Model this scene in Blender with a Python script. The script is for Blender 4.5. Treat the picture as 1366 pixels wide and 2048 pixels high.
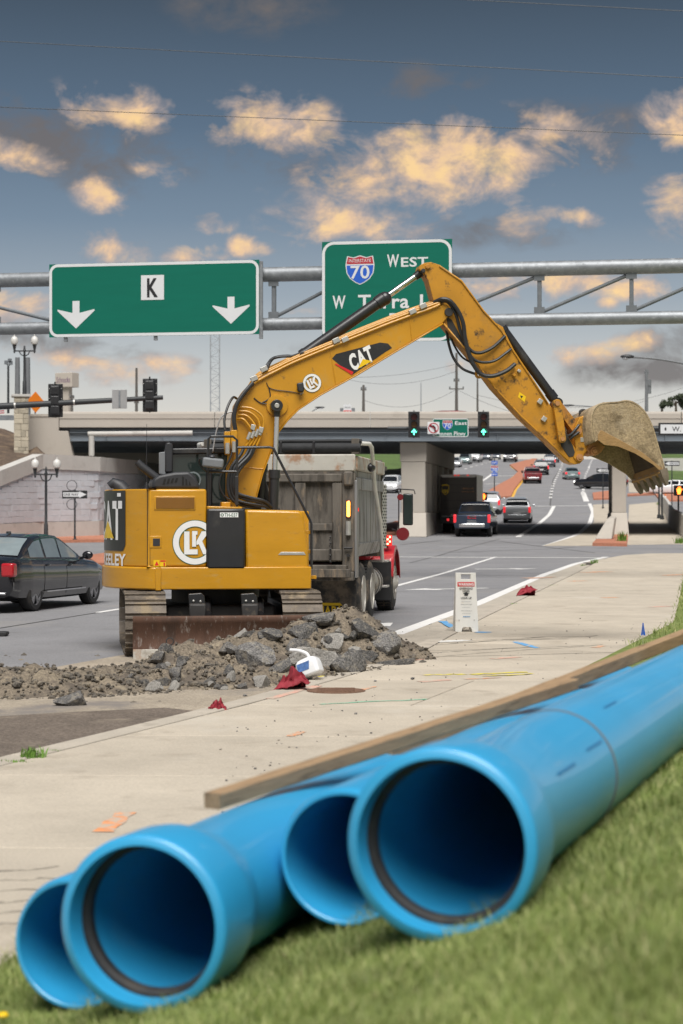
import bpy, bmesh, math, random
import numpy as np
from mathutils import Vector, Matrix, noise
for _o in list(bpy.data.objects): bpy.data.objects.remove(_o)
R = math.radians
S = bpy.context.scene
COL = S.collection
# ------------------------------------------------------------------ camera
F, CX, HY, HC = 3800.0, 683.0, 1024.0, 1.93      # focal length (px of the 1366 wide photo), eye height
cam = bpy.data.cameras.new('camera'); camo = bpy.data.objects.new('camera', cam); COL.objects.link(camo)
cam.sensor_fit = 'HORIZONTAL'; cam.sensor_width = 24; cam.lens = F/1366*24
camo.location = (0, 0, HC); camo.rotation_euler = (R(90), 0, 0)
cam.clip_start = .1; cam.clip_end = 4000
cam.dof.use_dof = True; cam.dof.focus_distance = 27.5; cam.dof.aperture_fstop = 2.9
S.camera = camo
# ------------------------------------------------------------------ world
SUN_EL, SUN_AZ = R(60), R(178)
def build_world():
    w = bpy.data.worlds.new('World'); S.world = w; w.use_nodes = True
    nt = w.node_tree; nd = nt.nodes; lk = nt.links
    for n in list(nd): nd.remove(n)
    out = nd.new('ShaderNodeOutputWorld'); bg = nd.new('ShaderNodeBackground')
    lk.new(bg.outputs[0], out.inputs[0])
    def mth(op, a, b=None, c=None, clamp=False):
        n = nd.new('ShaderNodeMath'); n.operation = op; n.use_clamp = clamp
        for i, v in enumerate((a, b, c)):
            if v is None: continue
            if isinstance(v, (int, float)): n.inputs[i].default_value = v
            else: lk.new(v, n.inputs[i])
        return n.outputs[0]
    def mix(f, a, b, bt='MIX'):
        n = nd.new('ShaderNodeMix'); n.data_type = 'RGBA'; n.blend_type = bt
        for s, v in ((n.inputs[0], f), (n.inputs[6], a), (n.inputs[7], b)):
            if isinstance(v, (int, float)): s.default_value = v
            elif isinstance(v, tuple): s.default_value = v + (1,)
            else: lk.new(v, s)
        return n.outputs[2]
    tc = nd.new('ShaderNodeTexCoord'); sp = nd.new('ShaderNodeSeparateXYZ'); lk.new(tc.outputs['Generated'], sp.inputs[0])
    az = mth('ARCTAN2', sp.outputs[0], sp.outputs[1]); el = mth('ARCSINE', sp.outputs[2])
    # physical sky, then the grey-blue evening veil over it
    sky = nd.new('ShaderNodeTexSky'); sky.sky_type = 'NISHITA'; sky.sun_disc = False
    sky.sun_elevation = SUN_EL; sky.sun_rotation = SUN_AZ; sky.dust_density = 2
    skyc = mix(1.0, sky.outputs[0], (.05, .05, .05), 'MULTIPLY')
    rp = nd.new('ShaderNodeValToRGB'); lk.new(mth('MULTIPLY', el, 1/.4, clamp=True), rp.inputs[0])
    cr = rp.color_ramp
    stops = [(0, (.84, .76, .66)), (.12, (.74, .71, .65)), (.20, (.55, .58, .59)), (.28, (.35, .41, .47)),
             (.38, (.195, .268, .355)), (.5, (.108, .164, .238)), (.66, (.058, .086, .122)), (1, (.05, .074, .108))]
    while len(cr.elements) < len(stops): cr.elements.new(.5)
    for e, (p, c) in zip(cr.elements, stops): e.position = p; e.color = c + (1,)
    base = mix(.9, skyc, rp.outputs[0])
    # clouds: blobs in direction space broken by noise
    cmb = nd.new('ShaderNodeCombineXYZ'); lk.new(az, cmb.inputs[0]); lk.new(mth('MULTIPLY', el, 1.5), cmb.inputs[1])
    cm2 = nd.new('ShaderNodeCombineXYZ'); lk.new(az, cm2.inputs[0]); lk.new(el, cm2.inputs[1])
    def nz(scale, det, rough, seed, dist=0.):
        n = nd.new('ShaderNodeTexNoise'); n.inputs['Scale'].default_value = scale; n.inputs['Detail'].default_value = det
        n.inputs['Roughness'].default_value = rough; n.inputs['Distortion'].default_value = dist
        v = nd.new('ShaderNodeVectorMath'); v.operation = 'ADD'; v.inputs[1].default_value = (seed, seed*.7, seed*.3)
        lk.new(cmb.outputs[0], v.inputs[0]); lk.new(v.outputs[0], n.inputs['Vector']); return n.outputs[0]
    n1 = nz(30, 9, .62, 3.1, .3); n2 = nz(9, 2, .5, 8.7); n3 = nz(46, 5, .6, 5.3)
    def blobs(lst):
        tot = None
        for px, py, rx, ry, amp, rot in lst:
            mp = nd.new('ShaderNodeMapping'); mp.vector_type = 'TEXTURE'; lk.new(cm2.outputs[0], mp.inputs[0])
            mp.inputs['Location'].default_value = ((px-CX)/F, (HY-py)/F, 0); mp.inputs['Rotation'].default_value = (0, 0, R(rot)); mp.inputs['Scale'].default_value = (rx/F, ry/F, 1)
            ln = nd.new('ShaderNodeVectorMath'); ln.operation = 'LENGTH'; lk.new(mp.outputs[0], ln.inputs[0])
            mr = nd.new('ShaderNodeMapRange'); mr.interpolation_type = 'SMOOTHSTEP'; lk.new(ln.outputs['Value'], mr.inputs[0])
            for i_, v_ in enumerate((0, 1.9, amp, 0)): mr.inputs[i_+1].default_value = v_
            g = mr.outputs[0]
            tot = g if tot is None else mth('MAXIMUM', tot, g)
        return tot
    lit = blobs([(245, 240, 130, 48, .9, -10), (560, 268, 150, 62, 1.0, -10), (890, 340, 270, 85, 1.15, 6), (1100, 300, 140, 65, .9, 0),
                 (700, 452, 150, 48, 1.0, 0), (415, 455, 52, 28, .9, 0), (235, 505, 75, 36, 1.0, -15), (385, 512, 70, 28, .9, 5),
                 (495, 498, 50, 22, .95, -8), (1050, 455, 70, 38, .8, 0), (1140, 440, 70, 22, 1.0, -5), (1350, 280, 75, 70, 1.0, 0),
                 (1345, 420, 60, 60, .95, 0), (60, 610, 130, 42, .95, 0), (1050, 570, 190, 32, 1.05, 0), (1280, 580, 90, 36, .85, 0),
                 (1225, 700, 120, 26, 1.05, 8), (180, 735, 170, 38, .95, -6), (345, 732, 75, 22, .9, -5), (205, 400, 60, 36, .85, -20),
                 (320, 350, 55, 32, .75, -15), (240, 5, 40, 18, .8, 0), (960, 735, 90, 18, .7, 0), (1215, 612, 24, 14, .9, 0),
                 (620, 620, 60, 14, .8, 0), (40, 330, 110, 34, .8, -14)])
    drk = blobs([(90, 300, 170, 58, 1.0, -22), (1330, 720, 160, 52, 1.0, 8), (1130, 290, 190, 62, .75, 0), (500, 30, 150, 60, .6, 0),
                 (860, 190, 110, 50, .55, 0), (130, 690, 150, 30, .7, -8), (1000, 470, 160, 40, .5, 0), (270, 290, 150, 60, .55, -20),
                 (620, 330, 200, 60, .5, -10), (640, 700, 150, 20, .3, 0)])
    outside = mth('SMOOTH_MIN', mth('MULTIPLY', mth('SUBTRACT', mth('ABSOLUTE', az), .19), 8.0, clamp=True), 1.0, .1)
    gen = mth('MULTIPLY', mth('MULTIPLY', mth('SUBTRACT', n2, .47), 5.0, clamp=True), outside)
    lit = mth('MAXIMUM', lit, gen)
    def cover(b, th, gain, nn):
        return mth('MULTIPLY', mth('SUBTRACT', mth('MULTIPLY_ADD', nn, 2.7, mth('MULTIPLY', b, .85)), th), gain, clamp=True)
    cl = cover(lit, 1.70, 1.55, n1); cd = cover(drk, 1.45, 1.3, n1)
    gate = mth('MULTIPLY', mth('SUBTRACT', lit, .16), 4.0, clamp=True); cl = mth('MULTIPLY', cl, gate)
    gated = mth('MULTIPLY', mth('SUBTRACT', drk, .14), 4.0, clamp=True); cd = mth('MULTIPLY', cd, gated)
    c1 = mix(mth('MULTIPLY', cd, .85), base, (.165, .15, .148))
    wr = nd.new('ShaderNodeValToRGB'); lk.new(mth('ADD', mth('MULTIPLY_ADD', lit, .62, mth('MULTIPLY', mth('SUBTRACT', n3, .5), 1.5)), mth('MULTIPLY', mth('SUBTRACT', n1, .5), 1.1), clamp=True), wr.inputs[0])
    we = wr.color_ramp; we.elements[0].position = .1; we.elements[0].color = (.30, .28, .29, 1); we.elements[1].position = .85; we.elements[1].color = (1.0, .69, .34, 1)
    e_ = we.elements.new(.38); e_.color = (.56, .44, .38, 1); e_ = we.elements.new(.6); e_.color = (.84, .58, .37, 1)
    warm = wr.outputs[0]
    c2 = mix(mth('MULTIPLY', cl, .93), c1, warm)
    lk.new(c2, bg.inputs[0]); bg.inputs[1].default_value = .31
build_world()
# ------------------------------------------------------------------ soft daylight through the cloud
sl = bpy.data.lights.new('sun', 'SUN'); sl.energy = 1.5; sl.angle = R(42); sl.color = (1, .97, .93)
so = bpy.data.objects.new('sun', sl); COL.objects.link(so)
so.rotation_euler = (R(90)-SUN_EL, 0, R(180)-SUN_AZ)
S.view_settings.view_transform = 'Standard'; S.view_settings.look = 'None'
S.view_settings.exposure = 1.72; S.view_settings.gamma = 1; S.view_settings.use_curve_mapping = False
# ------------------------------------------------------------------ helpers
random.seed(7)
V = Vector
GZ = [(-50, 0), (60, 0), (80, .12), (103, .5), (131, 1.1), (150, 1.8), (180, 3.2), (217, 5.0), (240, 6.1), (290, 8.9), (330, 10.8), (370, 12.2), (420, 13.6), (520, 15), (2500, 15.5)]
def lin(tab, x):
    if x <= tab[0][0]: return tab[0][1]
    for (a, b), (c, d) in zip(tab, tab[1:]):
        if x <= c: return b+(d-b)*(x-a)/(c-a)
    return tab[-1][1]
def gz(Y): return lin(GZ, Y)
def at(px, py, Y): return V(((px-CX)*Y/F, Y, HC-(py-HY)*Y/F))
def gp(px, py, dz=0.):                       # the ground point seen at a place of the photo
    Y = 3.
    while Y < 600:
        if HC-(py-HY)*Y/F <= gz(Y)+dz: break
        Y *= 1.004
    lo, hi = Y/1.004, Y
    for _ in range(20):
        m = (lo+hi)/2
        if HC-(py-HY)*m/F <= gz(m)+dz: hi = m
        else: lo = m
    return V(((px-CX)*hi/F, hi, gz(hi)+dz))
class Plane:                                  # a thing's own upright frame: x along its face, y into depth
    def __init__(s, C, th):
        s.C = V(C); s.th = th; s.c, s.s = math.cos(th), math.sin(th)
    def __call__(s, px, py, y=0.):
        a, b = (px-CX)/F, -(py-HY)/F
        t = (y - s.C.x*s.s + s.C.y*s.c)/(s.c - a*s.s)
        dx, dy = t*a-s.C.x, t-s.C.y
        return V((dx*s.c+dy*s.s, y, HC+t*b-s.C.z))
class MB:
    def __init__(s): s.v = []; s.f = []; s.m = []
    def add(s, vs, fs, mi=0):
        o = len(s.v); s.v += [tuple(v) for v in vs]; s.f += [tuple(i+o for i in f) for f in fs]; s.m += [mi]*len(fs); return s
    def box(s, c, d, rot=None, mi=0):
        c = V(c); h = V(d)/2
        vs = [V((x*h.x, y*h.y, z*h.z)) for x in (-1, 1) for y in (-1, 1) for z in (-1, 1)]
        if rot is not None: vs = [rot @ v for v in vs]
        return s.add([c+v for v in vs], [(0, 1, 3, 2), (4, 6, 7, 5), (0, 4, 5, 1), (2, 3, 7, 6), (0, 2, 6, 4), (1, 5, 7, 3)], mi)
    def bb(s, lo, hi, mi=0):
        return s.box([(a+b)/2 for a, b in zip(lo, hi)], [abs(b-a) for a, b in zip(lo, hi)], None, mi)
    def bar(s, p0, p1, w, h, mi=0):           # box beam between two points
        p0, p1 = V(p0), V(p1); d = p1-p0
        q = d.to_track_quat('X', 'Z').to_matrix()
        return s.box((p0+p1)/2, (d.length, w, h), q, mi)
    def cyl(s, p0, p1, r0, r1=None, n=16, cap=True, mi=0):
        return s.tube([p0, p1], r0, n, cap, mi, [r0, r0 if r1 is None else r1])
    def tube(s, pts, r, n=8, cap=True, mi=0, rs=None):
        pts = [V(p) for p in pts]; k = len(pts); rs = rs or [r]*k
        T = [(pts[min(i+1, k-1)]-pts[max(i-1, 0)]).normalized() for i in range(k)]
        u = T[0].orthogonal().normalized(); vs = []; fs = []
        for i in range(k):
            u = (u-T[i]*u.dot(T[i])).normalized(); w = T[i].cross(u)
            for j in range(n):
                a = 2*math.pi*j/n; vs.append(pts[i]+(u*math.cos(a)+w*math.sin(a))*rs[i])
        for i in range(k-1):
            for j in range(n):
                fs.append((i*n+j, i*n+(j+1) % n, (i+1)*n+(j+1) % n, (i+1)*n+j))
        if cap: fs += [tuple(range(n-1, -1, -1)), tuple(range((k-1)*n, k*n))]
        return s.add(vs, fs, mi)
    def lathe(s, prof, o, ax, n=24, mi=0, close=False):   # prof: (t along axis, radius)
        o = V(o); ax = V(ax).normalized(); u = ax.orthogonal().normalized(); w = ax.cross(u); vs = []; fs = []
        for t, r in prof:
            for j in range(n):
                a = 2*math.pi*j/n; vs.append(o+ax*t+(u*math.cos(a)+w*math.sin(a))*r)
        k = len(prof); rng = k if close else k-1
        for i in range(rng):
            i2 = (i+1) % k
            for j in range(n): fs.append((i*n+j, i*n+(j+1) % n, i2*n+(j+1) % n, i2*n+j))
        if not close: fs += [tuple(range(n-1, -1, -1)), tuple(range((k-1)*n, k*n))]
        return s.add(vs, fs, mi)
    def prism(s, front, back, mi=0):          # two matching outlines
        n = len(front); fs = [tuple(range(n)), tuple(range(2*n-1, n-1, -1))]
        fs += [(i, i+n, (i+1) % n+n, (i+1) % n) for i in range(n)]
        return s.add(list(front)+list(back), fs, mi)
    def ext(s, poly, d, mi=0):
        d = V(d); return s.prism([V(p) for p in poly], [V(p)+d for p in poly], mi)
    def grid(s, rows, mi=0, wrap=False):
        n = len(rows[0]); vs = [p for r in rows for p in r]; fs = []
        for i in range(len(rows)-1):
            for j in range(n if wrap else n-1):
                fs.append((i*n+j, i*n+(j+1) % n, (i+1)*n+(j+1) % n, (i+1)*n+j))
        return s.add(vs, fs, mi)
    def ball(s, c, r, n=12, m=8, mi=0):
        c = V(c); r = V(r) if hasattr(r, '__len__') else V((r, r, r)); rows = []
        for i in range(m+1):
            t = math.pi*i/m
            rows.append([c+V((r.x*math.sin(t)*math.cos(2*math.pi*j/n), r.y*math.sin(t)*math.sin(2*math.pi*j/n), r.z*math.cos(t))) for j in range(n)])
        return s.grid(rows, mi, True)
    def text(s, body, o, xa, za, h, w=None, bold=0., mi=0, align='C', fn=None, lift=.0):
        vs, fs = text_mesh(body, bold)
        xs = [v[0] for v in vs]; x0, x1 = min(xs), max(xs); k = h/.7
        kx = (w/(x1-x0)) if w else k*.82
        o, xa, za = V(o), V(xa).normalized(), V(za).normalized()
        x00 = (x0+x1)/2 if align == 'C' else (x0 if align == 'L' else x1)
        P = [o+xa*((v[0]-x00)*kx)+za*((v[1]-.35)*k) for v in vs]
        if fn: P = [fn(p) for p in P]
        return s.add(P, fs, mi)
    def build(s, name, mat, parent=None, ang=35, bevel=0., seg=2, recalc=True):
        me = bpy.data.meshes.new(name); me.from_pydata([tuple(v) for v in s.v], [], s.f)
        mats = mat if isinstance(mat, (list, tuple)) else [mat]
        for m in mats: me.materials.append(MT[m] if isinstance(m, str) else m)
        if len(mats) > 1: me.polygons.foreach_set('material_index', s.m)
        if recalc:
            bm = bmesh.new(); bm.from_mesh(me); bmesh.ops.recalc_face_normals(bm, faces=bm.faces); bm.to_mesh(me); bm.free()
        if ang: me.polygons.foreach_set('use_smooth', [True]*len(me.polygons)); me.set_sharp_from_angle(angle=R(ang))
        me.update()
        o = bpy.data.objects.new(name, me); COL.objects.link(o)
        if parent: o.parent = parent
        if bevel:
            b = o.modifiers.new('bevel', 'BEVEL'); b.width = bevel; b.segments = seg; b.limit_method = 'ANGLE'; b.angle_limit = R(40); b.harden_normals = False
        return o
_tc = {}
def text_mesh(body, bold=0.):
    k = (body, bold)
    if k not in _tc:
        cu = bpy.data.curves.new('t', 'FONT'); cu.body = body; cu.offset = bold; cu.resolution_u = 3; cu.size = 1; cu.space_character = 1+bold*3
        o = bpy.data.objects.new('t', cu); COL.objects.link(o)
        dg = bpy.context.evaluated_depsgraph_get(); me = bpy.data.meshes.new_from_object(o.evaluated_get(dg))
        _tc[k] = ([tuple(v.co) for v in me.vertices], [tuple(p.vertices) for p in me.polygons])
        bpy.data.objects.remove(o); bpy.data.curves.remove(cu); bpy.data.meshes.remove(me)
    return _tc[k]
def tag(o, label=None, cat=None, group=None, kind=None):
    if label: o['label'] = label
    if cat: o['category'] = cat
    if group: o['group'] = group
    if kind: o['kind'] = kind
    return o
def thing(name, label, cat, loc=(0, 0, 0), rotz=0., group=None):
    o = bpy.data.objects.new(name, None); COL.objects.link(o); o.empty_display_size = .2
    o.location = loc; o.rotation_euler = (0, 0, rotz); return tag(o, label, cat, group)
def inst(src, name, parent, loc=(0, 0, 0), rot=(0, 0, 0), scale=None):
    o = src.copy(); o.name = name; COL.objects.link(o); o.parent = parent; o.location = loc; o.rotation_euler = rot
    if scale: o.scale = scale
    return o
# ------------------------------------------------------------------ materials
MT = {}
def pm(name, col, rough=.6, metal=0., var=.15, vs=3., dirt=None, dirt2=None, bump=0., bs=40., coat=0., spec=.5, emit=None, es=1., speck=None, wave=None, coords='Object', stretch=None, rnd=.0, trans=0.):
    m = bpy.data.materials.new(name); MT[name] = m; m.use_nodes = True
    nt = m.node_tree; nd = nt.nodes; lk = nt.links; b = nd['Principled BSDF']
    b.inputs['Roughness'].default_value = rough; b.inputs['Metallic'].default_value = metal
    b.inputs['Coat Weight'].default_value = coat; b.inputs['Coat Roughness'].default_value = .05
    b.inputs['Specular IOR Level'].default_value = spec
    if trans: b.inputs['Transmission Weight'].default_value = trans
    if emit: b.inputs['Emission Color'].default_value = emit+(1,); b.inputs['Emission Strength'].default_value = es
    tc = nd.new('ShaderNodeTexCoord'); oi = nd.new('ShaderNodeObjectInfo')
    ad = nd.new('ShaderNodeVectorMath'); ad.operation = 'MULTIPLY_ADD'
    cb = nd.new('ShaderNodeCombineXYZ')
    for i in range(3): lk.new(oi.outputs['Random'], cb.inputs[i])
    lk.new(cb.outputs[0], ad.inputs[0]); ad.inputs[1].default_value = (37, 91, 53)
    src = tc.outputs[coords]
    if stretch:
        mu = nd.new('ShaderNodeVectorMath'); mu.operation = 'MULTIPLY'; mu.inputs[1].default_value = stretch; lk.new(src, mu.inputs[0]); src = mu.outputs[0]
    lk.new(src, ad.inputs[2]); vec = ad.outputs[0]
    def nz(scale, det=5, rg=.6):
        n = nd.new('ShaderNodeTexNoise'); n.inputs['Scale'].default_value = scale; n.inputs['Detail'].default_value = det; n.inputs['Roughness'].default_value = rg
        lk.new(vec, n.inputs['Vector']); return n.outputs[0]
    def mr(v, a, b_, c, d):
        n = nd.new('ShaderNodeMapRange'); lk.new(v, n.inputs[0])
        for i, x in enumerate((a, b_, c, d)): n.inputs[i+1].default_value = x
        return n.outputs[0]
    def mix(f, a, b_, bt='MIX'):
        n = nd.new('ShaderNodeMix'); n.data_type = 'RGBA'; n.blend_type = bt
        for s, v in ((n.inputs[0], f), (n.inputs[6], a), (n.inputs[7], b_)):
            if isinstance(v, (int, float)): s.default_value = v
            elif isinstance(v, tuple): s.default_value = v+(1,)
            else: lk.new(v, s)
        return n.outputs[2]
    def gray(v):
        n = nd.new('ShaderNodeCombineColor'); [lk.new(v, n.inputs[i]) for i in range(3)]; return n.outputs[0]
    c = col
    if var: c = mix(1., c, gray(mr(nz(vs), .25, .75, 1-var, 1+var)), 'MULTIPLY')
    if rnd: c = mix(1., c, gray(mr(oi.outputs['Random'], 0, 1, 1-rnd, 1+rnd)), 'MULTIPLY')
    if speck:                                  # fine aggregate: (scale, amount)
        c = mix(1., c, gray(mr(nz(speck[0], 2, .7), .3, .7, 1-speck[1], 1+speck[1])), 'MULTIPLY')
    for dd in (dirt, dirt2):
        if dd:                                 # (colour, amount, scale, threshold)
            dc, amt, sc, th = dd; f = mr(nz(sc, 8, .65), th, th+.12, 0, amt); c = mix(f, c, dc)
            if dd is dirt:
                r = mr(f, 0, 1, rough, .9); lk.new(r, b.inputs['Roughness'])
    if isinstance(c, tuple): b.inputs['Base Color'].default_value = c+(1,)
    else: lk.new(c, b.inputs['Base Color'])
    if bump:
        bn = nd.new('ShaderNodeBump'); bn.inputs['Strength'].default_value = bump; bn.inputs['Distance'].default_value = .02
        lk.new(nz(bs, 6, .6), bn.inputs['Height']); lk.new(bn.outputs[0], b.inputs['Normal'])
    return m
pm('asphalt', (.225, .223, .23), .9, var=.13, vs=.35, speck=(55, .28), dirt=((.13, .128, .13), .55, .55, .56), dirt2=((.28, .265, .25), .6, .25, .54), bump=.5, bs=90)
pm('asphalt_dark', (.09, .088, .088), .9, var=.2, vs=2, speck=(60, .4), bump=.5, bs=70)
pm('concrete', (.47, .415, .335), .88, var=.13, vs=1.1, speck=(60, .13), dirt=((.28, .235, .18), .55, 1.4, .565), dirt2=((.56, .52, .45), .5, .6, .58), bump=.15, bs=60, rnd=.06)
pm('concrete_kerb', (.43, .385, .32), .9, var=.14, vs=2, speck=(80, .14), dirt=((.2, .17, .13), .6, 2.5, .58), bump=.2, bs=50)
pm('bridge_concrete', (.44, .40, .35), .85, var=.07, vs=.5, speck=(20, .04), dirt=((.33, .29, .25), .5, .5, .58), bump=.1, bs=20)
pm('pier_concrete', (.42, .385, .335), .85, var=.08, vs=.6, dirt=((.28, .25, .22), .5, .7, .6), bump=.1, bs=14)
pm('steel_girder', (.20, .23, .26), .6, var=.08, vs=.7, dirt=((.14, .15, .16), .4, .8, .58))
pm('deck_steel', (.14, .15, .17), .8, var=.15, vs=1)
pm('wall_block', (.545, .575, .615), .85, var=.08, vs=2.2, dirt=((.45, .44, .43), .5, 1.3, .57), bump=.5, bs=14, rnd=.035)
pm('wall_cap', (.50, .485, .455), .85, var=.08, vs=1, dirt=((.3, .28, .25), .5, .9, .58), bump=.2, bs=30)
pm('stone', (.46, .41, .32), .85, var=.16, vs=4, bump=.6, bs=12, rnd=.28)
pm('mulch', (.10, .07, .05), .95, var=.3, vs=3, dirt=((.22, .155, .095), .8, 1.1, .52), speck=(14, .5), bump=.9, bs=10)
pm('brick_paving', (.43, .175, .105), .85, var=.14, vs=2, speck=(9, .15), dirt=((.3, .15, .1), .5, 1, .56))
pm('white_line', (.72, .71, .69), .75, var=.08, vs=4, dirt=((.34, .33, .33), .8, 5, .60), bump=.1)
pm('yellow_line', (.70, .40, .06), .75, var=.1, vs=4, dirt=((.34, .3, .25), .7, 5, .60))
pm('soil', (.19, .156, .115), .95, var=.3, vs=2.2, speck=(40, .55), dirt=((.10, .082, .065), .9, 2.2, .49), dirt2=((.36, .30, .21), .8, 3, .56), bump=1., bs=24)
pm('gravel', (.17, .15, .125), .95, var=.3, vs=8, speck=(60, .45), bump=.8, bs=40, rnd=.45, dirt=((.30, .25, .18), .8, 4, .5))
pm('chunk', (.125, .12, .115), .95, var=.25, vs=3, speck=(13, .8), dirt=((.28, .25, .20), .85, 3, .52), bump=1., bs=9, rnd=.35)
pm('chunk_pale', (.30, .285, .26), .92, var=.2, vs=3, speck=(13, .45), dirt=((.15, .135, .12), .7, 3, .55), bump=.8, bs=8)
pm('milled', (.155, .125, .10), .95, var=.25, vs=1.3, speck=(38, .5), dirt=((.30, .25, .19), .75, 1.2, .56), bump=.8, bs=45)
pm('dust', (.34, .29, .225), .95, var=.2, vs=1.2, speck=(40, .3), dirt=((.20, .18, .165), .9, .9, .52), bump=.6, bs=40)
pm('lawn', (.16, .20, .05), .95, var=.35, vs=4, bump=.6, bs=30)
pm('far_grass', (.085, .135, .035), .95, var=.25, vs=.5, speck=(5, .3))
pm('weed', (.13, .25, .035), .7, var=.3, vs=20)
pm('yellow_paint', (.53, .255, .008), .34, var=.08, vs=2, dirt=((.42, .27, .08), .55, 4, .57), dirt2=((.30, .14, .02), .5, 7, .60), stretch=(1, 1, 3.5), coat=.25)
pm('yellow_boom', (.53, .252, .010), .4, var=.08, vs=2, dirt=((.055, .04, .025), .9, 7, .62), dirt2=((.42, .27, .08), .5, 2, .58), coat=.15)
pm('yellow_worn', (.49, .225, .014), .5, var=.14, vs=2.4, dirt=((.045, .032, .02), .95, 7, .545), dirt2=((.30, .16, .04), .6, 2.3, .56))
pm('link_worn', (.46, .20, .02), .6, var=.2, vs=4, dirt=((.04, .03, .02), .95, 5, .52), dirt2=((.28, .13, .05), .7, 3, .55))
pm('bucket_mud', (.33, .25, .15), .95, var=.22, vs=2.4, speck=(36, .3), dirt=((.12, .085, .045), .9, 2.6, .52), dirt2=((.43, .35, .24), .8, 1.6, .54), bump=.55, bs=26)
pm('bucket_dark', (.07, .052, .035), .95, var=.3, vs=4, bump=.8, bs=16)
pm('bucket_lip', (.33, .20, .08), .8, var=.25, vs=3, dirt=((.17, .11, .055), .8, 3, .54), bump=.5, bs=20)
pm('ear_rust', (.42, .20, .07), .7, var=.2, vs=4, dirt=((.2, .09, .04), .8, 3.5, .56))
pm('tooth', (.20, .16, .12), .7, metal=.2, var=.3, vs=8)
pm('black_paint', (.018, .018, .02), .4, var=.2, vs=3, dirt=((.08, .075, .065), .35, 2, .58), coat=.2)
pm('black_plastic', (.028, .029, .033), .5, var=.15, vs=4)
pm('rubber', (.022, .022, .023), .7, var=.25, vs=6, dirt=((.10, .085, .065), .45, 3.5, .58), bump=.2, bs=60)
pm('tyre_muddy', (.035, .034, .033), .85, var=.2, vs=5, dirt=((.21, .165, .12), .8, 2.3, .46))
pm('hose', (.022, .023, .025), .45, var=.2, vs=10)
pm('chrome', (.62, .63, .65), .16, metal=1., var=.08, vs=6)
pm('steel_pale', (.50, .49, .46), .45, metal=.6, var=.15, vs=8)
pm('galvanised', (.25, .265, .28), .5, metal=.5, var=.25, vs=5, dirt=((.46, .48, .5), .6, 9, .55), dirt2=((.14, .15, .16), .6, 2.5, .56))
pm('galv_dark', (.17, .185, .20), .55, metal=.4, var=.15, vs=5)
pm('sign_green', (.0, .132, .088), .7, spec=.25, var=.05, vs=.8, stretch=(1, 1, 8))
pm('sign_white', (.66, .67, .68), .5, var=.04, vs=2)
pm('sign_black', (.014, .014, .016), .5, var=.0)
pm('sign_blue', (.012, .10, .52), .5, var=.03)
pm('sign_red', (.42, .015, .03), .5, var=.03)
pm('sign_orange', (.85, .22, .01), .5, var=.04)
pm('sign_back', (.36, .36, .36), .5, metal=.3, var=.1, vs=3)
pm('decal_white', (.78, .78, .77), .45, var=.04)
pm('decal_red', (.62, .02, .02), .4, var=.03)
pm('decal_yellow', (.80, .52, .01), .4, var=.03)
pm('decal_green', (.03, .12, .06), .5, var=.0)
pm('track_steel', (.15, .125, .10), .65, metal=.3, var=.3, vs=5, dirt=((.33, .26, .17), .8, 3, .52), dirt2=((.05, .045, .04), .7, 4, .56), bump=.5, bs=30)
pm('undercarriage', (.03, .028, .027), .6, var=.3, vs=4, dirt=((.20, .16, .11), .6, 3, .60))
pm('blade_rust', (.105, .055, .036), .75, metal=.2, var=.35, vs=2, dirt=((.34, .30, .27), .8, 6, .57), dirt2=((.06, .038, .028), .75, 1.6, .54), stretch=(2.5, 1, .8), bump=.25, bs=30)
pm('cab_glass', (.02, .03, .028), .06, var=.3, vs=1.5, spec=.6)
pm('tinted_window', (.20, .088, .012), .2, var=.1)
pm('truck_bed', (.125, .11, .092), .75, metal=.1, var=.3, vs=2.5, dirt=((.055, .048, .04), .85, 2.2, .50), dirt2=((.27, .205, .14), .8, 3, .55), stretch=(3, 3, .6), bump=.2, bs=18)
pm('bed_steel', (.25, .25, .25), .5, metal=.45, var=.3, vs=3, dirt=((.10, .09, .08), .85, 2.2, .51), dirt2=((.36, .26, .17), .7, 3.2, .57), stretch=(2.4, 2.4, .4))
pm('bed_rail', (.46, .44, .39), .7, var=.12, vs=2, dirt=((.33, .17, .085), .85, 2.4, .52), dirt2=((.2, .16, .12), .7, 5, .57))
pm('tarp', (.02, .021, .023), .75, var=.3, vs=5, bump=.5, bs=12)
pm('red_paint', (.50, .02, .03), .35, var=.08, vs=3, dirt=((.35, .15, .12), .4, 3, .58), coat=.4)
pm('rim_dusty', (.46, .44, .40), .5, metal=.4, var=.25, vs=6, dirt=((.22, .165, .11), .8, 4, .52))
pm('tank_dusty', (.42, .40, .36), .5, metal=.5, var=.2, vs=4, dirt=((.25, .2, .15), .7, 3, .5))
pm('lamp_red', (.5, .01, .01), .3, var=0, emit=(1, .03, .02), es=.3)
pm('lamp_amber', (.9, .3, .02), .3, var=0, emit=(1, .35, .05), es=2.2)
pm('lamp_strobe', (.9, .5, .4), .3, var=0, emit=(1, .45, .25), es=1.2)
pm('lamp_green', (.05, .8, .45), .3, var=0, emit=(.10, 1, .55), es=1.6)
pm('lamp_hand', (1, .2, .03), .3, var=0, emit=(1, .16, .02), es=2.)
pm('lens_red', (.09, .012, .01), .3, var=0)
pm('lens_amber', (.12, .05, .008), .3, var=0)
pm('tail_red', (.42, .012, .02), .15, var=.1, vs=20, coat=.6)
pm('brake_red', (.6, .02, .03), .2, var=0, emit=(1, .04, .05), es=.22)
pm('head_white', (.8, .82, .85), .2, var=0, emit=(1, .97, .9), es=1.6)
pm('head_off', (.5, .52, .55), .12, var=.1, coat=.5)
pm('glass_dark', (.012, .014, .016), .04, var=0, spec=.7)
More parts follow.
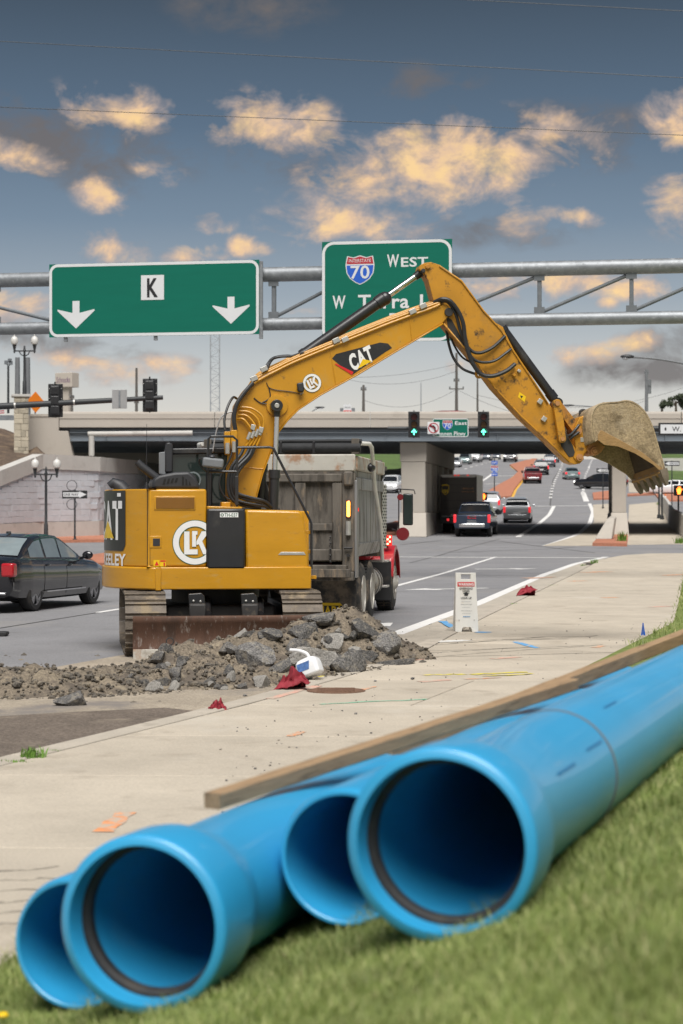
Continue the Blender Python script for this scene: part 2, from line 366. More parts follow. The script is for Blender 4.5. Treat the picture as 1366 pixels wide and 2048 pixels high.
pm('glass_light', (.20, .24, .25), .05, var=.25, vs=1.2, spec=.8)  # opaque pale glass; brightness seen through windows is put into its colour
pm('car_black', (.014, .014, .018), .2, metal=.3, var=.02, coat=.9)
pm('car_navy', (.018, .032, .062), .28, metal=.3, var=.03, coat=.8)
pm('car_silver', (.52, .54, .56), .3, metal=.5, var=.03, coat=.7)
pm('car_white', (.68, .69, .70), .3, var=.03, coat=.7)
pm('car_red', (.20, .018, .025), .28, metal=.2, var=.03, coat=.8)
pm('car_teal', (.25, .32, .32), .3, metal=.5, var=.03, coat=.7)
pm('car_gray', (.10, .11, .13), .3, metal=.4, var=.03, coat=.7)
pm('car_brown', (.035, .026, .02), .5, var=.08, coat=.2)
pm('van_side', (.62, .62, .60), .4, metal=.4, var=.06)
pm('wheel_dark', (.26, .26, .28), .35, metal=.4, var=.1)
pm('wheel_silver', (.4, .4, .42), .3, metal=.8, var=.1)
pm('arch_dark', (.012, .012, .012), .9, var=0)
pm('pole_black', (.03, .033, .036), .5, var=.1, vs=2)
pm('pole_grey', (.17, .18, .19), .6, var=.15, vs=2)
pm('pole_wood', (.115, .105, .095), .9, var=.25, vs=2, stretch=(6, 6, .6))
pm('globe', (.62, .61, .58), .3, var=.03)
pm('pipe_blue', (.024, .33, .62), .45, var=.05, vs=2, dirt=((.12, .34, .55), .35, 1.6, .60), spec=.8, coat=.3)
pm('pipe_lip', (.045, .33, .66), .45, var=.04, vs=3)
pm('wood', (.34, .225, .125), .85, var=.25, vs=5, stretch=(1, 9, 9), dirt=((.09, .06, .035), .7, 3, .56), bump=.35, bs=30)
pm('red_fabric', (.25, .018, .03), .75, var=.25, vs=5, bump=.3, bs=22)
pm('jug_plastic', (.78, .79, .80), .35, var=.05, vs=6)
pm('pipe_print', (.03, .20, .42), .5, var=0)
pm('jug_label', (.08, .17, .40), .5, var=.5, vs=25)
pm('board_plastic', (.72, .71, .67), .5, var=.05, vs=3, dirt=((.55, .47, .36), .5, 5, .58))
pm('rust_iron', (.20, .115, .075), .8, metal=.2, var=.25, vs=8, bump=.6, bs=40)
pm('flag_blue', (.01, .13, .62), .6, var=.1)
pm('spray_orange', (.72, .29, .12), .85, var=.25, vs=14, dirt=((.47, .41, .33), .95, 11, .44))
pm('spray_pink', (.62, .36, .28), .85, var=.2, vs=14, dirt=((.47, .41, .33), .9, 9, .46))
pm('spray_yellow', (.68, .58, .08), .85, var=.2, vs=14, dirt=((.47, .41, .33), .9, 10, .50))
pm('spray_blue', (.10, .33, .62), .85, var=.2, vs=14, dirt=((.47, .41, .33), .9, 10, .52))
pm('spray_green', (.22, .50, .34), .85, var=.2, vs=14, dirt=((.47, .41, .33), .9, 10, .49))
pm('spray_white', (.66, .66, .64), .85, var=.2, vs=14, dirt=((.47, .41, .33), .9, 10, .52))
pm('joint_dark', (.07, .058, .045), .95, var=.3, vs=6)
pm('tyre_mark', (.25, .22, .18), .95, var=.3, vs=6, dirt=((.46, .41, .33), 1., 7, .48))
pm('tree_leaf', (.045, .06, .03), .8, var=.3, vs=2)
pm('bark', (.09, .07, .05), .9, var=.2)
pm('lattice', (.33, .35, .37), .6, var=.05)
pm('pale_sign', (.52, .46, .40), .6, var=.05)
pm('purple_text', (.16, .07, .17), .6, var=0)
pm('hivis', (.45, .75, .02), .7, var=.1)
pm('cone_orange', (.85, .2, .02), .6, var=.1)
# ------------------------------------------------------------------ ground, road, pavement
BRK = [a for a, b in GZ[1:-1]]
def sheet(name, pts, mat, dz=0., parent=None, kind=None, thick=0., side=None, world=False, step=0., zf=None):
    P = [V(p) for p in pts] if world else [gp(x, y) for x, y in pts]
    bm = bmesh.new(); f = bm.faces.new([bm.verts.new((p.x, p.y, 0)) for p in P])
    ys = [p.y for p in P]; cuts = [b for b in BRK if min(ys) < b < max(ys)]
    if step: cuts += list(np.arange(min(ys)+step, max(ys), step))
    for b in cuts:
        bmesh.ops.bisect_plane(bm, geom=bm.verts[:]+bm.edges[:]+bm.faces[:], plane_co=(0, b, 0), plane_no=(0, 1, 0))
    if step:
        xs = [p.x for p in P]
        for b in np.arange(min(xs)+step, max(xs), step):
            bmesh.ops.bisect_plane(bm, geom=bm.verts[:]+bm.edges[:]+bm.faces[:], plane_co=(b, 0, 0), plane_no=(1, 0, 0))
    for v in bm.verts: v.co.z = (zf(v.co.x, v.co.y) if zf else gz(v.co.y))+dz
    if thick:
        r = bmesh.ops.extrude_face_region(bm, geom=bm.faces[:])
        for v in r['geom']:
            if isinstance(v, bmesh.types.BMVert): v.co.z -= thick
    bmesh.ops.recalc_face_normals(bm, faces=bm.faces)
    if not thick:
        for f in bm.faces:
            if f.normal.z < 0: f.normal_flip()
    me = bpy.data.meshes.new(name); bm.to_mesh(me); bm.free(); me.materials.append(MT[mat])
    o = bpy.data.objects.new(name, me); COL.objects.link(o)
    if parent: o.parent = parent
    if kind: o['kind'] = kind
    return o
def line_pts(px, step=2.5):
    P = [gp(*p) for p in px]; out = [P[0]]
    for a, b in zip(P, P[1:]):
        n = max(1, int((b-a).length/step)); out += [a+(b-a)*(i/n) for i in range(1, n+1)]
    return out
def stripe(name, px, w, mat, dz, parent, dash=None, world=None):
    P = world or line_pts(px); mb = MB(); L = R_ = None; acc = 0.
    for i, p in enumerate(P):
        d = (P[min(i+1, len(P)-1)]-P[max(i-1, 0)]); d.z = 0; n = V((d.y, -d.x, 0)).normalized()*w/2
        l, r = p-n, p+n; l.z = gz(l.y)+dz; r.z = gz(r.y)+dz
        if L is not None:
            acc += (p-P[i-1]).length
            if not dash or acc % (dash[0]+dash[1]) < dash[0]: mb.add([L, R_, r, l], [(0, 1, 2, 3)])
        L, R_ = l, r
    return mb.build(name, mat, parent, ang=0, recalc=False)
# the wide ground to the horizon
mb = MB(); ysg = [-60, 0, 60, 80, 103, 131, 150, 180, 217, 240, 290, 330, 370, 420, 520, 1000, 2500]
mb.grid([[(x, y, gz(y)-.35) for x in (-2500, -300, -80, 80, 300, 2500)] for y in ysg])
tag(mb.build('ground', 'far_grass', ang=0, recalc=False), kind='structure')
mb = MB(); ysr = [2]+list(range(10, 60, 5))+[60, 80, 103, 131, 150, 180, 217, 240, 290, 330, 370, 420, 520]
mb.grid([[(x, y, gz(y)) for x in (-60, -30, -15, -5, 5, 15, 30, 60)] for y in ysr])
road = tag(mb.build('road', 'asphalt', ang=0, recalc=False), kind='structure')
MK = .006
stripe('lane_line', [(790, 1269), (957, 1207), (1090, 1149), (1150, 1128), (1212, 1114)], .26, 'white_line', MK, road)
stripe('lane_line', [(700, 1199), (805, 1168.6), (992, 1114)], .16, 'white_line', MK, road)
stripe('stop_line', [(690, 1113), (808, 1114.5), (1212, 1116)], .5, 'white_line', MK+.004, road)
stripe('lane_line', [(195, 1225.5), (242, 1218)], .15, 'white_line', MK, road)
stripe('lane_line', [(200, 1172), (240, 1166)], .15, 'white_line', MK, road)
stripe('road_crack', [(-60, 1266), (60, 1247), (195, 1225.5)], .05, 'asphalt_dark', MK, road)
stripe('road_crack', [(690, 1285), (560, 1330)], .05, 'asphalt_dark', MK, road)
stripe('road_crack', [(800, 1090), (890, 1080), (1000, 1083), (1190, 1106)], .12, 'asphalt_dark', MK, road)
stripe('road_crack', [(900, 1105), (1100, 1098), (1150, 1094)], .1, 'asphalt_dark', MK, road)
stripe('road_crack', [(820, 1126), (900, 1104), (1000, 1078)], .06, 'asphalt_dark', MK, road)
def arrow_mark(px0, py0, px1, py1, w=.16):
    a, b = gp(px0, py0), gp(px1, py1); d = (b-a).normalized(); n = V((d.y, -d.x, 0)); m = MB(); hl = .9
    pts = [a-n*w/2, b-d*hl-n*w/2, b-d*hl-n*.5, b, b-d*hl+n*.5, b-d*hl+n*w/2, a+n*w/2]
    for p in pts: p.z = gz(p.y)+MK
    m.add(pts, [tuple(range(7))]); m.build('turn_arrow', 'white_line', road, ang=0, recalc=False)
arrow_mark(950, 1138.5, 1076, 1137.5, .3); arrow_mark(975, 1176.5, 808, 1180, .25); arrow_mark(700, 1254, 786, 1246, .22)
# beyond the intersection and uphill
stripe('lane_line', [(1108, 1012), (1098, 1030), (1070, 1052), (1036, 1074)], .3, 'white_line', MK, road)
stripe('lane_line', [(1179, 1007), (1186, 1024), (1180, 1045), (1158, 1068), (1090, 1092)], .3, 'white_line', MK, road)
stripe('stop_line', [(1068, 1012.5), (1182, 1011.5)], .5, 'white_line', MK+.004, road)
stripe('lane_line', [(1101, 996), (1104, 978), (1110, 961), (1123, 933), (1134, 915)], .3, 'white_line', MK, road, (3, 5))
stripe('lane_line', [(1166, 991), (1167, 972), (1171, 950), (1177, 938), (1196, 915)], .3, 'white_line', MK, road, (3, 5))
stripe('lane_line', [(1173, 1003), (1166, 985)], .5, 'white_line', MK, road)
stripe('lane_line', [(1232, 970), (1222, 940), (1226, 918)], .3, 'white_line', MK, road)
stripe('lane_line', [(850, 1063.5), (905, 1064)], .35, 'white_line', MK, road)
stripe('lane_line', [(957, 966), (986, 947)], .35, 'white_line', MK, road)
stripe('lane_line', [(968, 968), (1003, 967.5)], .5, 'white_line', MK, road)
stripe('lane_line', [(930, 938), (958, 930), (985, 922)], .3, 'white_line', MK, road, (3, 6))
stripe('lane_line', [(990, 952), (1030, 951)], .5, 'white_line', MK, road)
stripe('yellow_edge_line', [(1023, 997), (1031, 979), (1050, 956), (1062, 942)], .35, 'yellow_line', MK, road)
stripe('yellow_edge_line', [(979, 984), (1008, 966), (1027, 954), (1038, 944), (1022, 933)], .35, 'yellow_line', MK, road)
stripe('yellow_edge_line', [(796, 1068), (830, 1060), (858, 1050)], .25, 'yellow_line', MK, road)
stripe('seam', [(1100, 1012), (1106, 960), (1125, 930)], .12, 'asphalt_dark', MK-.002, road)
# near pavement on the right of the kerb
KB = [gp(*p) for p in [(-120, 1576), (0, 1543), (250, 1480), (498, 1417), (680, 1364), (825, 1321), (960, 1244), (1073, 1188), (1160, 1145), (1190, 1128)]]
KB = [V((-4.6, 8.6, 0)), V((-5.6, 5.5, 0))][::-1]+KB
EB = [V((-2.6, 4.1, 0)), V((-1.45, 8.09, 0)), V((5.6, 32.45, 0)), V((10.4, 58., 0)), V((14.2, 78., 0)), V((18, 99, 0))]
tabK = [(p.y, p.x) for p in KB]; tabE = [(p.y, p.x) for p in EB]
def Xk(Y): return lin(tabK, Y)
def Xe(Y): return lin(tabE, Y)
sw = thing('sidewalk', 'x', 'x'); del sw['label']; del sw['category']; sw['kind'] = 'structure'
SWZ = .045
bed = MB(); ys = np.linspace(5.6, 70, 60)
bed.grid([[(Xk(y)-.28, y, gz(y)+.012), (Xe(y)+.12, y, gz(y)+.012)] for y in ys]); bed.build('joint_filler', 'joint_dark', sw, ang=0, recalc=False)
JY = [5.6, 8.3, 10.77, 13.66, 16.05, 18.6, 21.4, 24.2, 27.2, 28.6, 31.6, 35., 39., 43.1, 48, 54, 60, 66]
G = .009
def slab(poly, name, mat, parent, z=SWZ, th=.10):
    m = MB(); top = [V((p[0], p[1], gz(p[1])+z)) for p in poly]; m.ext(top, (0, 0, -th)); return m.build(name, mat, parent, ang=0, bevel=.006, seg=1)
def tilt(X, Y): return Y-.05*(X-Xk(Y))
for i, (a, b) in enumerate(zip(JY, JY[1:])):
    ym = (a+b)/2
    mids = [.62] if 18.6 < ym < 21.4 else [None]
    lo = lambda y, g: (Xk(y)+g, y)
    n = 3; yl = [a+G+(b-a-2*G)*k/n for k in range(n+1)]
    def strip(f0, f1):
        def X(y, f): return Xk(y)+(Xe(y)+.06-Xk(y))*f
        L = [(X(y, f0)+G, y) for y in yl]; Rr = [(X(y, f1)-G, tilt(X(y, f1), y)) for y in yl]
        L = [(x, tilt(x, y)) for x, y in L]
        slab(L+Rr[::-1], 'pavement_slab', 'concrete', sw)
    if mids[0] is None: strip(0, 1)
    else: strip(0, mids[0]); strip(mids[0], 1)
# corner apron by the crossing street
cor = [(1160, 1146.5), (1192, 1126.5), (1216, 1117.5), (1250, 1111.5), (1300, 1108.5), (1500, 1107), (1700, 1107), (1700, 1147)]
sheet('corner_apron', cor, 'concrete', .035, sw, thick=.08)
# kerb stones along the road edge
kb = tag(thing('kerb', 'x', 'x'), kind='structure'); del kb['label']; del kb['category']
ky = 5.7
while ky < 66:
    y1 = min(ky+3., 66); ysn = [ky+.008, (ky+y1)/2, y1-.008]
    wd = .24
    slab([(Xk(y)-wd, y+.03) for y in ysn]+[(Xk(y)-.008, y) for y in ysn[::-1]], 'kerb_stone', 'concrete_kerb', kb, z=.05, th=.16)
    ky = y1
gut = [(790, 1270), (957, 1208.5), (1090, 1150.5), (1150, 1129), (1212, 1115.5), (1200, 1124), (1156, 1143), (1068, 1187), (952, 1243), (815, 1320), (760, 1300)]
tag(sheet('gutter', gut, 'concrete_kerb', .004), kind='structure')
for py in (1238, 1212, 1180, 1160):
    xa = np.interp(py, [1115, 1150, 1208, 1270], [1212, 1090, 957, 790]); xb = np.interp(py, [1124, 1143, 1187, 1243, 1320], [1200, 1156, 1068, 952, 815])
    stripe('gutter_joint', [(xa+3, py), (xb-2, py+1)], .02, 'joint_dark', .008, sw)
# sprayed survey marks, wheel marks, cracks on the pavement
def spray(pts, w, mat, z=.004, name='survey_mark'):
    P = [gp(x, y, 0) for x, y in pts]; m = MB(); rows = []
    for i, p in enumerate(P):
        d = P[min(i+1, len(P)-1)]-P[max(i-1, 0)]; n = V((d.y, -d.x, 0)).normalized()*w/2*random.uniform(.6, 1.2)
        rows.append([p-n+V((0, 0, SWZ+z)), p+n+V((0, 0, SWZ+z))])
    m.grid(rows); return m.build(name, mat, sw, ang=0, recalc=False)
def seg(a, b, n=6, j=.0): return [(a[0]+(b[0]-a[0])*i/n, a[1]+(b[1]-a[1])*i/n+random.uniform(-j, j)) for i in range(n+1)]
spray(seg((205, 1680), (252, 1640), 4), .16, 'spray_orange')
spray(seg((578, 1484), (606, 1474), 4), .08, 'spray_orange'); spray(seg((706, 1393), (748, 1382), 4), .09, 'spray_orange')
spray(seg((640, 1418), (855, 1408), 8, 1), .06, 'spray_green'); spray(seg((640, 1362), (700, 1350), 5), .1, 'spray_yellow')
spray(seg((945, 1357), (1055, 1352), 6, 1), .12, 'spray_yellow', .006); spray(seg((850, 1358), (930, 1357), 6, 1), .12, 'spray_yellow')
spray(seg((965, 1361), (1065, 1356), 6, 1), .08, 'spray_yellow', .009); spray(seg((840, 1372), (900, 1368), 6), .14, 'spray_pink')
spray(seg((930, 1366), (1000, 1364), 6, 1), .1, 'spray_orange'); spray(seg((540, 1408), (630, 1380), 6, 1), .14, 'spray_pink')
spray(seg((780, 1335), (850, 1325), 6, 1), .12, 'spray_pink'); spray(seg((1030, 1290), (1075, 1303), 5), .12, 'spray_blue')
spray(seg((885, 1244), (908, 1258), 4), .16, 'spray_blue', -.028); spray(seg((952, 1270), (980, 1271), 4), .2, 'spray_blue')
spray(seg((868, 1290), (935, 1287), 5), .3, 'spray_white'); spray(seg((985, 1325), (1040, 1321), 4), .14, 'spray_pink')
spray(seg((1170, 1148), (1215, 1146), 5), .5, 'spray_orange'); spray(seg((1140, 1166), (1172, 1165), 4), .3, 'spray_orange')
spray(seg((1055, 1158), (1090, 1156), 4), .3, 'spray_pink', -.03); spray(seg((1045, 1157), (1110, 1155), 5), .25, 'spray_orange', -.028)
spray(seg((1205, 1200), (1235, 1199), 4), .25, 'spray_orange'); spray(seg((1330, 1154), (1365, 1152), 4), .4, 'spray_orange')
spray(seg((1300, 1219), (1340, 1217), 4), .2, 'spray_pink'); spray(seg((1190, 1302), (1205, 1298), 3), .14, 'spray_orange')
spray(seg((1050, 1282), (1195, 1278), 6, 1), .03, 'joint_dark', .003, 'pavement_crack'); spray(seg((1105, 1184), (1185, 1184), 6, .5), .05, 'joint_dark', .003, 'pavement_crack')
for k in range(7): spray(seg((600+random.uniform(-300, 300), 1300+k*6), (1150+random.uniform(-80, 120), 1282+k*4+random.uniform(-6, 6)), 8, 1), .07, 'tyre_mark', .002, 'wheel_mark')
for k in range(6): spray(seg((-20, 1760+k*22), (70+random.uniform(-20, 60), 1752+k*21), 5, 3), .035, 'tyre_mark', .002, 'wheel_mark')
mh = gp(672, 1390.5); m = MB(); m.lathe([(0, .31), (.012, .31), (.014, .29), (.008, .285), (.008, .27), (.013, .265), (.013, 0.001)], mh+V((0, 0, SWZ-.004)), (0, 0, 1), 32)
mho = m.build('manhole_cover', 'rust_iron'); tag(mho, 'round rusty iron manhole cover set in the pavement beside the rubble', 'manhole cover')
m = MB()
for i in range(-4, 5): m.bb((-.2, i*.055-.012, .013), (.2, i*.055+.012, .019))
o = m.build('ribs', 'rust_iron', mho, ang=0); o.location = mh+V((0, 0, SWZ-.004))
# milled, dirt-stained trench beside the kerb
trench = [(-80, 1440), (120, 1428), (330, 1418), (420, 1428), (380, 1440), (240, 1478), (0, 1533), (-80, 1556)]
tag(sheet('milled_ground', trench, 'milled', .014), kind='structure')
tag(sheet('dusty_ground', [(-80, 1370), (-80, 1450), (240, 1445), (420, 1440), (560, 1395), (640, 1365), (700, 1335), (600, 1300), (250, 1310)], 'dust', .008), kind='structure')
# pavements and islands under and beyond the bridge
def island(name, px, mat='brick_paving', h=.15, kind='structure'):
    return tag(sheet(name, px, mat, h, thick=h+.05), kind=kind)
tag(sheet('underpass_sidewalk', [(1088, 1092), (1160, 1070), (1188, 1044), (1186, 1010), (1222, 1008), (1226, 1040), (1192, 1086), (1186, 1092)], 'concrete', .03, thick=.05), kind='structure')
tag(sheet('underpass_sidewalk', [(1254, 1090), (1258, 1010), (1322, 1004), (1340, 1050), (1420, 1088)], 'concrete', .03, thick=.05), kind='structure')
island('brick_island', [(1185, 1092), (1254, 1093), (1258, 1050), (1254, 1040), (1236, 1040), (1216, 1070), (1196, 1080)])
island('brick_island', [(772, 1072), (800, 1070), (846, 1055), (846, 1046), (790, 1046), (740, 1060)])
island('brick_median', [(987, 998), (1022, 995), (1029, 980), (1045, 960), (1060, 942), (1070, 930), (1079, 917), (1082, 914), (1059, 921), (1019, 931), (1036, 945), (1024, 957), (1005, 967), (975, 985)])
island('brick_island', [(1185, 988), (1187, 1000), (1240, 999), (1240, 986), (1215, 984)])
island('brick_island', [(1320, 1003), (1380, 1003), (1420, 985), (1310, 990)])
island('brick_island', [(1255, 993), (1320, 990), (1320, 987), (1255, 990)])
island('brick_sidewalk', [(100, 1086), (240, 1084), (300, 1076), (300, 1066), (60, 1076), (-40, 1082), (-40, 1092)])
island('brick_median', [(170, 1118), (196, 1135), (330, 1131), (420, 1112), (420, 1104), (250, 1106)])
tag(sheet('side_apron', [(1258, 985), (1256, 930), (1275, 925), (1310, 950), (1335, 975), (1335, 985)], 'concrete', .01), kind='structure')
# ------------------------------------------------------------------ overpass
YB = 105.
def bx(px): return (px-CX)*YB/F
def bz(py): return HC+(HY-py)*YB/F
br = thing('overpass', 'long beige concrete highway overpass on grey steel girders across the whole view', 'bridge', (0, YB, 0), 0)
zt, zm, zg = bz(823), bz(855), bz(881)
x0, x1 = bx(118), bx(1560); D = 24.
j = x0; k = 0
while j < x1:
    e = min(j+8.6, x1); m = MB()
    m.prism([(j+.015, -.0, zm), (j+.015, -.0, zt-.12), (j+.015, .05, zt), (j+.015, .38, zt), (j+.015, .45, zm)],
            [(e-.015, -.0, zm), (e-.015, -.0, zt-.12), (e-.015, .05, zt), (e-.015, .38, zt), (e-.015, .45, zm)])
    m.build('parapet_panel', 'bridge_concrete', br, ang=0, bevel=.02, seg=1)
    m = MB(); m.bb((j+.02, -.03, bz(836)-.03), (e-.02, -.001, bz(836)+.03)); m.build('parapet_rib', 'bridge_concrete', br, ang=0)
    j = e
m = MB(); m.bb((x0, D-.4, zm), (x1, D, zt)); m.build('parapet_panel', 'bridge_concrete', br, ang=0)
m = MB(); m.bb((x0-.01, .46, zm-.25), (x1, D, zm+.05)); m.bb((x0-7, 8.2, zm-.26), (x0-.02, D, zm+.04)); m.build('deck', 'deck_steel', br, ang=0)
for yy in [.35]+[.35+2.9*k for k in range(1, 9)]:
    m = MB(); xa = bx(138) if yy < 8.2 else x0-6.5
    m.bb((xa, yy-.02, zg), (x1, yy+.02, zm-.1)); m.bb((xa, yy-.2, zg-.03), (x1, yy+.2, zg)); m.bb((xa, yy-.2, zm-.28), (x1, yy+.2, zm-.251))
    if yy < .5:
        xx = xa+2
        while xx < x1: m.bb((xx-.01, yy-.15, zg), (xx+.01, yy-.021, zm-.29)); xx += 3.1
    m.build('girder', 'steel_girder', br, ang=0)
yy = .7
while yy < D-1:                               # corrugated deck underside
    m = MB(); m.bb((x0-6.5 if yy > 8.3 else bx(138), yy, zm-.36), (x1, yy+.25, zm-.252)); m.build('deck_rib', 'deck_steel', br, ang=0); yy += .62
m = MB(); m.tube([at(176, 868, YB-.25)-V((0, YB, 0)), at(385, 866, YB-.25)-V((0, YB, 0))], .14, 12); m.tube([at(183, 872, YB-.25)-V((0, YB, 0)), at(183, 912, YB-.25)-V((0, YB, 0))], .16, 12)
m.build('drain_pipe', 'wall_cap', br)
m = MB(); pts = [at(118, 830, YB), at(118, 878, YB), at(142, 905, YB), at(146, 860, YB)]
def pier(px0, px1, heading, n, label, far=22.):
    xa, xb = bx(px0), bx(px1); w = xb-xa; zb = gz(YB)
    t = thing('bridge_pier', label, 'bridge pier', ((xa+xb)/2, YB+.9, zb), -heading, 'piers of the overpass')
    H = zg-.05-zb; capz = H-1.1
    m = MB(); m.bb((-w/2-.06, 0, capz), (w/2+.06, far, H)); m.build('cap', 'pier_concrete', t, ang=0, bevel=.03, seg=1)
    m = MB(); m.prism([(-w/2-.15, -.9, 0), (w/2+.15, -.9, 0), (w/2+.05, -.1, 1.35), (-w/2-.05, -.1, 1.35)], [(-w/2-.15, far+.8, .4), (w/2+.15, far+.8, .4), (w/2+.05, far+.2, 1.35), (-w/2-.05, far+.2, 1.35)])
    m.build('crash_wall', 'pier_concrete', t, ang=0, bevel=.03, seg=1)
    for k in range(n):
        yk = .02+(far-1.3)*k/(n-1); m = MB(); m.bb((-w/2, yk, 1.352), (w/2, yk+1.25, capz-.002)); m.build('column', 'pier_concrete', t, ang=0, bevel=.03, seg=1)
    return t
pier(803, 852, R(7.5), 6, 'left pier of tan concrete columns beside the brown delivery truck')
pier(1229, 1257, R(7.5), 6, 'slim right pier of tan concrete standing below the raised bucket')
pier(396, 424, R(7.5), 5, 'pale concrete pier mostly hidden behind the excavator cab')
# left abutment, wing wall and embankment
ab = thing('bridge_abutment', 'tan concrete abutment wall where the overpass meets the mulched bank', 'abutment', (0, YB, 0))
m = MB(); q = lambda px, py, y=0.: V((bx(px), y, bz(py)))
m.ext([q(50, 830), q(117.5, 830), q(117.5, 862), q(136, 862), q(144, 905), q(150, 925), q(40, 925)], (0, .8, 0)); m.build('wing_wall', 'bridge_concrete', ab, ang=0, bevel=.02, seg=1)
m = MB(); m.bb((bx(60), .02, bz(833)), (bx(117), -.04, bz(828))); m.build('coping', 'bridge_concrete', ab, ang=0)
m = MB(); m.bb((at(60, 0, 131).x, 22.4, 0), (at(700, 0, 131).x, 22.9, zm-.3)); m.build('added_back_wall', 'pier_concrete', ab, ang=0)  # added wall across the back, shuts out bright sky to keep the span dark
# curved block retaining wall: plan runs from far left (near) to under the bridge
WP = [V(((-300-CX)*84/F, 84, 0)), V(((-90-CX)*92/F, 92, 0)), V(((82-CX)*100/F, 100, 0)), V(((196-CX)*103.5/F, 103.5, 0)), V(((270-CX)*110/F, 110, 0)), V(((330-CX)*126/F, 126, 0))]
def zc(px, py, Y): return HC+(HY-py)*Y/F
WT = [zc(-300, 1000, 84), zc(-90, 975, 92), zc(82, 908, 100), zc(196, 914, 103.5), zc(270, 921, 110), zc(330, 930, 126)]
rw = thing('retaining_wall', 'grey split-face block retaining wall with sloping concrete coping below the bank', 'wall', (0, 0, 0))
segs = []
for a, b, za, zb_ in zip(WP, WP[1:], WT, WT[1:]):
    n = max(2, int((b-a).length/1.05))
    for i in range(n): segs.append((a+(b-a)*(i/n), a+(b-a)*((i+1)/n), za+(zb_-za)*i/n, za+(zb_-za)*(i+1)/n))
back = MB()
for i, (a, b, za, zb_) in enumerate(segs):
    d = (b-a).normalized(); nrm = V((d.y, -d.x, 0))
    g = gz(a.y)-.1; zmn = min(za, zb_)-.75
    back.prism([a-nrm*.25+V((0, 0, g)), a+V((0, 0, g)), a+V((0, 0, za-.7)), a-nrm*.25+V((0, 0, za-.7))], [b-nrm*.25+V((0, 0, g)), b+V((0, 0, g)), b+V((0, 0, zb_-.7)), b-nrm*.25+V((0, 0, zb_-.7))])
    m = MB(); w = .14
    m.prism([a+nrm*w+V((0, 0, za-.78)), a-nrm*.5+V((0, 0, za-.78)), a-nrm*.5+V((0, 0, za)), a+nrm*w+V((0, 0, za))], [b+nrm*w+V((0, 0, zb_-.78)), b-nrm*.5+V((0, 0, zb_-.78)), b-nrm*.5+V((0, 0, zb_)), b+nrm*w+V((0, 0, zb_))])
    m.build('coping_stone', 'wall_cap', rw, ang=0)
    m = MB(); gb = gz(a.y); m.prism([a+nrm*.10+V((0, 0, gb-.1)), a-nrm*.1+V((0, 0, gb-.1)), a-nrm*.1+V((0, 0, gb+.95)), a+nrm*.06+V((0, 0, gb+.95))], [b+nrm*.10+V((0, 0, gb-.1)), b-nrm*.1+V((0, 0, gb-.1)), b-nrm*.1+V((0, 0, gb+.95)), b+nrm*.06+V((0, 0, gb+.95))])
    m.build('plinth', 'wall_cap', rw, ang=0)
arc_ = [0.]
for a, b in zip(WP, WP[1:]): arc_.append(arc_[-1]+(b-a).length)
def wall_at(s_):
    for i in range(len(WP)-1):
        if s_ <= arc_[i+1] or i == len(WP)-2:
            f = (s_-arc_[i])/(arc_[i+1]-arc_[i]); p = WP[i].lerp(WP[i+1], f); d = (WP[i+1]-WP[i]).normalized(); return p, V((d.y, -d.x, 0)), WT[i]+(WT[i+1]-WT[i])*f
rb_ = random.Random(8); BH = .31
for r in range(14):
    s_ = arc_[1]-.5+(.5 if r % 2 else 0.)
    while s_ < arc_[4]+6:
        l = rb_.choice([.8, 1., 1., 1.25]); (p, n0, t0), (q_, n1, t1) = wall_at(s_), wall_at(s_+l); g_ = max(gz(p.y), gz(q_.y))+.958; z = g_+r*BH; top = min(t0, t1)-.79
        if z+BH*.5 < top:
            h_ = min(BH, top-z)-.008; o_ = .045+rb_.uniform(0, .012); e = (q_-p).normalized()*.004; m = MB()
            m.ext([p+e+n0*o_+V((0, 0, z)), q_-e+n1*o_+V((0, 0, z)), q_-e+n1*o_+V((0, 0, z+h_)), p+e+n0*o_+V((0, 0, z+h_))], -n0*.12); m.build('block', 'wall_block', rw, ang=0, bevel=.008, seg=1)
        s_ += l
back.build('core', 'wall_block', rw, ang=0)
# mulched bank behind the wall
mb = MB(); rows = []
for t in np.linspace(0, 1, 14):
    row = []
    for s_ in np.linspace(0, 1, 30):
        px = -300+s_*470; k = s_
        a = V(((px-CX)*lin([(-300, 84), (-90, 92), (82, 100), (170, 103)], px)/F, lin([(-300, 84), (-90, 92), (82, 100), (170, 103)], px)+.4, 0))
        za = lin([(-300, WT[0]), (-90, WT[1]), (82, WT[2]), (170, WT[3])], px)-.25
        topz = lin([(-300, 7.6), (0, 6.9), (60, 6.2), (100, 5.0), (150, WT[3]-.2), (170, WT[3]-.3)], px); yb = 106.5 if px > 60 else 112
        b = V(((px-CX)*(yb)/F, yb, 0)); p = a+(b-a)*t; p.z = za+(topz-za)*t**.9+noise.noise(p*1.1)*.08; row.append(p)
    rows.append(row)
mb.grid(rows); tag(mb.build('mulch_bank', 'mulch', ang=60), kind='structure')
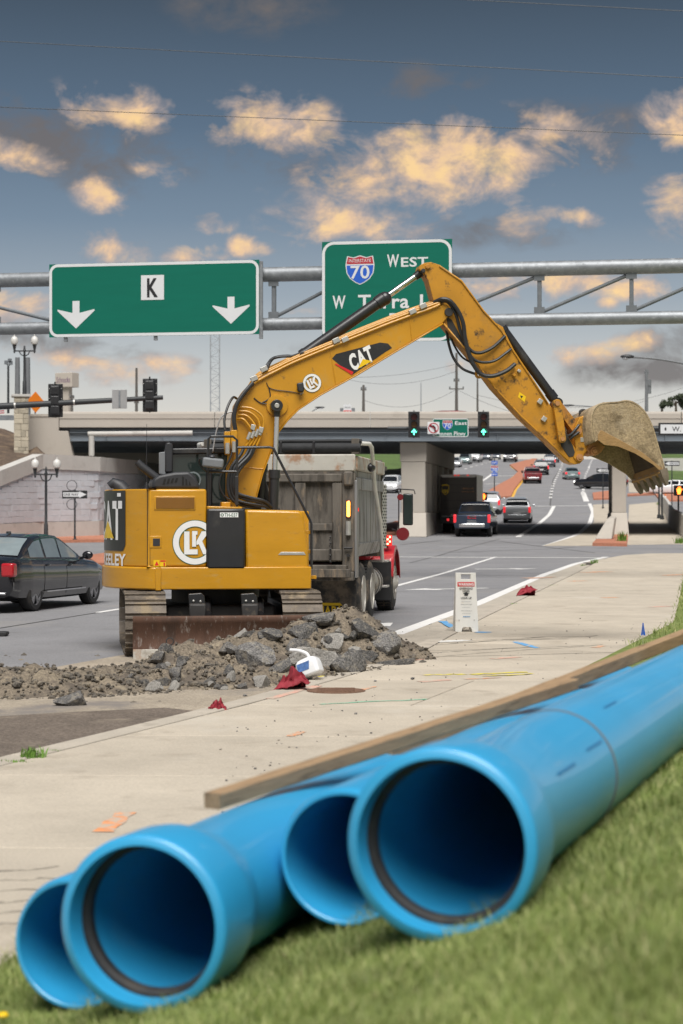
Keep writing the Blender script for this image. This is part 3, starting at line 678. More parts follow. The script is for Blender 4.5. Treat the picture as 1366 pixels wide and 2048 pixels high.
# stone column with the posts behind
sc = thing('stone_column', 'square tan stone column with flat cap at the end of the overpass', 'column', (bx(49), YB-1.2, bz(893)), R(12))
H = bz(797)-bz(893); w = .78
m = MB(); m.bb((-w/2+.04, -w/2+.04, -.6), (w/2-.04, w/2-.04, H)); m.build('core', 'stone', sc, ang=0)
m = MB(); m.bb((-w/2-.1, -w/2-.1, H), (w/2+.1, w/2+.1, H+.14)); m.build('cap', 'wall_cap', sc, ang=0, bevel=.02)
z = -.5; r = 0; random.seed(3)
while z < H-.05:
    h = min(random.choice([.2, .28, .36]), H-z)
    for face in (0, 1):
        x = -w/2
        while x < w/2-.02:
            l = min(random.choice([.25, .38, .5]), w/2-x)
            if w/2-x-l < .12: l = w/2-x
            m = MB(); m.bb((x+.006, -w/2-random.uniform(.0, .025), z+.006), (x+l-.006, -w/2+.08, z+h-.006)); o = m.build('stone', 'stone', sc, ang=0, bevel=.012, seg=1)
            if face: o.rotation_euler = (0, 0, R(90))
            x += l
    z += h
def post(name, label, cat, px, py0, py1, Y, r, mat, group=None, tip=None):
    a, b = at(px, py0, Y), at(px, py1, Y); t = thing(name, label, cat, a, 0, group)
    m = MB(); m.cyl((0, 0, -.02), (0, 0, b.z-a.z), r, r*.8, 12); m.build('post', mat, t); return t, b.z-a.z
def twin_lamp(px, py0, pytop, Y, label, globes=True, rz=0.):
    a = at(px, py0, Y); k = Y/F; H = (py0-pytop)*k; t = thing('street_lamp', label, 'street lamp', a, rz, None)
    m = MB(); m.lathe([(0, .17), (.1, .17), (.14, .12), (.9, .10), (.95, .075), (H*.72, .06), (H*.74, .09), (H*.76, .06), (H*.80, .05), (H*.82, .02)], (0, 0, 0), (0, 0, 1), 12); m.build('pole', 'pole_black', t)
    W = .55; m = MB(); m.bar((-W, 0, H*.735), (W, 0, H*.735), .06, .07)
    for s in (-1, 1):
        m.lathe([(0, .03), (.1, .06), (.12, .05), (.42, .1), (.45, .13), (.47, .02)], (s*W, 0, H*.70), (0, 0, 1), 12)
        m.tube([(s*.05, 0, H*.66), (s*.2, 0, H*.68), (s*.3, 0, H*.735)], .03, 6)
    m.build('arms', 'pole_black', t)
    for s in (-1, 1):
        m = MB(); m.lathe([(0, .09), (.06, .17), (.2, .21), (.36, .18), (.44, .11), (.47, .04), (.55, .03), (.58, .001)], (s*W, 0, H*.70+.455), (0, 0, 1), 14)
        m.build('globe', 'globe', t)
    return t
twin_lamp(92, 1084, 900, 96., 'black twin-globe street lamp standing before the grey block wall')
t_ = twin_lamp(49, 796, 668, YB-1.2, 'black twin-globe lamp on top of the stone column')
post('steel_post', 'left of the two tall grey posts behind the stone column lamp', 'post', 35, 830, 715, 112, .17, 'pole_grey', 'grey posts by the column')
post('steel_post', 'right of the two tall grey posts behind the stone column lamp', 'post', 55.5, 830, 715, 112.5, .17, 'pole_grey', 'grey posts by the column')
t, h = post('floodlight_mast', 'thin dark mast with small floodlights left of the stone column', 'mast', 16.5, 826, 733, 150, .1, 'pole_black')
m = MB(); k = 150/F
for dx, dz in ((-4, 8), (3, 12), (5, 7)): m.box((dx*k, 0, h+dz*k), (.28, .2, .3)); m.cyl((0, 0, h-.05), (dx*k, 0, h+dz*k), .04, n=6)
m.build('floodlights', 'galv_dark', t)
t = thing('road_work_sign', 'orange diamond road work sign seen edge-on behind the stone column', 'sign', at(64, 830, 111), R(40))
m = MB(); kk = 111/F; c = V((.25, 0, 26*kk)); r_ = .62
m.ext([c+V((-r_, 0, 0)), c+V((0, 0, -r_)), c+V((r_, 0, 0)), c+V((0, 0, r_))], (0, .03, 0)); m.build('panel', 'sign_orange', t, ang=0)
m = MB(); m.cyl((.25, .06, -.8), (.25, .06, 26*kk), .04); m.build('post', 'galv_dark', t)
t = thing('guardrail', 'low steel guardrail at the far left on top of the bank', 'guardrail', at(-20, 852, 116))
kk = 116/F; m = MB(); m.bb((-6, -.05, .35), (1.9, 0, .66)); m.build('rail', 'galvanised', t, ang=0)
for i in range(5):
    m = MB(); m.bb((-5+i*1.65, .02, -.6), (-4.85+i*1.65, .16, .7)); m.build('post', 'galvanised', t, ang=0)
t = thing('flag', 'small red and white striped flag at the left edge above the guardrail', 'flag', at(-8, 846, 113))
m = MB(); m.cyl((0, 0, -.2), (0, 0, 1.0), .02); m.build('staff', 'pole_grey', t)
for i in range(5):
    m = MB(); z = .55+i*.06; m.grid([[V((x*.1, math.sin(x)*.03, z+x*.005+dz)) for x in range(6)] for dz in (0, .06)]); m.build('stripe', ['sign_red', 'sign_white'][i % 2], t, recalc=False)
# ------------------------------------------------------------------ skyline behind the overpass
def far_pole(px, py0, py1, Y, label, arms=(), r=.16, mat='pole_wood', name='utility_pole', tx=()):
    a = at(px, py0, Y); k = Y/F; H = (py0-py1)*k; t = thing(name, label, 'utility pole', a, 0, 'utility poles')
    m = MB(); m.cyl((0, 0, -1), (0, 0, H), r, r*.7, 10); m.build('pole', mat, t)
    for f, wpx in arms:
        m = MB(); w = wpx*k; m.box((0, 0, H*f), (w, .12, .14)); m.build('crossarm', mat, t, ang=0)
        for i in range(3):
            m = MB(); m.lathe([(0, .05), (.1, .09), (.2, .09), (.28, .03)], (-w/2+.1+i*(w/2-.1), 0, H*f+.07), (0, 0, 1), 8); m.build('insulator', 'pole_grey', t)
    for f, dx in tx:
        m = MB(); m.cyl((dx*k, 0, H*f), (dx*k, 0, H*f-.9), .26, n=10); m.build('transformer', 'pole_grey', t)
    return t
far_pole(727, 830, 770, 230, 'short wooden utility pole above the overpass left of the lower signal', ((.84, 12),), .2)
far_pole(913, 820, 706, 250, 'tall wooden utility pole with two crossarms above the overpass sign', ((.37, 30), (.51, 12)), .22)
far_pole(955, 820, 752, 270, 'plain thin utility pole just right of the tall crossarm pole', (), .16)
far_pole(842, 820, 765, 260, 'very thin pale pole over the middle of the overpass', (), .09, 'lattice')
far_pole(1293, 820, 739, 215, 'grey utility pole with transformers above the bucket at right', ((.9, 9),), .22, 'pole_grey', tx=((.75, 5), (.6, 5)))
far_pole(273, 825, 736, 240, 'leaning wooden utility pole between the two left signals', ((.22, 10),), .2)
far_pole(144, 828, 790, 235, 'dark utility pole beside the pale pylon sign', ((.85, 10),), .18)
t = thing('lattice_tower', 'slim grey lattice tower behind the overpass under the left green sign', 'tower', at(430, 830, 210), 0); k = 210/F; H = (830-600)*k; w = 9*k
for sx in (-1, 1):
    m = MB(); m.cyl((sx*w, 0, -1), (sx*w, 0, H), .07, n=6); m.build('leg', 'lattice', t)
m = MB(); z = 0; i = 0
while z < H-w*2:
    s = -1 if i % 2 else 1; m.cyl((-w*s, 0, z), (w*s, 0, z+w*1.3), .03, n=5, cap=False); m.cyl((-w, 0, z), (w, 0, z), .025, n=5, cap=False); z += w*1.3; i += 1
m.build('bracing', 'lattice', t)
t = thing('pylon_sign', 'pale rectangular store pylon sign with purple script on a tan post', 'sign', at(134, 830, 250), R(-28)); k = 250/F
m = MB(); m.bb((-.55, -.4, -1), (.55, .4, 56*k)); m.build('post', 'pale_sign', t, ang=0)
m = MB(); m.bb((-1.35, -.8, 55*k), (1.35, .8, 84*k)); m.build('cabinet', 'pale_sign', t, ang=0, bevel=.05)
m = MB(); m.text('Schnucks', (0, -.82, 70*k), (1, 0, 0), (0, 0, 1), .75, 2.2); m.build('lettering', 'purple_text', t, ang=0, recalc=False)
t = thing('fuel_station_sign', 'grey shield fuel station sign with red centre peeking over the parapet', 'sign', at(695, 835, 200)); k = 200/F
m = MB(); m.bb((-15*k, 0, 0), (15*k, .3, 19*k)); m.build('panel', 'pole_grey', t, ang=0)
m = MB(); shp = [(-8, 2), (0, 0), (8, 2), (9, 12), (7, 20), (9, 25), (5, 27), (0, 25), (-5, 27), (-9, 25), (-7, 20), (-9, 12)]
m.ext([V((x*k, -.06, z*k)) for x, z in shp], (0, .05, 0)); m.build('shield', 'sign_white', t, ang=0)
m = MB(); m.bb((-8*k, -.1, 3*k), (8*k, -.062, 14*k)); m.build('red_band', 'decal_red', t, ang=0)
m = MB(); m.text('66', (0, -.11, 9*k), (1, 0, 0), (0, 0, 1), 8*k, 11*k, .02); m.build('lettering', 'sign_white', t, ang=0, recalc=False)
m = MB(); m.text('PHILLIPS', (0, -.07, 20*k), (1, 0, 0), (0, 0, 1), 3*k, 11*k); m.build('lettering', 'sign_black', t, ang=0, recalc=False)
def cobra(px, py, Y, armpx, label, rise, pole=True, left=True):
    k = Y/F; s = 1 if left else -1; a = at(px, py, Y); base = V((a.x+s*armpx*k, a.y, gz(Y) if Y < 100 else 6.))
    t = thing('street_light', label, 'street light', base); H = a.z-base.z-rise*k
    m = MB(); m.cyl((0, 0, 0), (0, 0, H), .12, .08, 12); m.build('pole', 'pole_grey', t)
    m = MB(); m.tube([(-s*armpx*k*f, 0, H+rise*k*(1-(1-f)**2.2)) for f in np.linspace(0, .9, 9)], .05, 8); m.build('arm', 'pole_grey', t)
    m = MB(); L = min(26*k, 1.0); x = -s*armpx*k; m.ball((x+s*L*.45, 0, H+rise*k+.02), (L*.55, .16, .09), 12, 8); m.build('lamp_head', 'pole_black', t)
    m = MB(); m.ball((x+s*L*.3, 0, H+rise*k-.05), (L*.25, .12, .09), 10, 6); m.build('lens', 'head_off', t)
cobra(1243, 714, 84, 180, 'grey cobra-head street light reaching in from the right above the bucket', 30)
cobra(1128, 811, 180, 110, 'small far cobra-head street light seen between arm and bucket', 10)
cobra(648, 815, 200, 24, 'tiny far street light just left of the shield fuel sign', 8, left=False)
# trees on the skyline
def tree(px, py0, py1, Y, wpx, label, seed, name='broadleaf_tree'):
    rnd = random.Random(seed); k = Y/F; a = at(px, py0, Y); H = (py0-py1)*k; W = wpx*k
    t = thing(name, label, 'tree', a, 0, 'trees on the skyline'); m = MB(); m.cyl((0, 0, -2), (0, 0, H*.7), .22, .09, 8)
    for i in range(7):
        an = rnd.uniform(0, 6.28); m.cyl((0, 0, H*rnd.uniform(.3, .6)), (math.cos(an)*W*.35, math.sin(an)*W*.35, H*rnd.uniform(.6, .95)), .07, .02, 6)
    m.build('trunk', 'bark', t); m = MB()
    cl = [(V((rnd.uniform(-.4, .4)*W, rnd.uniform(-.4, .4)*W, H*rnd.uniform(.42, .95))), rnd.uniform(.12, .24)*W) for _ in range(9)]
    for c, r in cl:
        for _ in range(80):
            d = V((rnd.gauss(0, 1), rnd.gauss(0, 1), rnd.gauss(0, .7))); d = d.normalized()*r*rnd.random()**.4; p = c+d; s = rnd.uniform(.10, .2)
            u = V((rnd.gauss(0, 1), rnd.gauss(0, 1), rnd.gauss(0, 1))).normalized(); w = u.orthogonal().normalized(); m.add([p-u*s, p+w*s*.6, p+u*s, p-w*s*.6], [(0, 1, 2, 3)])
    m.build('crown', 'tree_leaf', t, ang=0, recalc=False)
tree(1324, 826, 797, 200, 22, 'small round dark tree left of the two above the parapet', 1)
tree(1352, 826, 792, 205, 34, 'larger dark tree cut by the right edge above the parapet', 2)
tree(1385, 826, 800, 210, 44, 'dark tree just outside the right edge above the parapet', 3)
# overhead wires
def wire(a, b, sag, label, r=.014, name='power_line'):
    n = 24; P = [a+(b-a)*(i/n)+V((0, 0, -sag*4*(i/n)*(1-i/n))) for i in range(n+1)]; m = MB(); m.tube(P, r, 5, False)
    return tag(m.build(name, 'pole_black', None), label, 'wire', 'overhead wires')
wire(at(-200, 72, 75), at(1600, 168, 70), .0, 'second highest thin power line crossing the dark upper sky')
wire(at(-200, 206, 80), at(1600, 280, 74), .0, 'lowest thin power line crossing the clouds above the gantry')
wire(at(860, -4, 75), at(1600, 34, 72), .0, 'topmost thin power line in the upper right corner of the sky')
for i, (pa, pb, s) in enumerate([((560, 742), (913, 728), 1.2), ((700, 760), (913, 742), 1.), ((727, 800), (913, 778), 1.5), ((913, 778), (1293, 800), 3.), ((955, 790), (1366, 776), 2.)]):
    wire(at(*pa, 240), at(*pb, 240), s, ['upper faint line left of the tall crossarm pole', 'middle faint line left of the tall crossarm pole', 'faint line between the short pole and tall crossarm pole', 'sagging faint line right of the tall crossarm pole', 'faint line running right behind the excavator arm'][i], .02)
# grass slopes beyond the bridge
def slope(name, px, mat='far_grass', lift=0.):
    m = MB(); m.add([at(x, y, Y) for x, y, Y in px], [tuple(range(len(px)))]); return tag(m.build(name, mat, ang=0, recalc=False), kind='structure')
slope('grass_slope', [(1258, 932, 228), (1300, 950, 212), (1340, 970, 200), (1480, 970, 200), (1480, 895, 270), (1300, 900, 270)])
slope('grass_slope', [(700, 940, 230), (790, 938, 230), (880, 925, 260), (880, 895, 300), (700, 895, 280)])
t = thing('guide_wall', 'long low grey concrete wall on the grass slope at right', 'wall', at(1345, 935, 222)); m = MB(); m.bb((-4, 0, -.5), (9, .4, 1.1)); m.build('wall', 'wall_cap', t, ang=0)
# concrete wall beside the right underpass pavement
uw = thing('underpass_wall', 'low grey concrete wall along the right underpass pavement', 'wall', (0, 0, 0))
A = [gp(1316, 1004), gp(1330, 1030), gp(1340, 1056), gp(1385, 1088)]; TH = [.9, 1.2, 1.25, 1.2]
for i, (a, b) in enumerate(zip(A, A[1:])):
    m = MB(); d = V((b.y-a.y, -(b.x-a.x), 0)).normalized()*-.3
    if d.x < 0: d = -d
    e = (b-a)*.003
    m.prism([a+e, a+e+d, a+e+d*.9+V((0, 0, TH[i])), a+e+d*.2+V((0, 0, TH[i]))], [b-e, b-e+d, b-e+d*.9+V((0, 0, TH[i+1])), b-e+d*.2+V((0, 0, TH[i+1]))]); m.build('panel', 'wall_cap', uw, ang=0, bevel=.03, seg=1)
m = MB(); dw = thing('wing_block', 'sloping concrete end block on the brick island by the slim pier', 'barrier', gp(1217, 1078, .15))
k = 100/F
m.ext([V((-27*k, 0, 0)), V((6*k, 0, 0)), V((20*k, 1.5, 40*k)), V((6*k, 1.5, 40*k))], (.25, .9, .1)); m.build('block', 'pier_concrete', dw, ang=0, bevel=.03, seg=1)
# ------------------------------------------------------------------ sign gantry over the road
GP_ = Plane((0, 55, 0), R(-9.7))
g0 = thing('sign_gantry', 'galvanised steel truss gantry spanning the view behind the excavator boom', 'gantry', (0, 55, 0), R(-9.7))
zT, zB = GP_(683, 546).z, GP_(683, 646).z
xl, xr = -13.5, 17.
for z, r in ((zT, .215), (zB, .185)):
    m = MB(); m.cyl((xl, 0, z), (xr, 0, z), r, n=24); m.build('chord', 'galvanised', g0)
for i, px in enumerate((-155, 0, 548, 1079, 1263, 1450, 1640)):
    x = GP_(px, 600).x
    if i == 1: x -= .1
    m = MB(); m.bb((x-.06, -.06, zB+.1), (x+.06, .06, zT-.1)); m.build('vertical', 'galv_dark', g0, ang=0, bevel=.01, seg=1)
    for z in (zT-.25, zB+.25):
        m = MB(); m.bb((x-.15, -.09, z-.1), (x+.15, -.061, z+.1)); m.build('gusset', 'galv_dark', g0, ang=0)
for a, b in ((-150, 105), (-300, -155), (552, 690), (895, 1075), (1085, 1258), (1268, 1440), (1455, 1630)):
    xa, xb = GP_(a, 600).x, GP_(b, 600).x; up = b != 105
    m = MB(); m.cyl((xa, 0, zB+.22 if up else zT-.22), (xb, 0, zT-.22 if up else zB+.22), .055, n=10); m.build('diagonal', 'galv_dark', g0)
for x in (xl, xr):
    m = MB(); m.cyl((x, 0, -.1), (x, 0, zT+.4), .28, n=18); m.build('upright', 'galvanised', g0)
def panel(name, label, pl, corners, off, text_fn, parent_loc, rz):
    t = thing(name, label, 'sign', parent_loc, rz); (a, b), (c, d) = corners
    P0, P1 = pl(a, b, off), pl(c, d, off); x0, x1, z0, z1 = P0.x, P1.x, P1.z, P0.z
    m = MB(); m.bb((x0, off, z0), (x1, off+.04, z1)); m.build('panel', 'sign_green', t, ang=0)
    rr = .12*min(x1-x0, z1-z0); ring = []; b_ = .05
    def rrect(ins):
        o = []; r_ = max(rr-ins, .01)
        for cx, cz, a0 in ((x1-ins-r_, z1-ins-r_, 0), (x0+ins+r_, z1-ins-r_, 90), (x0+ins+r_, z0+ins+r_, 180), (x1-ins-r_, z0+ins+r_, 270)):
            for k in range(7): an = R(a0+15*k); o.append(V((cx+r_*math.cos(an), off-.004, cz+r_*math.sin(an))))
        return o
    m = MB(); bw = min(.085, .045*(z1-z0)); A, B = rrect(.003), rrect(bw); n = len(A)
    m.add(A+B, [(i, (i+1) % n, (i+1) % n+n, i+n) for i in range(n)]); m.build('border', 'sign_white', t, ang=0, recalc=False)
    text_fn(t, x0, x1, z0, z1, off-.005, pl); return t
XA, ZA = V((1, 0, 0)), V((0, 0, 1))
def word(t, body, pl, px, py, hpx, wpx, off, mat='sign_white', bold=.02, name='lettering'):
    c = pl(px, py, off); k = (pl(px+10, py, off).x-c.x)/10
    m = MB(); m.text(body, c, XA, ZA, hpx*k, wpx*k if wpx else None, bold); return m.build(name, mat, t, ang=0, recalc=False)
def down_arrow(t, pl, px, py, off, s=1.):
    c = pl(px, py, off); k = (pl(px+10, py, off).x-c.x)/10*s
    pts = [(-7, 26), (7, 26), (7, 3), (37, 10), (37, 7), (0, -27), (-37, 7), (-37, 10), (-7, 3)]
    m = MB(); m.add([c+V((x*k, 0, z*k)) for x, z in pts], [tuple(range(9))]); m.build('arrow', 'sign_white', t, ang=0, recalc=False)
def signK(t, x0, x1, z0, z1, off, pl):
    c = pl(305, 575, off); k = (pl(315, 575, off).x-c.x)/10; m = MB(); m.bb((c.x-23*k, off, c.z-24*k), (c.x+23*k, off-.004, c.z+24*k)); m.build('plate', 'sign_white', t, ang=0, bevel=.02)
    word(t, 'K', pl, 305, 575, 35, 22, off-.008, 'sign_black', .03); down_arrow(t, pl, 152, 629, off); down_arrow(t, pl, 462, 620, off)
def brackets(t, pl, xs, off):
    for px in xs:
        c = pl(px, 600, off); m = MB(); m.bb((c.x-.05, off+.04, zB-.45), (c.x+.05, off+.12, zT+.35)); m.build('hanger', 'galvanised', t, ang=0)
        for z in (zB, zT):
            for dz in (-.3, .3):
                m = MB(); m.cyl((c.x, off+.06, z+dz), (c.x, off+.16, z+dz), .035, n=6); m.build('bolt', 'galv_dark', t)
loc = (0, 55, 0); rz = R(-9.7)
t = panel('lane_sign', 'wide green overhead sign with letter K and two down arrows', GP_, ((98.5, 529), (518, 668)), -.40, signK, loc, rz); brackets(t, GP_, (130, 310, 521), -.40)
def shield(t, pl, px, py, hpx, off, num=True):
    c = pl(px, py, off); k = (pl(px+10, py, off).x-c.x)/10*hpx/57
    pts = [(-26, 28), (-13, 25), (0, 29), (13, 25), (26, 28), (29, 10), (27, -6), (20, -17), (9, -25), (0, -29), (-9, -25), (-20, -17), (-27, -6), (-29, 10)]
    m = MB(); m.add([c+V((x*k, 0, z*k)) for x, z in pts], [tuple(range(14))]); m.build('shield_rim', 'sign_white', t, ang=0, recalc=False)
    m = MB(); m.add([c+V((x*k*.93, -.004, z*k*.93)) for x, z in [(-29, 10), (29, 10)]+pts[6:13]], [tuple(range(9))]); m.build('shield_field', 'sign_blue', t, ang=0, recalc=False)
    m = MB(); m.add([c+V((x*k*.93, -.004, z*k*.93)) for x, z in [(-29, 13)]+pts[0:5]+[(29, 13)]], [tuple(range(7))]); m.build('shield_crown', 'sign_red', t, ang=0, recalc=False)
    m = MB(); m.text('INTERSTATE', c+V((0, -.008, 18.5*k)), XA, ZA, 6.5*k, 44*k); m.build('lettering', 'sign_white', t, ang=0, recalc=False)
    m = MB(); m.text('70', c+V((0, -.008, -4*k)), XA, ZA, 25*k, 38*k, .015); m.build('lettering', 'sign_white', t, ang=0, recalc=False)
def sign70(t, x0, x1, z0, z1, off, pl):
    shield(t, pl, 720, 540, 57, off)
    word(t, 'W', pl, 786, 521, 24, 24, off); word(t, 'EST', pl, 829, 523.5, 18, 54, off)
    word(t, 'W', pl, 678, 604, 25, 26, off); word(t, 'Terra', pl, 767, 602.5, 27, 102, off); word(t, 'Ln', pl, 860, 602, 27, 40, off); down_arrow(t, pl, 785, 650, off, .9)
t = panel('route_sign', 'tall green overhead sign for Interstate 70 West behind the excavator boom', GP_, ((644, 484), (904, 681)), -.40, sign70, loc, rz); brackets(t, GP_, (690, 775, 870), -.40)
# ------------------------------------------------------------------ traffic signals
def signal(px, py, Y, hpx, label, back=False, rz=0.):
    c = at(px, py, Y); k = Y/F; h = hpx*k; t = thing('traffic_signal', label, 'traffic signal', c, rz, 'signal heads on the mast arms')
    w = h*.44; m = MB(); m.bb((-w/2, 0, -h/2), (w/2, .03, h/2)); m.build('backplate', 'black_paint', t, ang=0, bevel=.05)
    s = -1 if not back else 1
    m = MB(); m.bb((-w*.3, .03, -h*.44), (w*.3, .2, h*.44)) if not back else m.bb((-w*.3, -.2, -h*.44), (w*.3, -.001, h*.44)); m.build('housing', 'black_plastic', t, ang=0, bevel=.02)
    for i, mt in enumerate(('lens_red', 'lens_amber', 'lamp_green')):
        z = h*(.29-.29*i)
        if back:
            m = MB(); m.bb((-w*.26, -.24, z-h*.12), (w*.26, -.201, z+h*.12)); m.build('door', 'black_paint', t, ang=0, bevel=.02)
            for b in (-1, 1):
                m = MB(); m.ball((b*w*.42, -.01, z+h*.06), .018, 6, 4); m.build('bolt', 'steel_pale', t)
            continue
        r = h*.115
        if mt != 'lamp_green': m = MB(); m.cyl((0, -.03, z), (0, -.002, z), r, n=18); m.build('lens', mt, t)
        else:
            m = MB(); m.cyl((0, -.02, z), (0, -.002, z), r, n=18); m.build('lens', 'sign_black', t)
            m = MB(); q = r*1.05
            m.add([V((x*q, -.03, z+y*q)) for x, y in [(-.17, -.9), (.17, -.9), (.17, .25), (.62, -.2), (.85, .05), (0, .95), (-.85, .05), (-.62, -.2), (-.17, .25)]], [tuple(range(9))]); m.build('green_arrow', 'lamp_green', t, ang=0, recalc=False)
        m = MB(); n = 10; rows = []
        for yy, ext_ in ((-.002, 1.08), (-.24, 1.12)): rows.append([V((math.cos(a)*r*ext_, yy, z+math.sin(a)*r*ext_)) for a in np.linspace(R(-20), R(200), n)])
        m.grid(rows); m.build('visor', 'black_plastic', t, recalc=False)
    m = MB(); m.cyl((0, .1 if not back else -.12, -h*.52), (0, .1 if not back else -.12, h*.55), .03, n=8); m.build('bracket', 'black_paint', t)
    return t
signal(828, 849, 92, 52, 'green-arrow traffic signal left of the no-left-turn sign')
signal(967, 849, 92, 52, 'green-arrow traffic signal right of the East route sign')
signal(111, 801, 72, 67, 'back of the black traffic signal over the stone column', True)
signal(300, 790.5, 72, 67, 'back of the black traffic signal at the end of the left mast arm', True)
def mast(name_label, p0, p1, Y, rpx, pole_px):
    k = Y/F; a, b = at(*p0, Y), at(*p1, Y); base = V((a.x, Y, gz(Y)))
    t = thing('mast_arm', name_label, 'mast arm', base)
    m = MB(); m.cyl((0, 0, -.1), (0, 0, a.z-base.z+.5), .17, .13, 16); m.build('pole', 'pole_black', t)
    m = MB(); m.tube([V((0, .18, a.z-base.z)), (b-base)+V((0, .18, 0))], .1, 14, rs=[rpx*k, rpx*k*.62]); m.build('arm', 'pole_black', t)
    for f in (.25, .55, .8):
        p = V((0, .18, a.z-base.z)).lerp((b-base)+V((0, .18, 0)), f); d = (b-a).normalized(); r = rpx*k*(1-.38*f)+.008; m = MB(); m.cyl(p-d*.03, p+d*.03, r, n=14); m.build('clamp', 'steel_pale', t)
    return t
mast('left black signal mast arm reaching in front of the stone column', (-70, 816), (325, 794.5), 71.7, 7.2, 0)
mast('right black signal mast arm in front of the overpass girder', (1500, 857), (776, 856.5), 92.2, 6.2, 0)
t = thing('blank_sign', 'grey rear of a square sign on the left mast arm', 'sign', at(239, 798, 71.5)); m = MB(); m.bb((-.28, 0, -.36), (.28, .02, .36)); m.build('panel', 'sign_back', t, ang=0, bevel=.03)
m = MB(); m.bb((-.03, -.03, -.3), (.03, -.001, .3)); m.build('strut', 'galvanised', t, ang=0)
P92 = Plane((0, 91.9, 0), 0)
def sE(t, x0, x1, z0, z1, off, pl):
    shield(t, pl, 895, 850, 20, off); word(t, 'East', pl, 922, 846, 7, 24, off); word(t, 'Brennen Pkwy', pl, 899, 867, 8, 64, off, bold=.015)
panel('route_sign', 'small green sign for 70 East and Brennen Pkwy on the right mast arm', P92, ((865, 837), (937, 874)), 0, sE, (0, 91.9, 0), 0)
t = thing('turn_sign', 'square white no left turn sign with red ring beside the green sign', 'sign', at(867, 856, 91.7)); k = 91.7/F
m = MB(); m.bb((-12*k, 0, -12*k), (12*k, .02, 12*k)); m.build('panel', 'sign_white', t, ang=0, bevel=.02)
m = MB(); m.lathe([(0, 10.5*k), (.004, 10.5*k), (.004, 8.6*k), (0, 8.6*k)], (0, -.006, 0), (0, 1, 0), 28, close=True); m.build('red_ring', 'sign_red', t)
m = MB(); m.tube([(3*k, -.006, -7*k), (3*k, -.006, 1*k), (0, -.006, 4*k), (-4*k, -.006, 4*k)], 1.5*k, 6); m.add([(-9*k, -.007, 4*k), (-4*k, -.007, 8*k), (-4*k, -.007, 0)], [(0, 1, 2)]); m.build('arrow', 'sign_black', t)
m = MB(); m.bar((-7*k, -.03, 7*k), (7*k, -.03, -7*k), .004, 1.8*k); m.build('red_bar', 'sign_red', t, ang=0)
t = thing('street_name_sign', 'white W. Terra street name sign hanging at the right edge', 'sign', at(1366, 858, 91.8)); k = 91.8/F
m = MB(); m.bb((-49*k, 0, -12.5*k), (60*k, .05, 12.5*k)); m.build('frame', 'sign_black', t, ang=0, bevel=.01)
m = MB(); m.bb((-45*k, -.012, -9*k), (56*k, -.001, 9*k)); m.build('face', 'sign_white', t, ang=0)
m = MB(); m.text('W. Terra Ln', V((-22*k, -.016, 0)), XA, ZA, 9.5*k, 74*k, .01, align='L'); m.build('lettering', 'sign_black', t, ang=0, recalc=False)
m = MB(); m.ball((-35*k, -.014, 0), (2*k, .003, 3.5*k), 8, 6); m.build('emblem', 'sign_black', t)
# ------------------------------------------------------------------ one-way and route signs on posts
def one_way(px, py, base_py, Y, wpx, left, label, rz=0., post=True):
    k = Y/F; c = at(px, py, Y); b = V((c.x, Y, gz(Y)+.1)); t = thing('one_way_sign', label, 'sign', b, rz); z = c.z-b.z; w = wpx*k; h = w*.32
    m = MB(); m.cyl((0, .04, -.15), (0, .04, z+h*.6), .045, n=10); m.build('post', 'pole_black', t)
    m = MB(); m.lathe([(0, .11), (.06, .11), (.1, .06), (.25, .05)], (0, .04, 0), (0, 0, 1), 10); m.build('base', 'pole_black', t)
    m = MB(); m.bb((-w/2, -.02, z-h/2), (w/2, -.005, z+h/2)); m.build('panel', 'sign_black', t, ang=0, bevel=.01)
    s = -1 if left else 1; m = MB()
    m.add([V((s*x*w, -.024, z+y*h)) for x, y in [(-.46, -.28), (.18, -.28), (.18, -.42), (.47, 0), (.18, .42), (.18, .28), (-.46, .28)]], [tuple(range(7))]); m.build('arrow', 'sign_white', t, ang=0, recalc=False)
    m = MB(); m.text('ONE WAY', V((-s*.14*w, -.028, z)), XA, ZA, h*.32, w*.58, .02); m.build('lettering', 'sign_black', t, ang=0, recalc=False); return t
t = one_way(149.5, 989, 1084, 96, 50, False, 'black and white ONE WAY sign pointing right before the block wall')
m = MB(); z = at(149, 975, 96).z-gz(96)-.1
for zz in (z+.1, z-.85): m.lathe([(0, .27), (.02, .27), (.02, .24), (0, .24)], (-.15, .0, zz), (0, 1, 0), 20, close=True)
m.build('rings', 'pole_black', t)
one_way(1206, 941, 1000, 158, 26, True, 'ONE WAY sign pointing left on the brick island by the turning car')
one_way(1344, 927, 1010, 150, 30, True, 'ONE WAY sign pointing left near the right edge')
k = 165/F; t = thing('route_marker', 'blue East 70 route marker on a thin post on the brick median', 'sign', V((at(989, 0, 165).x, 165, gz(165)+.15))); zc_ = at(989, 937, 165).z-gz(165)-.15
m = MB(); m.cyl((0, .04, -.05), (0, .04, zc_+.9), .045, n=8); m.build('post', 'pole_black', t)
P165 = Plane((at(989, 0, 165).x, 165, gz(165)+.15), 0)
m = MB(); m.bb((-6*k, -.02, zc_+8*k), (6*k, 0, zc_+15*k)); m.build('plate', 'sign_blue', t, ang=0)
m = MB(); m.text('EAST', V((0, -.03, zc_+11.5*k)), XA, ZA, 3.5*k, 9*k, .02); m.build('lettering', 'sign_white', t, ang=0, recalc=False)
shield(t, P165, 989, 938.5, 15, -.03)
m = MB(); m.bb((-6*k, -.02, zc_-15*k), (6*k, 0, zc_-8.5*k)); m.build('plate', 'sign_blue', t, ang=0)
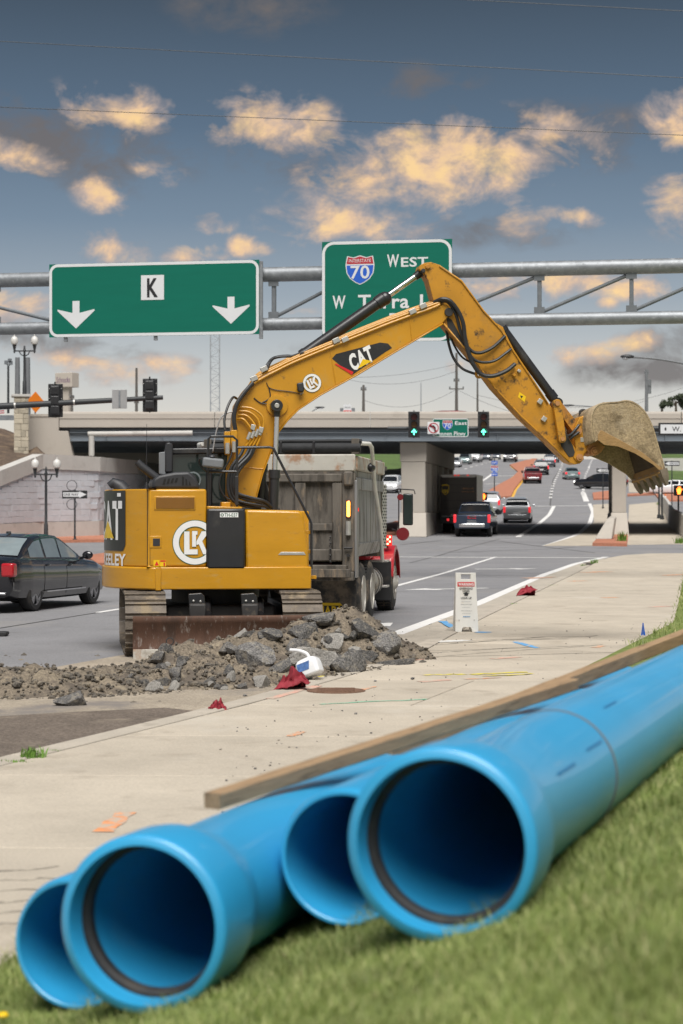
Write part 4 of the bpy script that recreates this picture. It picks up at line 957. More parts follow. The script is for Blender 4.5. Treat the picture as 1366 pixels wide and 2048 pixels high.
m = MB(); m.bb((-3*k, -.024, zc_-12.4*k), (4*k, -.021, zc_-11.2*k)); m.add([(-5*k, -.025, zc_-11.8*k), (-2*k, -.025, zc_-9.8*k), (-2*k, -.025, zc_-13.8*k)], [(0, 1, 2)]); m.build('arrow', 'sign_white', t, ang=0, recalc=False)
def ped(px, py, Y, hpx, label, pole=True, rz=0., hand=True):
    k = Y/F; c = at(px, py, Y); b = V((c.x, Y, gz(Y)+.1)); t = thing('pedestrian_signal', label, 'pedestrian signal', b, rz); z = c.z-b.z; h = hpx*k
    m = MB(); m.cyl((0, .22, -.15), (0, .22, z+h*.5), .055, n=10); m.build('post', 'pole_black', t)
    m = MB(); m.bb((-h*.48, -.02, z-h*.5), (h*.48, .16, z+h*.5)); m.build('housing', 'black_paint', t, ang=0, bevel=.03)
    m = MB(); q = h*.4; m.add([V((x*q, -.03, z+y*q)) for x, y in [(-.35, -.9), (.3, -.9), (.5, -.1), (.85, .3), (.7, .42), (.4, .1), (.42, .8), (.26, .82), (.2, .2), (.12, .95), (-.06, .95), (-.06, .2), (-.2, .85), (-.36, .8), (-.3, .15), (-.5, .5), (-.62, .42), (-.5, -.2)]], [tuple(range(18))])
    m.build('hand', 'lamp_hand', t, ang=0, recalc=False); return t
ped(1358, 981, 118, 21, 'lit orange hand pedestrian signal at the right edge')
ped(967, 993, 118, 16, 'black pedestrian signal with a small lit hand above the blue pickup')
for px, Y, top, lab in ((1226, 112, 925, 'black signal pole on the left side of the slim bridge pier'), (1318, 140, 945, 'thin black post left of two beside the white car'), (1324, 138, 955, 'thin black post right of two beside the white car')):
    b = V((at(px, 0, Y).x, Y, gz(Y))); t = thing('signal_post', lab, 'post', b); H = at(px, top, Y).z-b.z
    m = MB(); m.lathe([(0, .16), (.3, .14), (.34, .07), (H, .06), (H+.03, .001)], (0, 0, 0), (0, 0, 1), 10); m.build('pole', 'pole_black', t)
t = thing('metal_railing', 'short black metal railing on the concrete wall left of the slim pier', 'railing', at(1221, 1040, 112)); k = 112/F
m = MB()
for i in range(5): m.bb((i*.09-.02, i*.35-.02, 0), (i*.09+.02, i*.35+.02, 1.0))
m.bar((0, 0, 1.), (.36, 1.4, 1.), .05, .05); m.bar((0, 0, .1), (.36, 1.4, .1), .05, .05); m.build('bars', 'pole_black', t, ang=0)
t = thing('traffic_cone', 'small orange and white traffic cone by the right retaining wall', 'cone', gp(1331, 1003)); m = MB(); m.lathe([(.03, .14), (.3, .095)], (0, 0, 0), (0, 0, 1), 14); m.lathe([(.5, .06), (.72, .025)], (0, 0, 0), (0, 0, 1), 14); m.bb((-.2, -.2, 0), (.2, .2, .03)); m.build('body', 'cone_orange', t)
m = MB(); m.lathe([(.3, .096), (.5, .061)], (0, 0, 0), (0, 0, 1), 14); m.build('band', 'sign_white', t)
# ------------------------------------------------------------------ cars
KIND = {
 'sedan': dict(L=4.95, W=1.90, wb=3.0, r=.36, st=[(-2.47, .86, .42, .84, .90), (-2.42, .92, .30, .98, 1.05), (-2.15, .97, .24, 1.03, 1.09), (-1.6, 1, .22, 1.02, 1.06), (-.8, 1, .2, .99, 1.02), (0, 1, .2, .97, 1.0), (.8, 1, .2, .95, 1.0), (1.25, 1, .2, .93, 1.0), (1.8, .99, .22, .88, .95), (2.2, .95, .24, .80, .87), (2.42, .85, .28, .68, .74), (2.475, .74, .36, .58, .64)],
   gh=[(-1.95, 1.03, 1.05), (-1.5, 1.02, 1.27), (-1.05, 1.01, 1.43), (-.6, 1.0, 1.48), (-.1, .99, 1.49), (.25, .98, 1.46), (.6, .97, 1.32), (1.0, .96, 1.11), (1.25, .96, .99)], gw=.86, lean=.40, ws=(.42, 1.16), rw=(-1.88, -1.12), sw=[(-1.42, -.72), (-.62, .08), (.16, .92)], dr=[(-1.05, .05, 1), (.07, 1.12, 1)]),
 'suv': dict(L=4.8, W=1.95, wb=2.85, r=.37, st=[(-2.4, .84, .45, .95, 1.0), (-2.33, .95, .34, 1.1, 1.14), (-2.0, 1, .28, 1.13, 1.16), (-1.2, 1, .26, 1.11, 1.14), (0, 1, .26, 1.08, 1.12), (.9, 1, .26, 1.06, 1.12), (1.3, 1, .26, 1.04, 1.12), (1.8, .99, .28, 1.0, 1.06), (2.2, .95, .3, .93, .98), (2.37, .86, .34, .8, .85), (2.4, .76, .42, .66, .72)],
   gh=[(-2.3, 1.12, 1.15), (-2.1, 1.12, 1.55), (-1.9, 1.12, 1.70), (-1.2, 1.11, 1.76), (-.3, 1.09, 1.77), (.2, 1.08, 1.73), (.6, 1.07, 1.53), (1.0, 1.07, 1.25), (1.2, 1.06, 1.1)], gw=.88, lean=.30, ws=(.35, 1.12), rw=(-2.26, -1.95), sw=[(-1.95, -1.2), (-1.1, -.25), (-.15, .85)], dr=[(-1.1, -.1, 1), (-.08, .98, 1)]),
 'pickup': dict(L=5.95, W=2.06, wb=3.75, r=.41, st=[(-2.97, .90, .55, 1.10, 1.12), (-2.92, .97, .48, 1.22, 1.24), (-2.5, 1, .45, 1.24, 1.26), (-1.0, 1, .42, 1.24, 1.26), (0, 1, .4, 1.24, 1.26), (1.0, 1, .4, 1.22, 1.26), (1.5, 1, .42, 1.2, 1.28), (2.2, .99, .42, 1.18, 1.25), (2.75, .95, .42, 1.10, 1.16), (2.93, .88, .46, .95, 1.0), (2.97, .78, .52, .8, .85)],
   gh=[(-.95, 1.24, 1.26), (-.85, 1.24, 1.78), (-.7, 1.24, 1.87), (-.2, 1.24, 1.92), (.3, 1.24, 1.92), (.75, 1.24, 1.86), (1.15, 1.24, 1.6), (1.5, 1.24, 1.3)], gw=.92, lean=.28, ws=(.82, 1.42), rw=(-.93, -.82), sw=[(-.72, -.0), (.08, 1.0)], dr=[(-.85, .02, 1), (.06, 1.1, 1)]),
}
KIND['minivan'] = dict(KIND['suv'], L=5.1, W=2.0)
def car(name, label, kind, paint, px, py, rz, group=None, lights='rear', scale=1., hd=False, Y=None, brake=True, wheel='wheel_silver', glass='glass_dark', loc=None, z=None, arch=True):
    K = KIND[kind]; L, W = K['L'], K['W']; hw = W/2; st = K['st']
    if loc is None:
        loc = gp(px, py)
        if Y: loc = V(((px-CX)*Y/F, Y, gz(Y)))
    name = {'pickup': 'pickup_truck', 'minivan': 'minivan', 'suv': 'car', 'sedan': 'sedan'}[kind]
    t = thing(name, label, {'pickup': 'pickup truck', 'minivan': 'minivan', 'suv': 'car', 'sedan': 'car'}[kind], loc, -rz, group)
    sl_ = (gz(loc.y+2)-gz(loc.y-2))/4; t.rotation_euler = (math.atan(sl_)*math.cos(rz), 0, -rz)
    t.scale = (scale,)*3; DZ = V((0, 0, 0))
    ys = [s[0] for s in st]
    def par(y): return [np.interp(y, ys, [s[i] for s in st]) for i in range(1, 5)]
    def ring(y):
        f, zb, zs, zt = par(y); w = hw*f; h = zs-zb
        return [(w*.0, zb), (w*.80, zb), (w*.95, zb+.05), (w*.985, zb+h*.25), (w*1.0, zb+h*.5), (w*.995, zb+h*.72), (w*.975, zb+h*.88), (w*.93, zs-.01), (w*.86, zs+(zt-zs)*.35), (w*.5, zs+(zt-zs)*.85), (0, zt)]
    def sidex(y, z):
        r = ring(y)[2:8]; return float(np.interp(z, [p[1] for p in r], [p[0] for p in r]))
    fine = sorted(set(list(np.linspace(ys[0], ys[-1], 34))+ys)); rows = []
    for y in fine:
        h = ring(y); rows.append([(x, y, z_) for x, z_ in h]+[(-x, y, z_) for x, z_ in h[-2:0:-1]])
    m = MB(); m.grid(rows, 0, True); n = len(rows[0]); nv = len(m.v)
    m.add(rows[0], [tuple(range(n))]); m.add(rows[-1], [tuple(range(n-1, -1, -1))])
    body = m.build('body', [paint, 'arch_dark'], t, ang=42)
    bm = bmesh.new(); bm.from_mesh(body.data); bmesh.ops.remove_doubles(bm, verts=bm.verts, dist=1e-4); bm.to_mesh(body.data); bm.free()
    wy = K['wb']/2; off = .08 if kind != 'pickup' else .15; r = K['r']
    if arch:
        c = MB()
        for y in (-wy+off, wy+off):
            for s in (-1, 1): c.cyl((s*(hw-.34), y, r), (s*(hw+.2), y, r), r*1.16, n=28, mi=1)
        co = c.build('cut', [paint, 'arch_dark'], None, ang=0)
        md = body.modifiers.new('b', 'BOOLEAN'); md.operation = 'DIFFERENCE'; md.object = co; md.solver = 'EXACT'
        dg = bpy.context.evaluated_depsgraph_get(); me = bpy.data.meshes.new_from_object(body.evaluated_get(dg)); body.modifiers.clear(); body.data = me
        bpy.data.objects.remove(co)
    for y in (-wy+off, wy+off):
        for s in (-1, 1):
            xo = hw-.02; x1 = hw-.26; pass
            m = MB(); m.lathe([(0, r*.66), (.0, r*.9), (.03, r*.985), (.06, r), (.18, r), (.21, r*.985), (.24, r*.9), (.24, r*.66)], (s*xo, y, r), (-s, 0, 0), 28, close=True); ty = m.build('wheel', 'rubber', t)
            m = MB(); m.lathe([(.09, r*.67), (.12, r*.62), (.15, r*.6), (.2, r*.66)], (s*xo, y, r), (-s, 0, 0), 24, close=False) ; m.build('rim_well', 'arch_dark', ty)
            m = MB(); m.lathe([(.004, r*.70), (.01, r*.70), (.03, r*.64), (.012, r*.64)], (s*xo, y, r), (-s, 0, 0), 28, close=True)
            for q in range(5):
                a = q*2*math.pi/5+.3
                for da in (-.16, .16): m.bar((s*(xo-.03), y+math.cos(a)*r*.08, r+math.sin(a)*r*.08), (s*(xo-.022), y+math.cos(a+da)*r*.66, r+math.sin(a+da)*r*.66), .03, .035)
            m.cyl((s*(xo-.045), y, r), (s*(xo-.012), y, r), r*.16, n=12); m.build('rim', wheel, ty)
    # greenhouse
    gh = K['gh']; gy = [g[0] for g in gh]; gw = K['gw']*hw; lean = K['lean']
    def gpar(y): return np.interp(y, gy, [g[1] for g in gh]), np.interp(y, gy, [g[2] for g in gh])
    def topx(y): zb, zt = gpar(y); return gw-(max(zt-zb-.06, 0))*lean
    rows = []
    for y in sorted(set(list(np.linspace(gy[0], gy[-1], 26))+gy)):
        zb, zt = gpar(y); w1 = topx(y); h = zt-zb
        half = [(gw, zb-.06), (w1+.01, zt-min(.07, h*.5)), (w1-.05, zt-min(.015, h*.2)), (w1*.55, zt+.012), (0, zt+.02)]
        rows.append([(x, y, z_) for x, z_ in half]+[(-x, y, z_) for x, z_ in half[-2::-1]])
    m = MB(); m.grid(rows); n = len(rows[0]); m.add(rows[0], [tuple(range(n))]); m.add(rows[-1], [tuple(range(n))]); m.build('roof', paint, t, ang=50)
    def gsx(y, z_):
        zb, zt = gpar(y); f = (z_-zb+.06)/max(zt-.07-zb+.06, .02); return gw+(topx(y)+.01-gw)*f
    for s in (-1, 1):
        for a, b in K['sw']:
            rows = []
            for y in np.linspace(a, b, 9):
                zb, zt = gpar(y); lo = zb+.03; hi = max(zt-.085, lo+.005)
                rows.append([(s*(gsx(y, z_)+.006), y, z_) for z_ in (lo, (lo+hi)/2, hi)])
            m = MB(); m.grid(rows); m.build('side_window', glass, t, recalc=False)
        for a, b, _ in K['dr']:
            rows = []
            for y in np.linspace(a+.012, b-.012, 7):
                f, zb, zs, zt = par(y); zz = np.linspace(zb+.1, zs-.03, 7)
                rows.append([(s*(sidex(y, z_)+.006), y, z_) for z_ in zz])
            m = MB(); m.grid(rows); d_ = m.build('door', paint, t, recalc=False)
            if hd or kind == 'pickup':
                f, zb, zs, zt = par(a+.2); m = MB(); zh = zs-.1; m.ball((s*(sidex(a+.15, zh)+.02), a+.2, zh), (.025, .11, .022), 10, 6); m.build('handle', paint, d_)
        yf = K['ws'][1]-.22; zb = par(yf)[2]; m = MB(); m.ball((s*(hw+.09), yf, zb+.1), (.12, .06, .085) if kind != 'pickup' else (.13, .06, .17), 12, 8); m.bar((s*(hw-.08), yf, zb+.02), (s*(hw+.04), yf, zb+.07), .05, .05); m.build('mirror', paint if kind != 'pickup' else 'black_plastic', t)
    for nm, (a, b) in (('windscreen', K['ws']), ('rear_window', K['rw'])):
        rows = []
        for y in np.linspace(a, b, 8):
            zb, zt = gpar(y); w1 = topx(y)-.07
            rows.append([(x*w1, y, zt+.02+.007-(.008*abs(x)*1.0+.012*max(0, abs(x)-.55)/.45)) for x in (-1, -.55, 0, .55, 1)])
        dirn = 1 if nm == 'windscreen' else -1
        rows = [[(x, y+dirn*.008, z_) for x, y, z_ in r_] for r_ in rows]
        m = MB(); m.grid(rows); m.build(nm, glass, t, recalc=False)
    # lamps, bumpers, plates
    yr, yf = ys[0], ys[-1]; zs_r = par(yr+.1)[2]; zs_f = par(yf-.12)[2]
    for s in (-1, 1):
        if kind == 'pickup':
            m = MB(); m.bb((s*hw*.84, yr-.02, zs_r-.42), (s*hw*.985, yr+.14, zs_r+.03)); m.build('tail_light', 'brake_red' if brake and lights == 'rear' else 'tail_red', t, bevel=.03)
        elif kind in ('suv', 'minivan'):
            m = MB(); m.bb((s*hw*.78, yr-.015, zs_r-.36), (s*hw*.96, yr+.16, zs_r+.06)); m.build('tail_light', 'brake_red' if brake and lights == 'rear' else 'tail_red', t, bevel=.03)
        else:
            m = MB(); m.bb((s*hw*.70, yr-.02, zs_r*.70), (s*hw*.972, yr+.20, zs_r*.97)); m.build('tail_light', 'brake_red' if brake and lights == 'rear' else 'tail_red', t, bevel=.045, seg=3)
        m = MB(); m.ball((s*hw*.68, yf-.10, zs_f-.06), (.2, .14, .085), 12, 8); m.build('headlight', 'head_white' if lights == 'front' else 'head_off', t)
    m = MB(); m.bb((-.26, yr-.015, .62 if kind != 'pickup' else .66), (.26, yr+.05, .76 if kind != 'pickup' else .8)); m.build('number_plate', 'sign_white', t, ang=0)
    m = MB(); m.bb((-hw*.55, yf-.03, .42), (hw*.55, yf+.012, .66 if kind != 'pickup' else .95)); m.build('grille', 'black_plastic', t, bevel=.03)
    chrome_b = kind == 'pickup'
    m = MB(); zb = .45 if not chrome_b else .55
    for y_, s in ((yr, -1), (yf, 1)):
        m = MB(); m.prism([V((x*hw*.93, y_+s*(.04-.10*abs(x)**3), zb)) for x in np.linspace(-1, 1, 9)]+[V((x*hw*.93, y_-s*.15, zb)) for x in np.linspace(1, -1, 9)],
                [V((x*hw*.93, y_+s*(.04-.10*abs(x)**3), zb+(.16 if not chrome_b else .2))) for x in np.linspace(-1, 1, 9)]+[V((x*hw*.93, y_-s*.15, zb+(.16 if not chrome_b else .2))) for x in np.linspace(1, -1, 9)])
        m.build('bumper', 'chrome' if chrome_b else paint, t, bevel=.02)
    m = MB(); m.bb((-hw*.7, -wy-.2, .2), (hw*.7, wy+.3, .3)); m.build('underbody', 'arch_dark', t, ang=0)
    if kind == 'pickup':
        m = MB(); m.bb((-hw*.82, yr+.1, 1.262), (hw*.82, -1.0, 1.272)); m.build('bed_shade', 'arch_dark', t, ang=0)  # flat dark sheet standing in for the shade inside the open bed
        m = MB(); m.bb((-hw*.8, yr-.012, .78), (hw*.8, yr+.08, 1.2)); tg = m.build('tailgate', paint, t, bevel=.02); m = MB(); m.bb((-.16, yr-.022, 1.08), (.16, yr-.012, 1.16)); m.build('handle', 'black_plastic', tg, ang=0)
    return t
# the near black sedan, left of the excavator
sed = car('black_sedan', 'glossy black four-door sedan driving away left of the excavator', 'sedan', 'car_black', 0, 0, R(14.5), None, 'rear', 1.0, True, brake=False, wheel='wheel_dark', glass='glass_light', loc=V((-6.48, 38.55, 0)))
m = MB(); m.bb((-.78, -2.52, .36), (.78, -2.44, .40)); m.build('bumper_trim', 'chrome', sed, bevel=.01)
for s in (-1, 1):
    m = MB(); m.lathe([(0, .05), (0, .065), (.12, .065), (.12, .05)], (s*.55, -2.53, .31), (0, 1, 0), 14, close=True); m.build('exhaust_tip', 'chrome', sed)
m = MB(); m.add([(.98, -1.0, .36), (.98, 1.0, .36), (.985, 1.0, .385), (.985, -1.0, .385)], [(0, 1, 2, 3)]); m.build('sill_trim', 'chrome', sed, ang=0, recalc=False)
m = MB(); m.bb((-.015, -.75, 1.5), (.015, -.55, 1.545)); m.build('roof_antenna', 'car_black', sed, bevel=.01)
# traffic under and beyond the overpass
t = car('blue_pickup', 'dark blue pickup truck with chrome bumper about to pass under the bridge', 'pickup', 'car_navy', 953, 1071, R(9), 'traffic driving away', hd=True)
m = MB(); m.text('GMC', (0, -2.985, 1.10), XA, ZA, .14, .48, .03); m.build('lettering', 'decal_red', t, ang=0, recalc=False)
m = MB(); m.text('SIERRA', (0, -2.985, .9), XA, ZA, .08, .5, .03); m.build('lettering', 'chrome', t, ang=0, recalc=False)
m = MB(); m.lathe([(0, .16), (.3, .2), (.6, .2), (.9, .16)], (-.45, -2.0, .40), (1, 0, 0), 12); m.build('differential', 'arch_dark', t)
car('silver_minivan', 'silver minivan with dark rear window beside the blue pickup', 'minivan', 'car_silver', 1036, 1044, R(7), 'traffic driving away', brake=True)
car('pale_car', 'pale grey car partly hidden behind the blue pickup roof', 'suv', 'car_silver', 980, 1027, R(8), 'traffic driving away')
car('red_pickup', 'dark red pickup truck beside the brick median', 'pickup', 'car_red', 1064, 966, R(3), 'traffic driving away', brake=False)
car('black_suv', 'large black vehicle directly ahead of the red pickup', 'suv', 'car_black', 1081, 949, R(4), 'traffic driving away', scale=1.1)
car('dark_car', 'dark maroon car ahead of the large black vehicle', 'suv', 'car_gray', 1098, 933.5, R(5), 'traffic driving away')
car('dark_pickup', 'dark grey pickup farthest up the row beside the stick', 'pickup', 'car_gray', 1106, 924.5, R(6), 'traffic driving away')
car('teal_sedan', 'pale teal sedan alone in the middle uphill lane', 'sedan', 'car_teal', 1142, 958.5, R(2), 'traffic driving away')
car('far_white_suv', 'small white car farthest uphill under the bucket linkage', 'suv', 'car_white', 1209, 915, R(6), 'traffic driving away')
car('turning_sedan', 'black sedan crossing sideways behind the ONE WAY sign', 'sedan', 'car_black', 1201, 978, R(-62), None, 'front', brake=False, scale=1.12)
car('white_sedan', 'white sedan side-on at the right edge behind the posts', 'sedan', 'car_white', 1345, 990, R(-80), None, brake=False)
car('silver_car', 'small silver car with lit headlights leftmost of the oncoming traffic', 'sedan', 'car_silver', 910, 934, R(188), 'oncoming traffic', 'front')
car('silver_suv', 'silver sport utility car second in the oncoming traffic', 'suv', 'car_teal', 930, 928.5, R(190), 'oncoming traffic', 'front')
car('white_pickup', 'white pickup truck in the oncoming traffic', 'pickup', 'car_white', 950, 924.5, R(190), 'oncoming traffic', 'front')
car('dark_oncoming_car', 'dark car with yellow headlights right of the white pickup', 'suv', 'car_gray', 972, 921.5, R(190), 'oncoming traffic', 'front')
car('dark_small_car', 'small dark car with one bright headlight by the route marker', 'sedan', 'car_gray', 991, 919, R(190), 'oncoming traffic', 'front')
car('black_pickup', 'big black pickup with bright headlights left of the median tip', 'pickup', 'car_black', 1021, 923.5, R(188), 'oncoming traffic', 'front', scale=1.1)
car('waiting_white_car', 'white vehicle glimpsed between the truck mirror and left pier', 'suv', 'car_white', 783, 985, R(190), 'oncoming traffic', 'front')
car('bridge_car', 'dark red car roof passing on top of the overpass', 'suv', 'car_red', 0, 0, R(90), None, brake=False, loc=V((bx(926)*1.04, YB+5, zt-1.48)), arch=False)
# brown delivery truck
def box_truck():
    b = V((6.9, 112, gz(112))); t = thing('delivery_truck', 'dark brown delivery box truck with gold shield logo under the bridge', 'truck', b, -R(9)); w = 2.12
    m = MB(); m.bb((-w/2, 0, .95), (w/2, 4.6, 3.45)); m.build('cargo_box', ['van_side'], t, ang=0, bevel=.03)
    m = MB(); m.bb((-w/2+.06, -.03, 1.0), (w/2-.06, -.002, 3.28)); m.build('rear_door', 'car_brown', t, ang=0, bevel=.01)
    for i in range(1, 5):
        m = MB(); m.bb((-w/2+.1, -.036, 1.0+i*.456), (w/2-.1, -.031, 1.015+i*.456)); m.build('door_seam', 'arch_dark', t, ang=0)
    for x in (-w/2+.03, w/2-.03):
        m = MB(); m.bb((x-.05, -.05, .95), (x+.05, .0, 3.36)); m.build('corner_post', 'car_brown', t, ang=0)
    m = MB(); m.bb((-w/2, -.05, 3.3), (w/2, .01, 3.37)); m.build('top_rail', 'steel_pale', t, ang=0)
    for x in (-.2, 0, .55):
        m = MB(); m.box((x, -.06, 3.4), (.1, .04, .05)); m.build('marker_light', 'lamp_red', t, ang=0)
    m = MB(); s = [(-.22, .28), (-.1, .32), (0, .33), (.1, .32), (.22, .28), (.22, -.05), (.16, -.2), (0, -.32), (-.16, -.2), (-.22, -.05)]
    m.ext([V((-.78+x, -.04, 2.55+z)) for x, z in s], (0, .006, 0)); m.build('gold_shield', 'decal_yellow', t, ang=0)
    m = MB(); m.add([V((-.78+x*.86, -.046, 2.53+z*.8)) for x, z in s], [tuple(range(10))]); m.build('shield_field', 'car_brown', t, ang=0, recalc=False)
    m = MB(); m.text('ups', (-.78, -.05, 2.52), XA, ZA, .26, .34, .03); m.build('lettering', 'decal_yellow', t, ang=0, recalc=False)
    for z, s_ in ((2.62, '1-800-PICK-UPS'), (2.45, 'www.ups.com')):
        m = MB(); m.text(s_, (.55, -.04, z), XA, ZA, .09, .72, .01); m.build('lettering', 'ear_rust', t, ang=0, recalc=False)
    m = MB(); m.bb((-w/2, -.02, .55), (w/2, .3, .95)); m.build('bumper', 'black_paint', t, ang=0, bevel=.02)
    for x in (-.62, .62):
        m = MB(); m.box((x, -.03, .78), (.14, .03, .14)); m.build('tail_light', 'brake_red', t, ang=0)
        m = MB(); m.lathe([(0, .3), (0, .45), (.05, .5), (.4, .5), (.45, .45), (.45, .3)], (math.copysign(w/2-.05, x), 1.2, .5), (-math.copysign(1, x), 0, 0), 24, close=True); m.build('wheel', 'rubber', t)
        m = MB(); m.lathe([(0, .3), (0, .45), (.05, .5), (.25, .5), (.3, .45), (.3, .3)], (math.copysign(w/2-.05, x), 5.2, .5), (-math.copysign(1, x), 0, 0), 24, close=True); m.build('wheel', 'rubber', t)
    m = MB(); m.bb((-w/2+.1, 4.62, .5), (w/2-.1, 6.2, 2.5)); m.build('cab', 'car_brown', t, bevel=.12)
    m = MB(); m.bb((-.45, -.03, 1.02), (-.2, -.032, 1.1)); m.build('decal', 'sign_white', t, ang=0)
box_truck()
# ------------------------------------------------------------------ excavator
XC, YC, TH = -1.79, 26.95, R(8)
E = Plane((XC, YC, 0), TH)
ex = thing('excavator', 'yellow tracked excavator with raised boom and muddy bucket digging in the roadway', 'excavator', (XC, YC, 0), TH)
YS = -1.25                                      # right-hand side of the upper body
def poly(px, y, off=0.): return [E(a, b, y)+V((0, off, 0)) for a, b in px]
def plate(name, px, y0, y1, mat, bevel=.012, parent=ex, ref=None):
    P = poly(px, y0 if ref is None else ref); m = MB(); m.prism([V((p.x, y0, p.z)) for p in P], [V((p.x, y1, p.z)) for p in P]); return m.build(name, mat, parent, ang=30, bevel=bevel)
def spath(px, n=6):                             # smooth path through points (Catmull-Rom)
    out = []
    for i in range(len(px)-1):
        p0, p1, p2, p3 = px[max(i-1, 0)], px[i], px[i+1], px[min(i+2, len(px)-1)]
        for k in range(n):
            t = k/n; out.append(tuple(.5*((2*b)+(-a+c)*t+(2*a-5*b+4*c-d)*t*t+(-a+3*b-3*c+d)*t**3) for a, b, c, d in zip(p0, p1, p2, p3)))
    out.append(tuple(px[-1])); return out
def pipe(name, px, r, mat, smooth=True, parent=ex, n=8):   # px: (px, py, y)
    P = spath(px) if smooth and len(px) > 2 else px; m = MB(); m.tube([E(a, b, y) for a, b, y in P], r, n); return m.build(name, mat, parent)
zsk0, zsk1, zc1 = E(400, 1179, YS).z, E(400, 1134, YS).z, E(400, 978, YS).z
RT = 1.56; a_s = math.asin(1.25/RT)             # counterweight plan: arc of the tail circle
def arc(r, n=22, a0=None): a0 = a_s if a0 is None else a0; return [(-r*math.cos(a), r*math.sin(a)) for a in np.linspace(-a0, a0, n)]
xj = E(297, 1050, YS).x
def slab_plan(name, plan, z0, z1, mat, bevel, seg=3, taper=1.):
    m = MB(); m.prism([V((x, y, z0)) for x, y in plan], [V((x*taper, y*taper, z1)) for x, y in plan]); return m.build(name, mat, ex, ang=40, bevel=bevel, seg=seg)
cwp = arc(RT)+[(xj-.008, 1.25), (xj-.008, -1.25)]
cw = slab_plan('counterweight', cwp, zsk1+.004, zc1, 'yellow_paint', .06)
ske = E(622, 1150, YS).x
seam = E(318, 1150, YS).x
slab_plan('skirt', [(seam+.006, -1.29), (ske, -1.29), (ske, 1.2), (seam+.006, 1.2)], zsk0, zsk1, 'yellow_paint', .015, 2)
slab_plan('skirt', arc(RT+.035, a0=math.asin(1.29/(RT+.035)))+[(seam-.006, 1.25), (seam-.006, -1.29)], zsk0, zsk1, 'yellow_paint', .02, 2)
plate('skirt_joint', [(311, 1135), (322, 1135), (322, 1181), (311, 1181)], -1.31, -1.25, 'yellow_paint', .006)
# tail band with lettering, wrapped on the arc
def wrapf(r):
    def f(p):                                   # p.x = arc length from the tail centre toward the right side
        a = -p.x/r; return V((-r*math.cos(a), r*math.sin(a), p.z))
    return f
m = MB(); r = RT+.006; f = wrapf(r); s1 = r*R(34.5); rows = []
zt0, zt1 = E(230, 1102, -.8).z, E(230, 981, -.8).z
for s_ in np.linspace(-s1, s1, 40):
    cut = max(0, abs(s_)-s1+.09); zlow = zt0+(.09-math.sqrt(max(0, .09**2-cut**2)))
    rows.append([f(V((s_, 0, z))) for z in (zlow, (zt0+zt1)/2, zt1)])
m.grid(rows); m.build('tail_band', 'black_paint', ex, recalc=False)
f2 = wrapf(RT+.012); zc_ = (E(230, 1003, -.8).z+E(230, 1077, -.8).z)/2; hh = E(230, 1003, -.8).z-E(230, 1077, -.8).z
m = MB(); m.text('CAT', V((r*R(32)-.46, 0, zc_)), XA, ZA, hh, .92, .03, fn=f2); m.build('lettering', 'decal_white', ex, ang=0, recalc=False)
m = MB(); f3 = wrapf(RT+.016); xt = r*R(32)-.46; m.add([f3(V((xt-.24, 0, zc_-hh*.5))), f3(V((xt-.12, 0, zc_-hh*.25))), f3(V((xt, 0, zc_-hh*.02))), f3(V((xt+.12, 0, zc_-hh*.25))), f3(V((xt+.24, 0, zc_-hh*.5))), f3(V((xt, 0, zc_-hh*.5)))], [(0, 1, 2, 3, 4, 5)]); m.build('emblem', 'decal_yellow', ex, ang=0, recalc=False)
m = MB(); zk = (E(230, 1108, -.8).z+E(230, 1131, -.8).z)/2; m.text('KEELEY', V((r*R(35)-.42, 0, zk)), XA, ZA, .155, .84, .03, fn=wrapf(RT+.01)); m.build('lettering', 'decal_white', ex, ang=0, recalc=False)
m = MB(); m.add([f2(V((r*R(32)-x, 0, E(230, y, -.8).z))) for x, y in ((.13, 986), (.03, 986), (.03, 993), (.13, 993))], [(0, 1, 2, 3)]); m.build('unit_plate', 'decal_white', ex, ang=0, recalc=False)
# side doors and boxes
plate('engine_door', [(297.5, 978), (413, 978), (413, 1134), (297.5, 1134)], YS-.012, .9, 'yellow_paint', .03)
plate('door_gap', [(294.5, 980), (300, 980), (300, 1133), (294.5, 1133)], YS+.015, YS+.03, 'arch_dark', 0)
plate('vent_frame', [(308, 992), (391, 992), (391, 1020), (308, 1020)], YS-.022, YS-.006, 'yellow_paint', .008)
plate('vent_screen', [(312, 995), (389, 995), (389, 1017), (312, 1017)], YS-.028, YS-.02, 'tinted_window', .003)
plate('latch_plate', [(299, 1072), (323, 1072), (323, 1096), (299, 1096)], YS-.02, YS-.005, 'yellow_paint', .006)
plate('latch', [(306, 1077), (320, 1077), (320, 1092), (306, 1092)], YS-.026, YS-.015, 'black_plastic', .003)
m = MB()
for i in range(2):
    P = poly([(307+i*13, 1120), (319+i*13, 1120), (319+i*13, 1133), (307+i*13, 1133)], YS-.016); m.add(P, [(0, 1, 2, 3)])
m.build('warning_decal', 'decal_yellow', ex, ang=0, recalc=False)
m = MB(); m.add(poly([(309, 1131), (313.5, 1122), (318, 1131)], YS-.018), [(0, 1, 2)]); m.add(poly([(320.5, 1120.5), (331.5, 1120.5), (331.5, 1123.5), (320.5, 1123.5)], YS-.018), [(0, 1, 2, 3)]); m.add(poly([(327, 1125), (330, 1125), (330, 1132), (327, 1132)], YS-.018), [(0, 1, 2, 3)]); m.build('decal_print', 'decal_red', ex, ang=0, recalc=False)
def cut_right(o, xmax):
    bm = bmesh.new(); bm.from_mesh(o.data); bmesh.ops.bisect_plane(bm, geom=bm.verts[:]+bm.edges[:]+bm.faces[:], plane_co=(xmax, 0, 0), plane_no=(1, 0, 0), clear_outer=True); bm.to_mesh(o.data); bm.free()
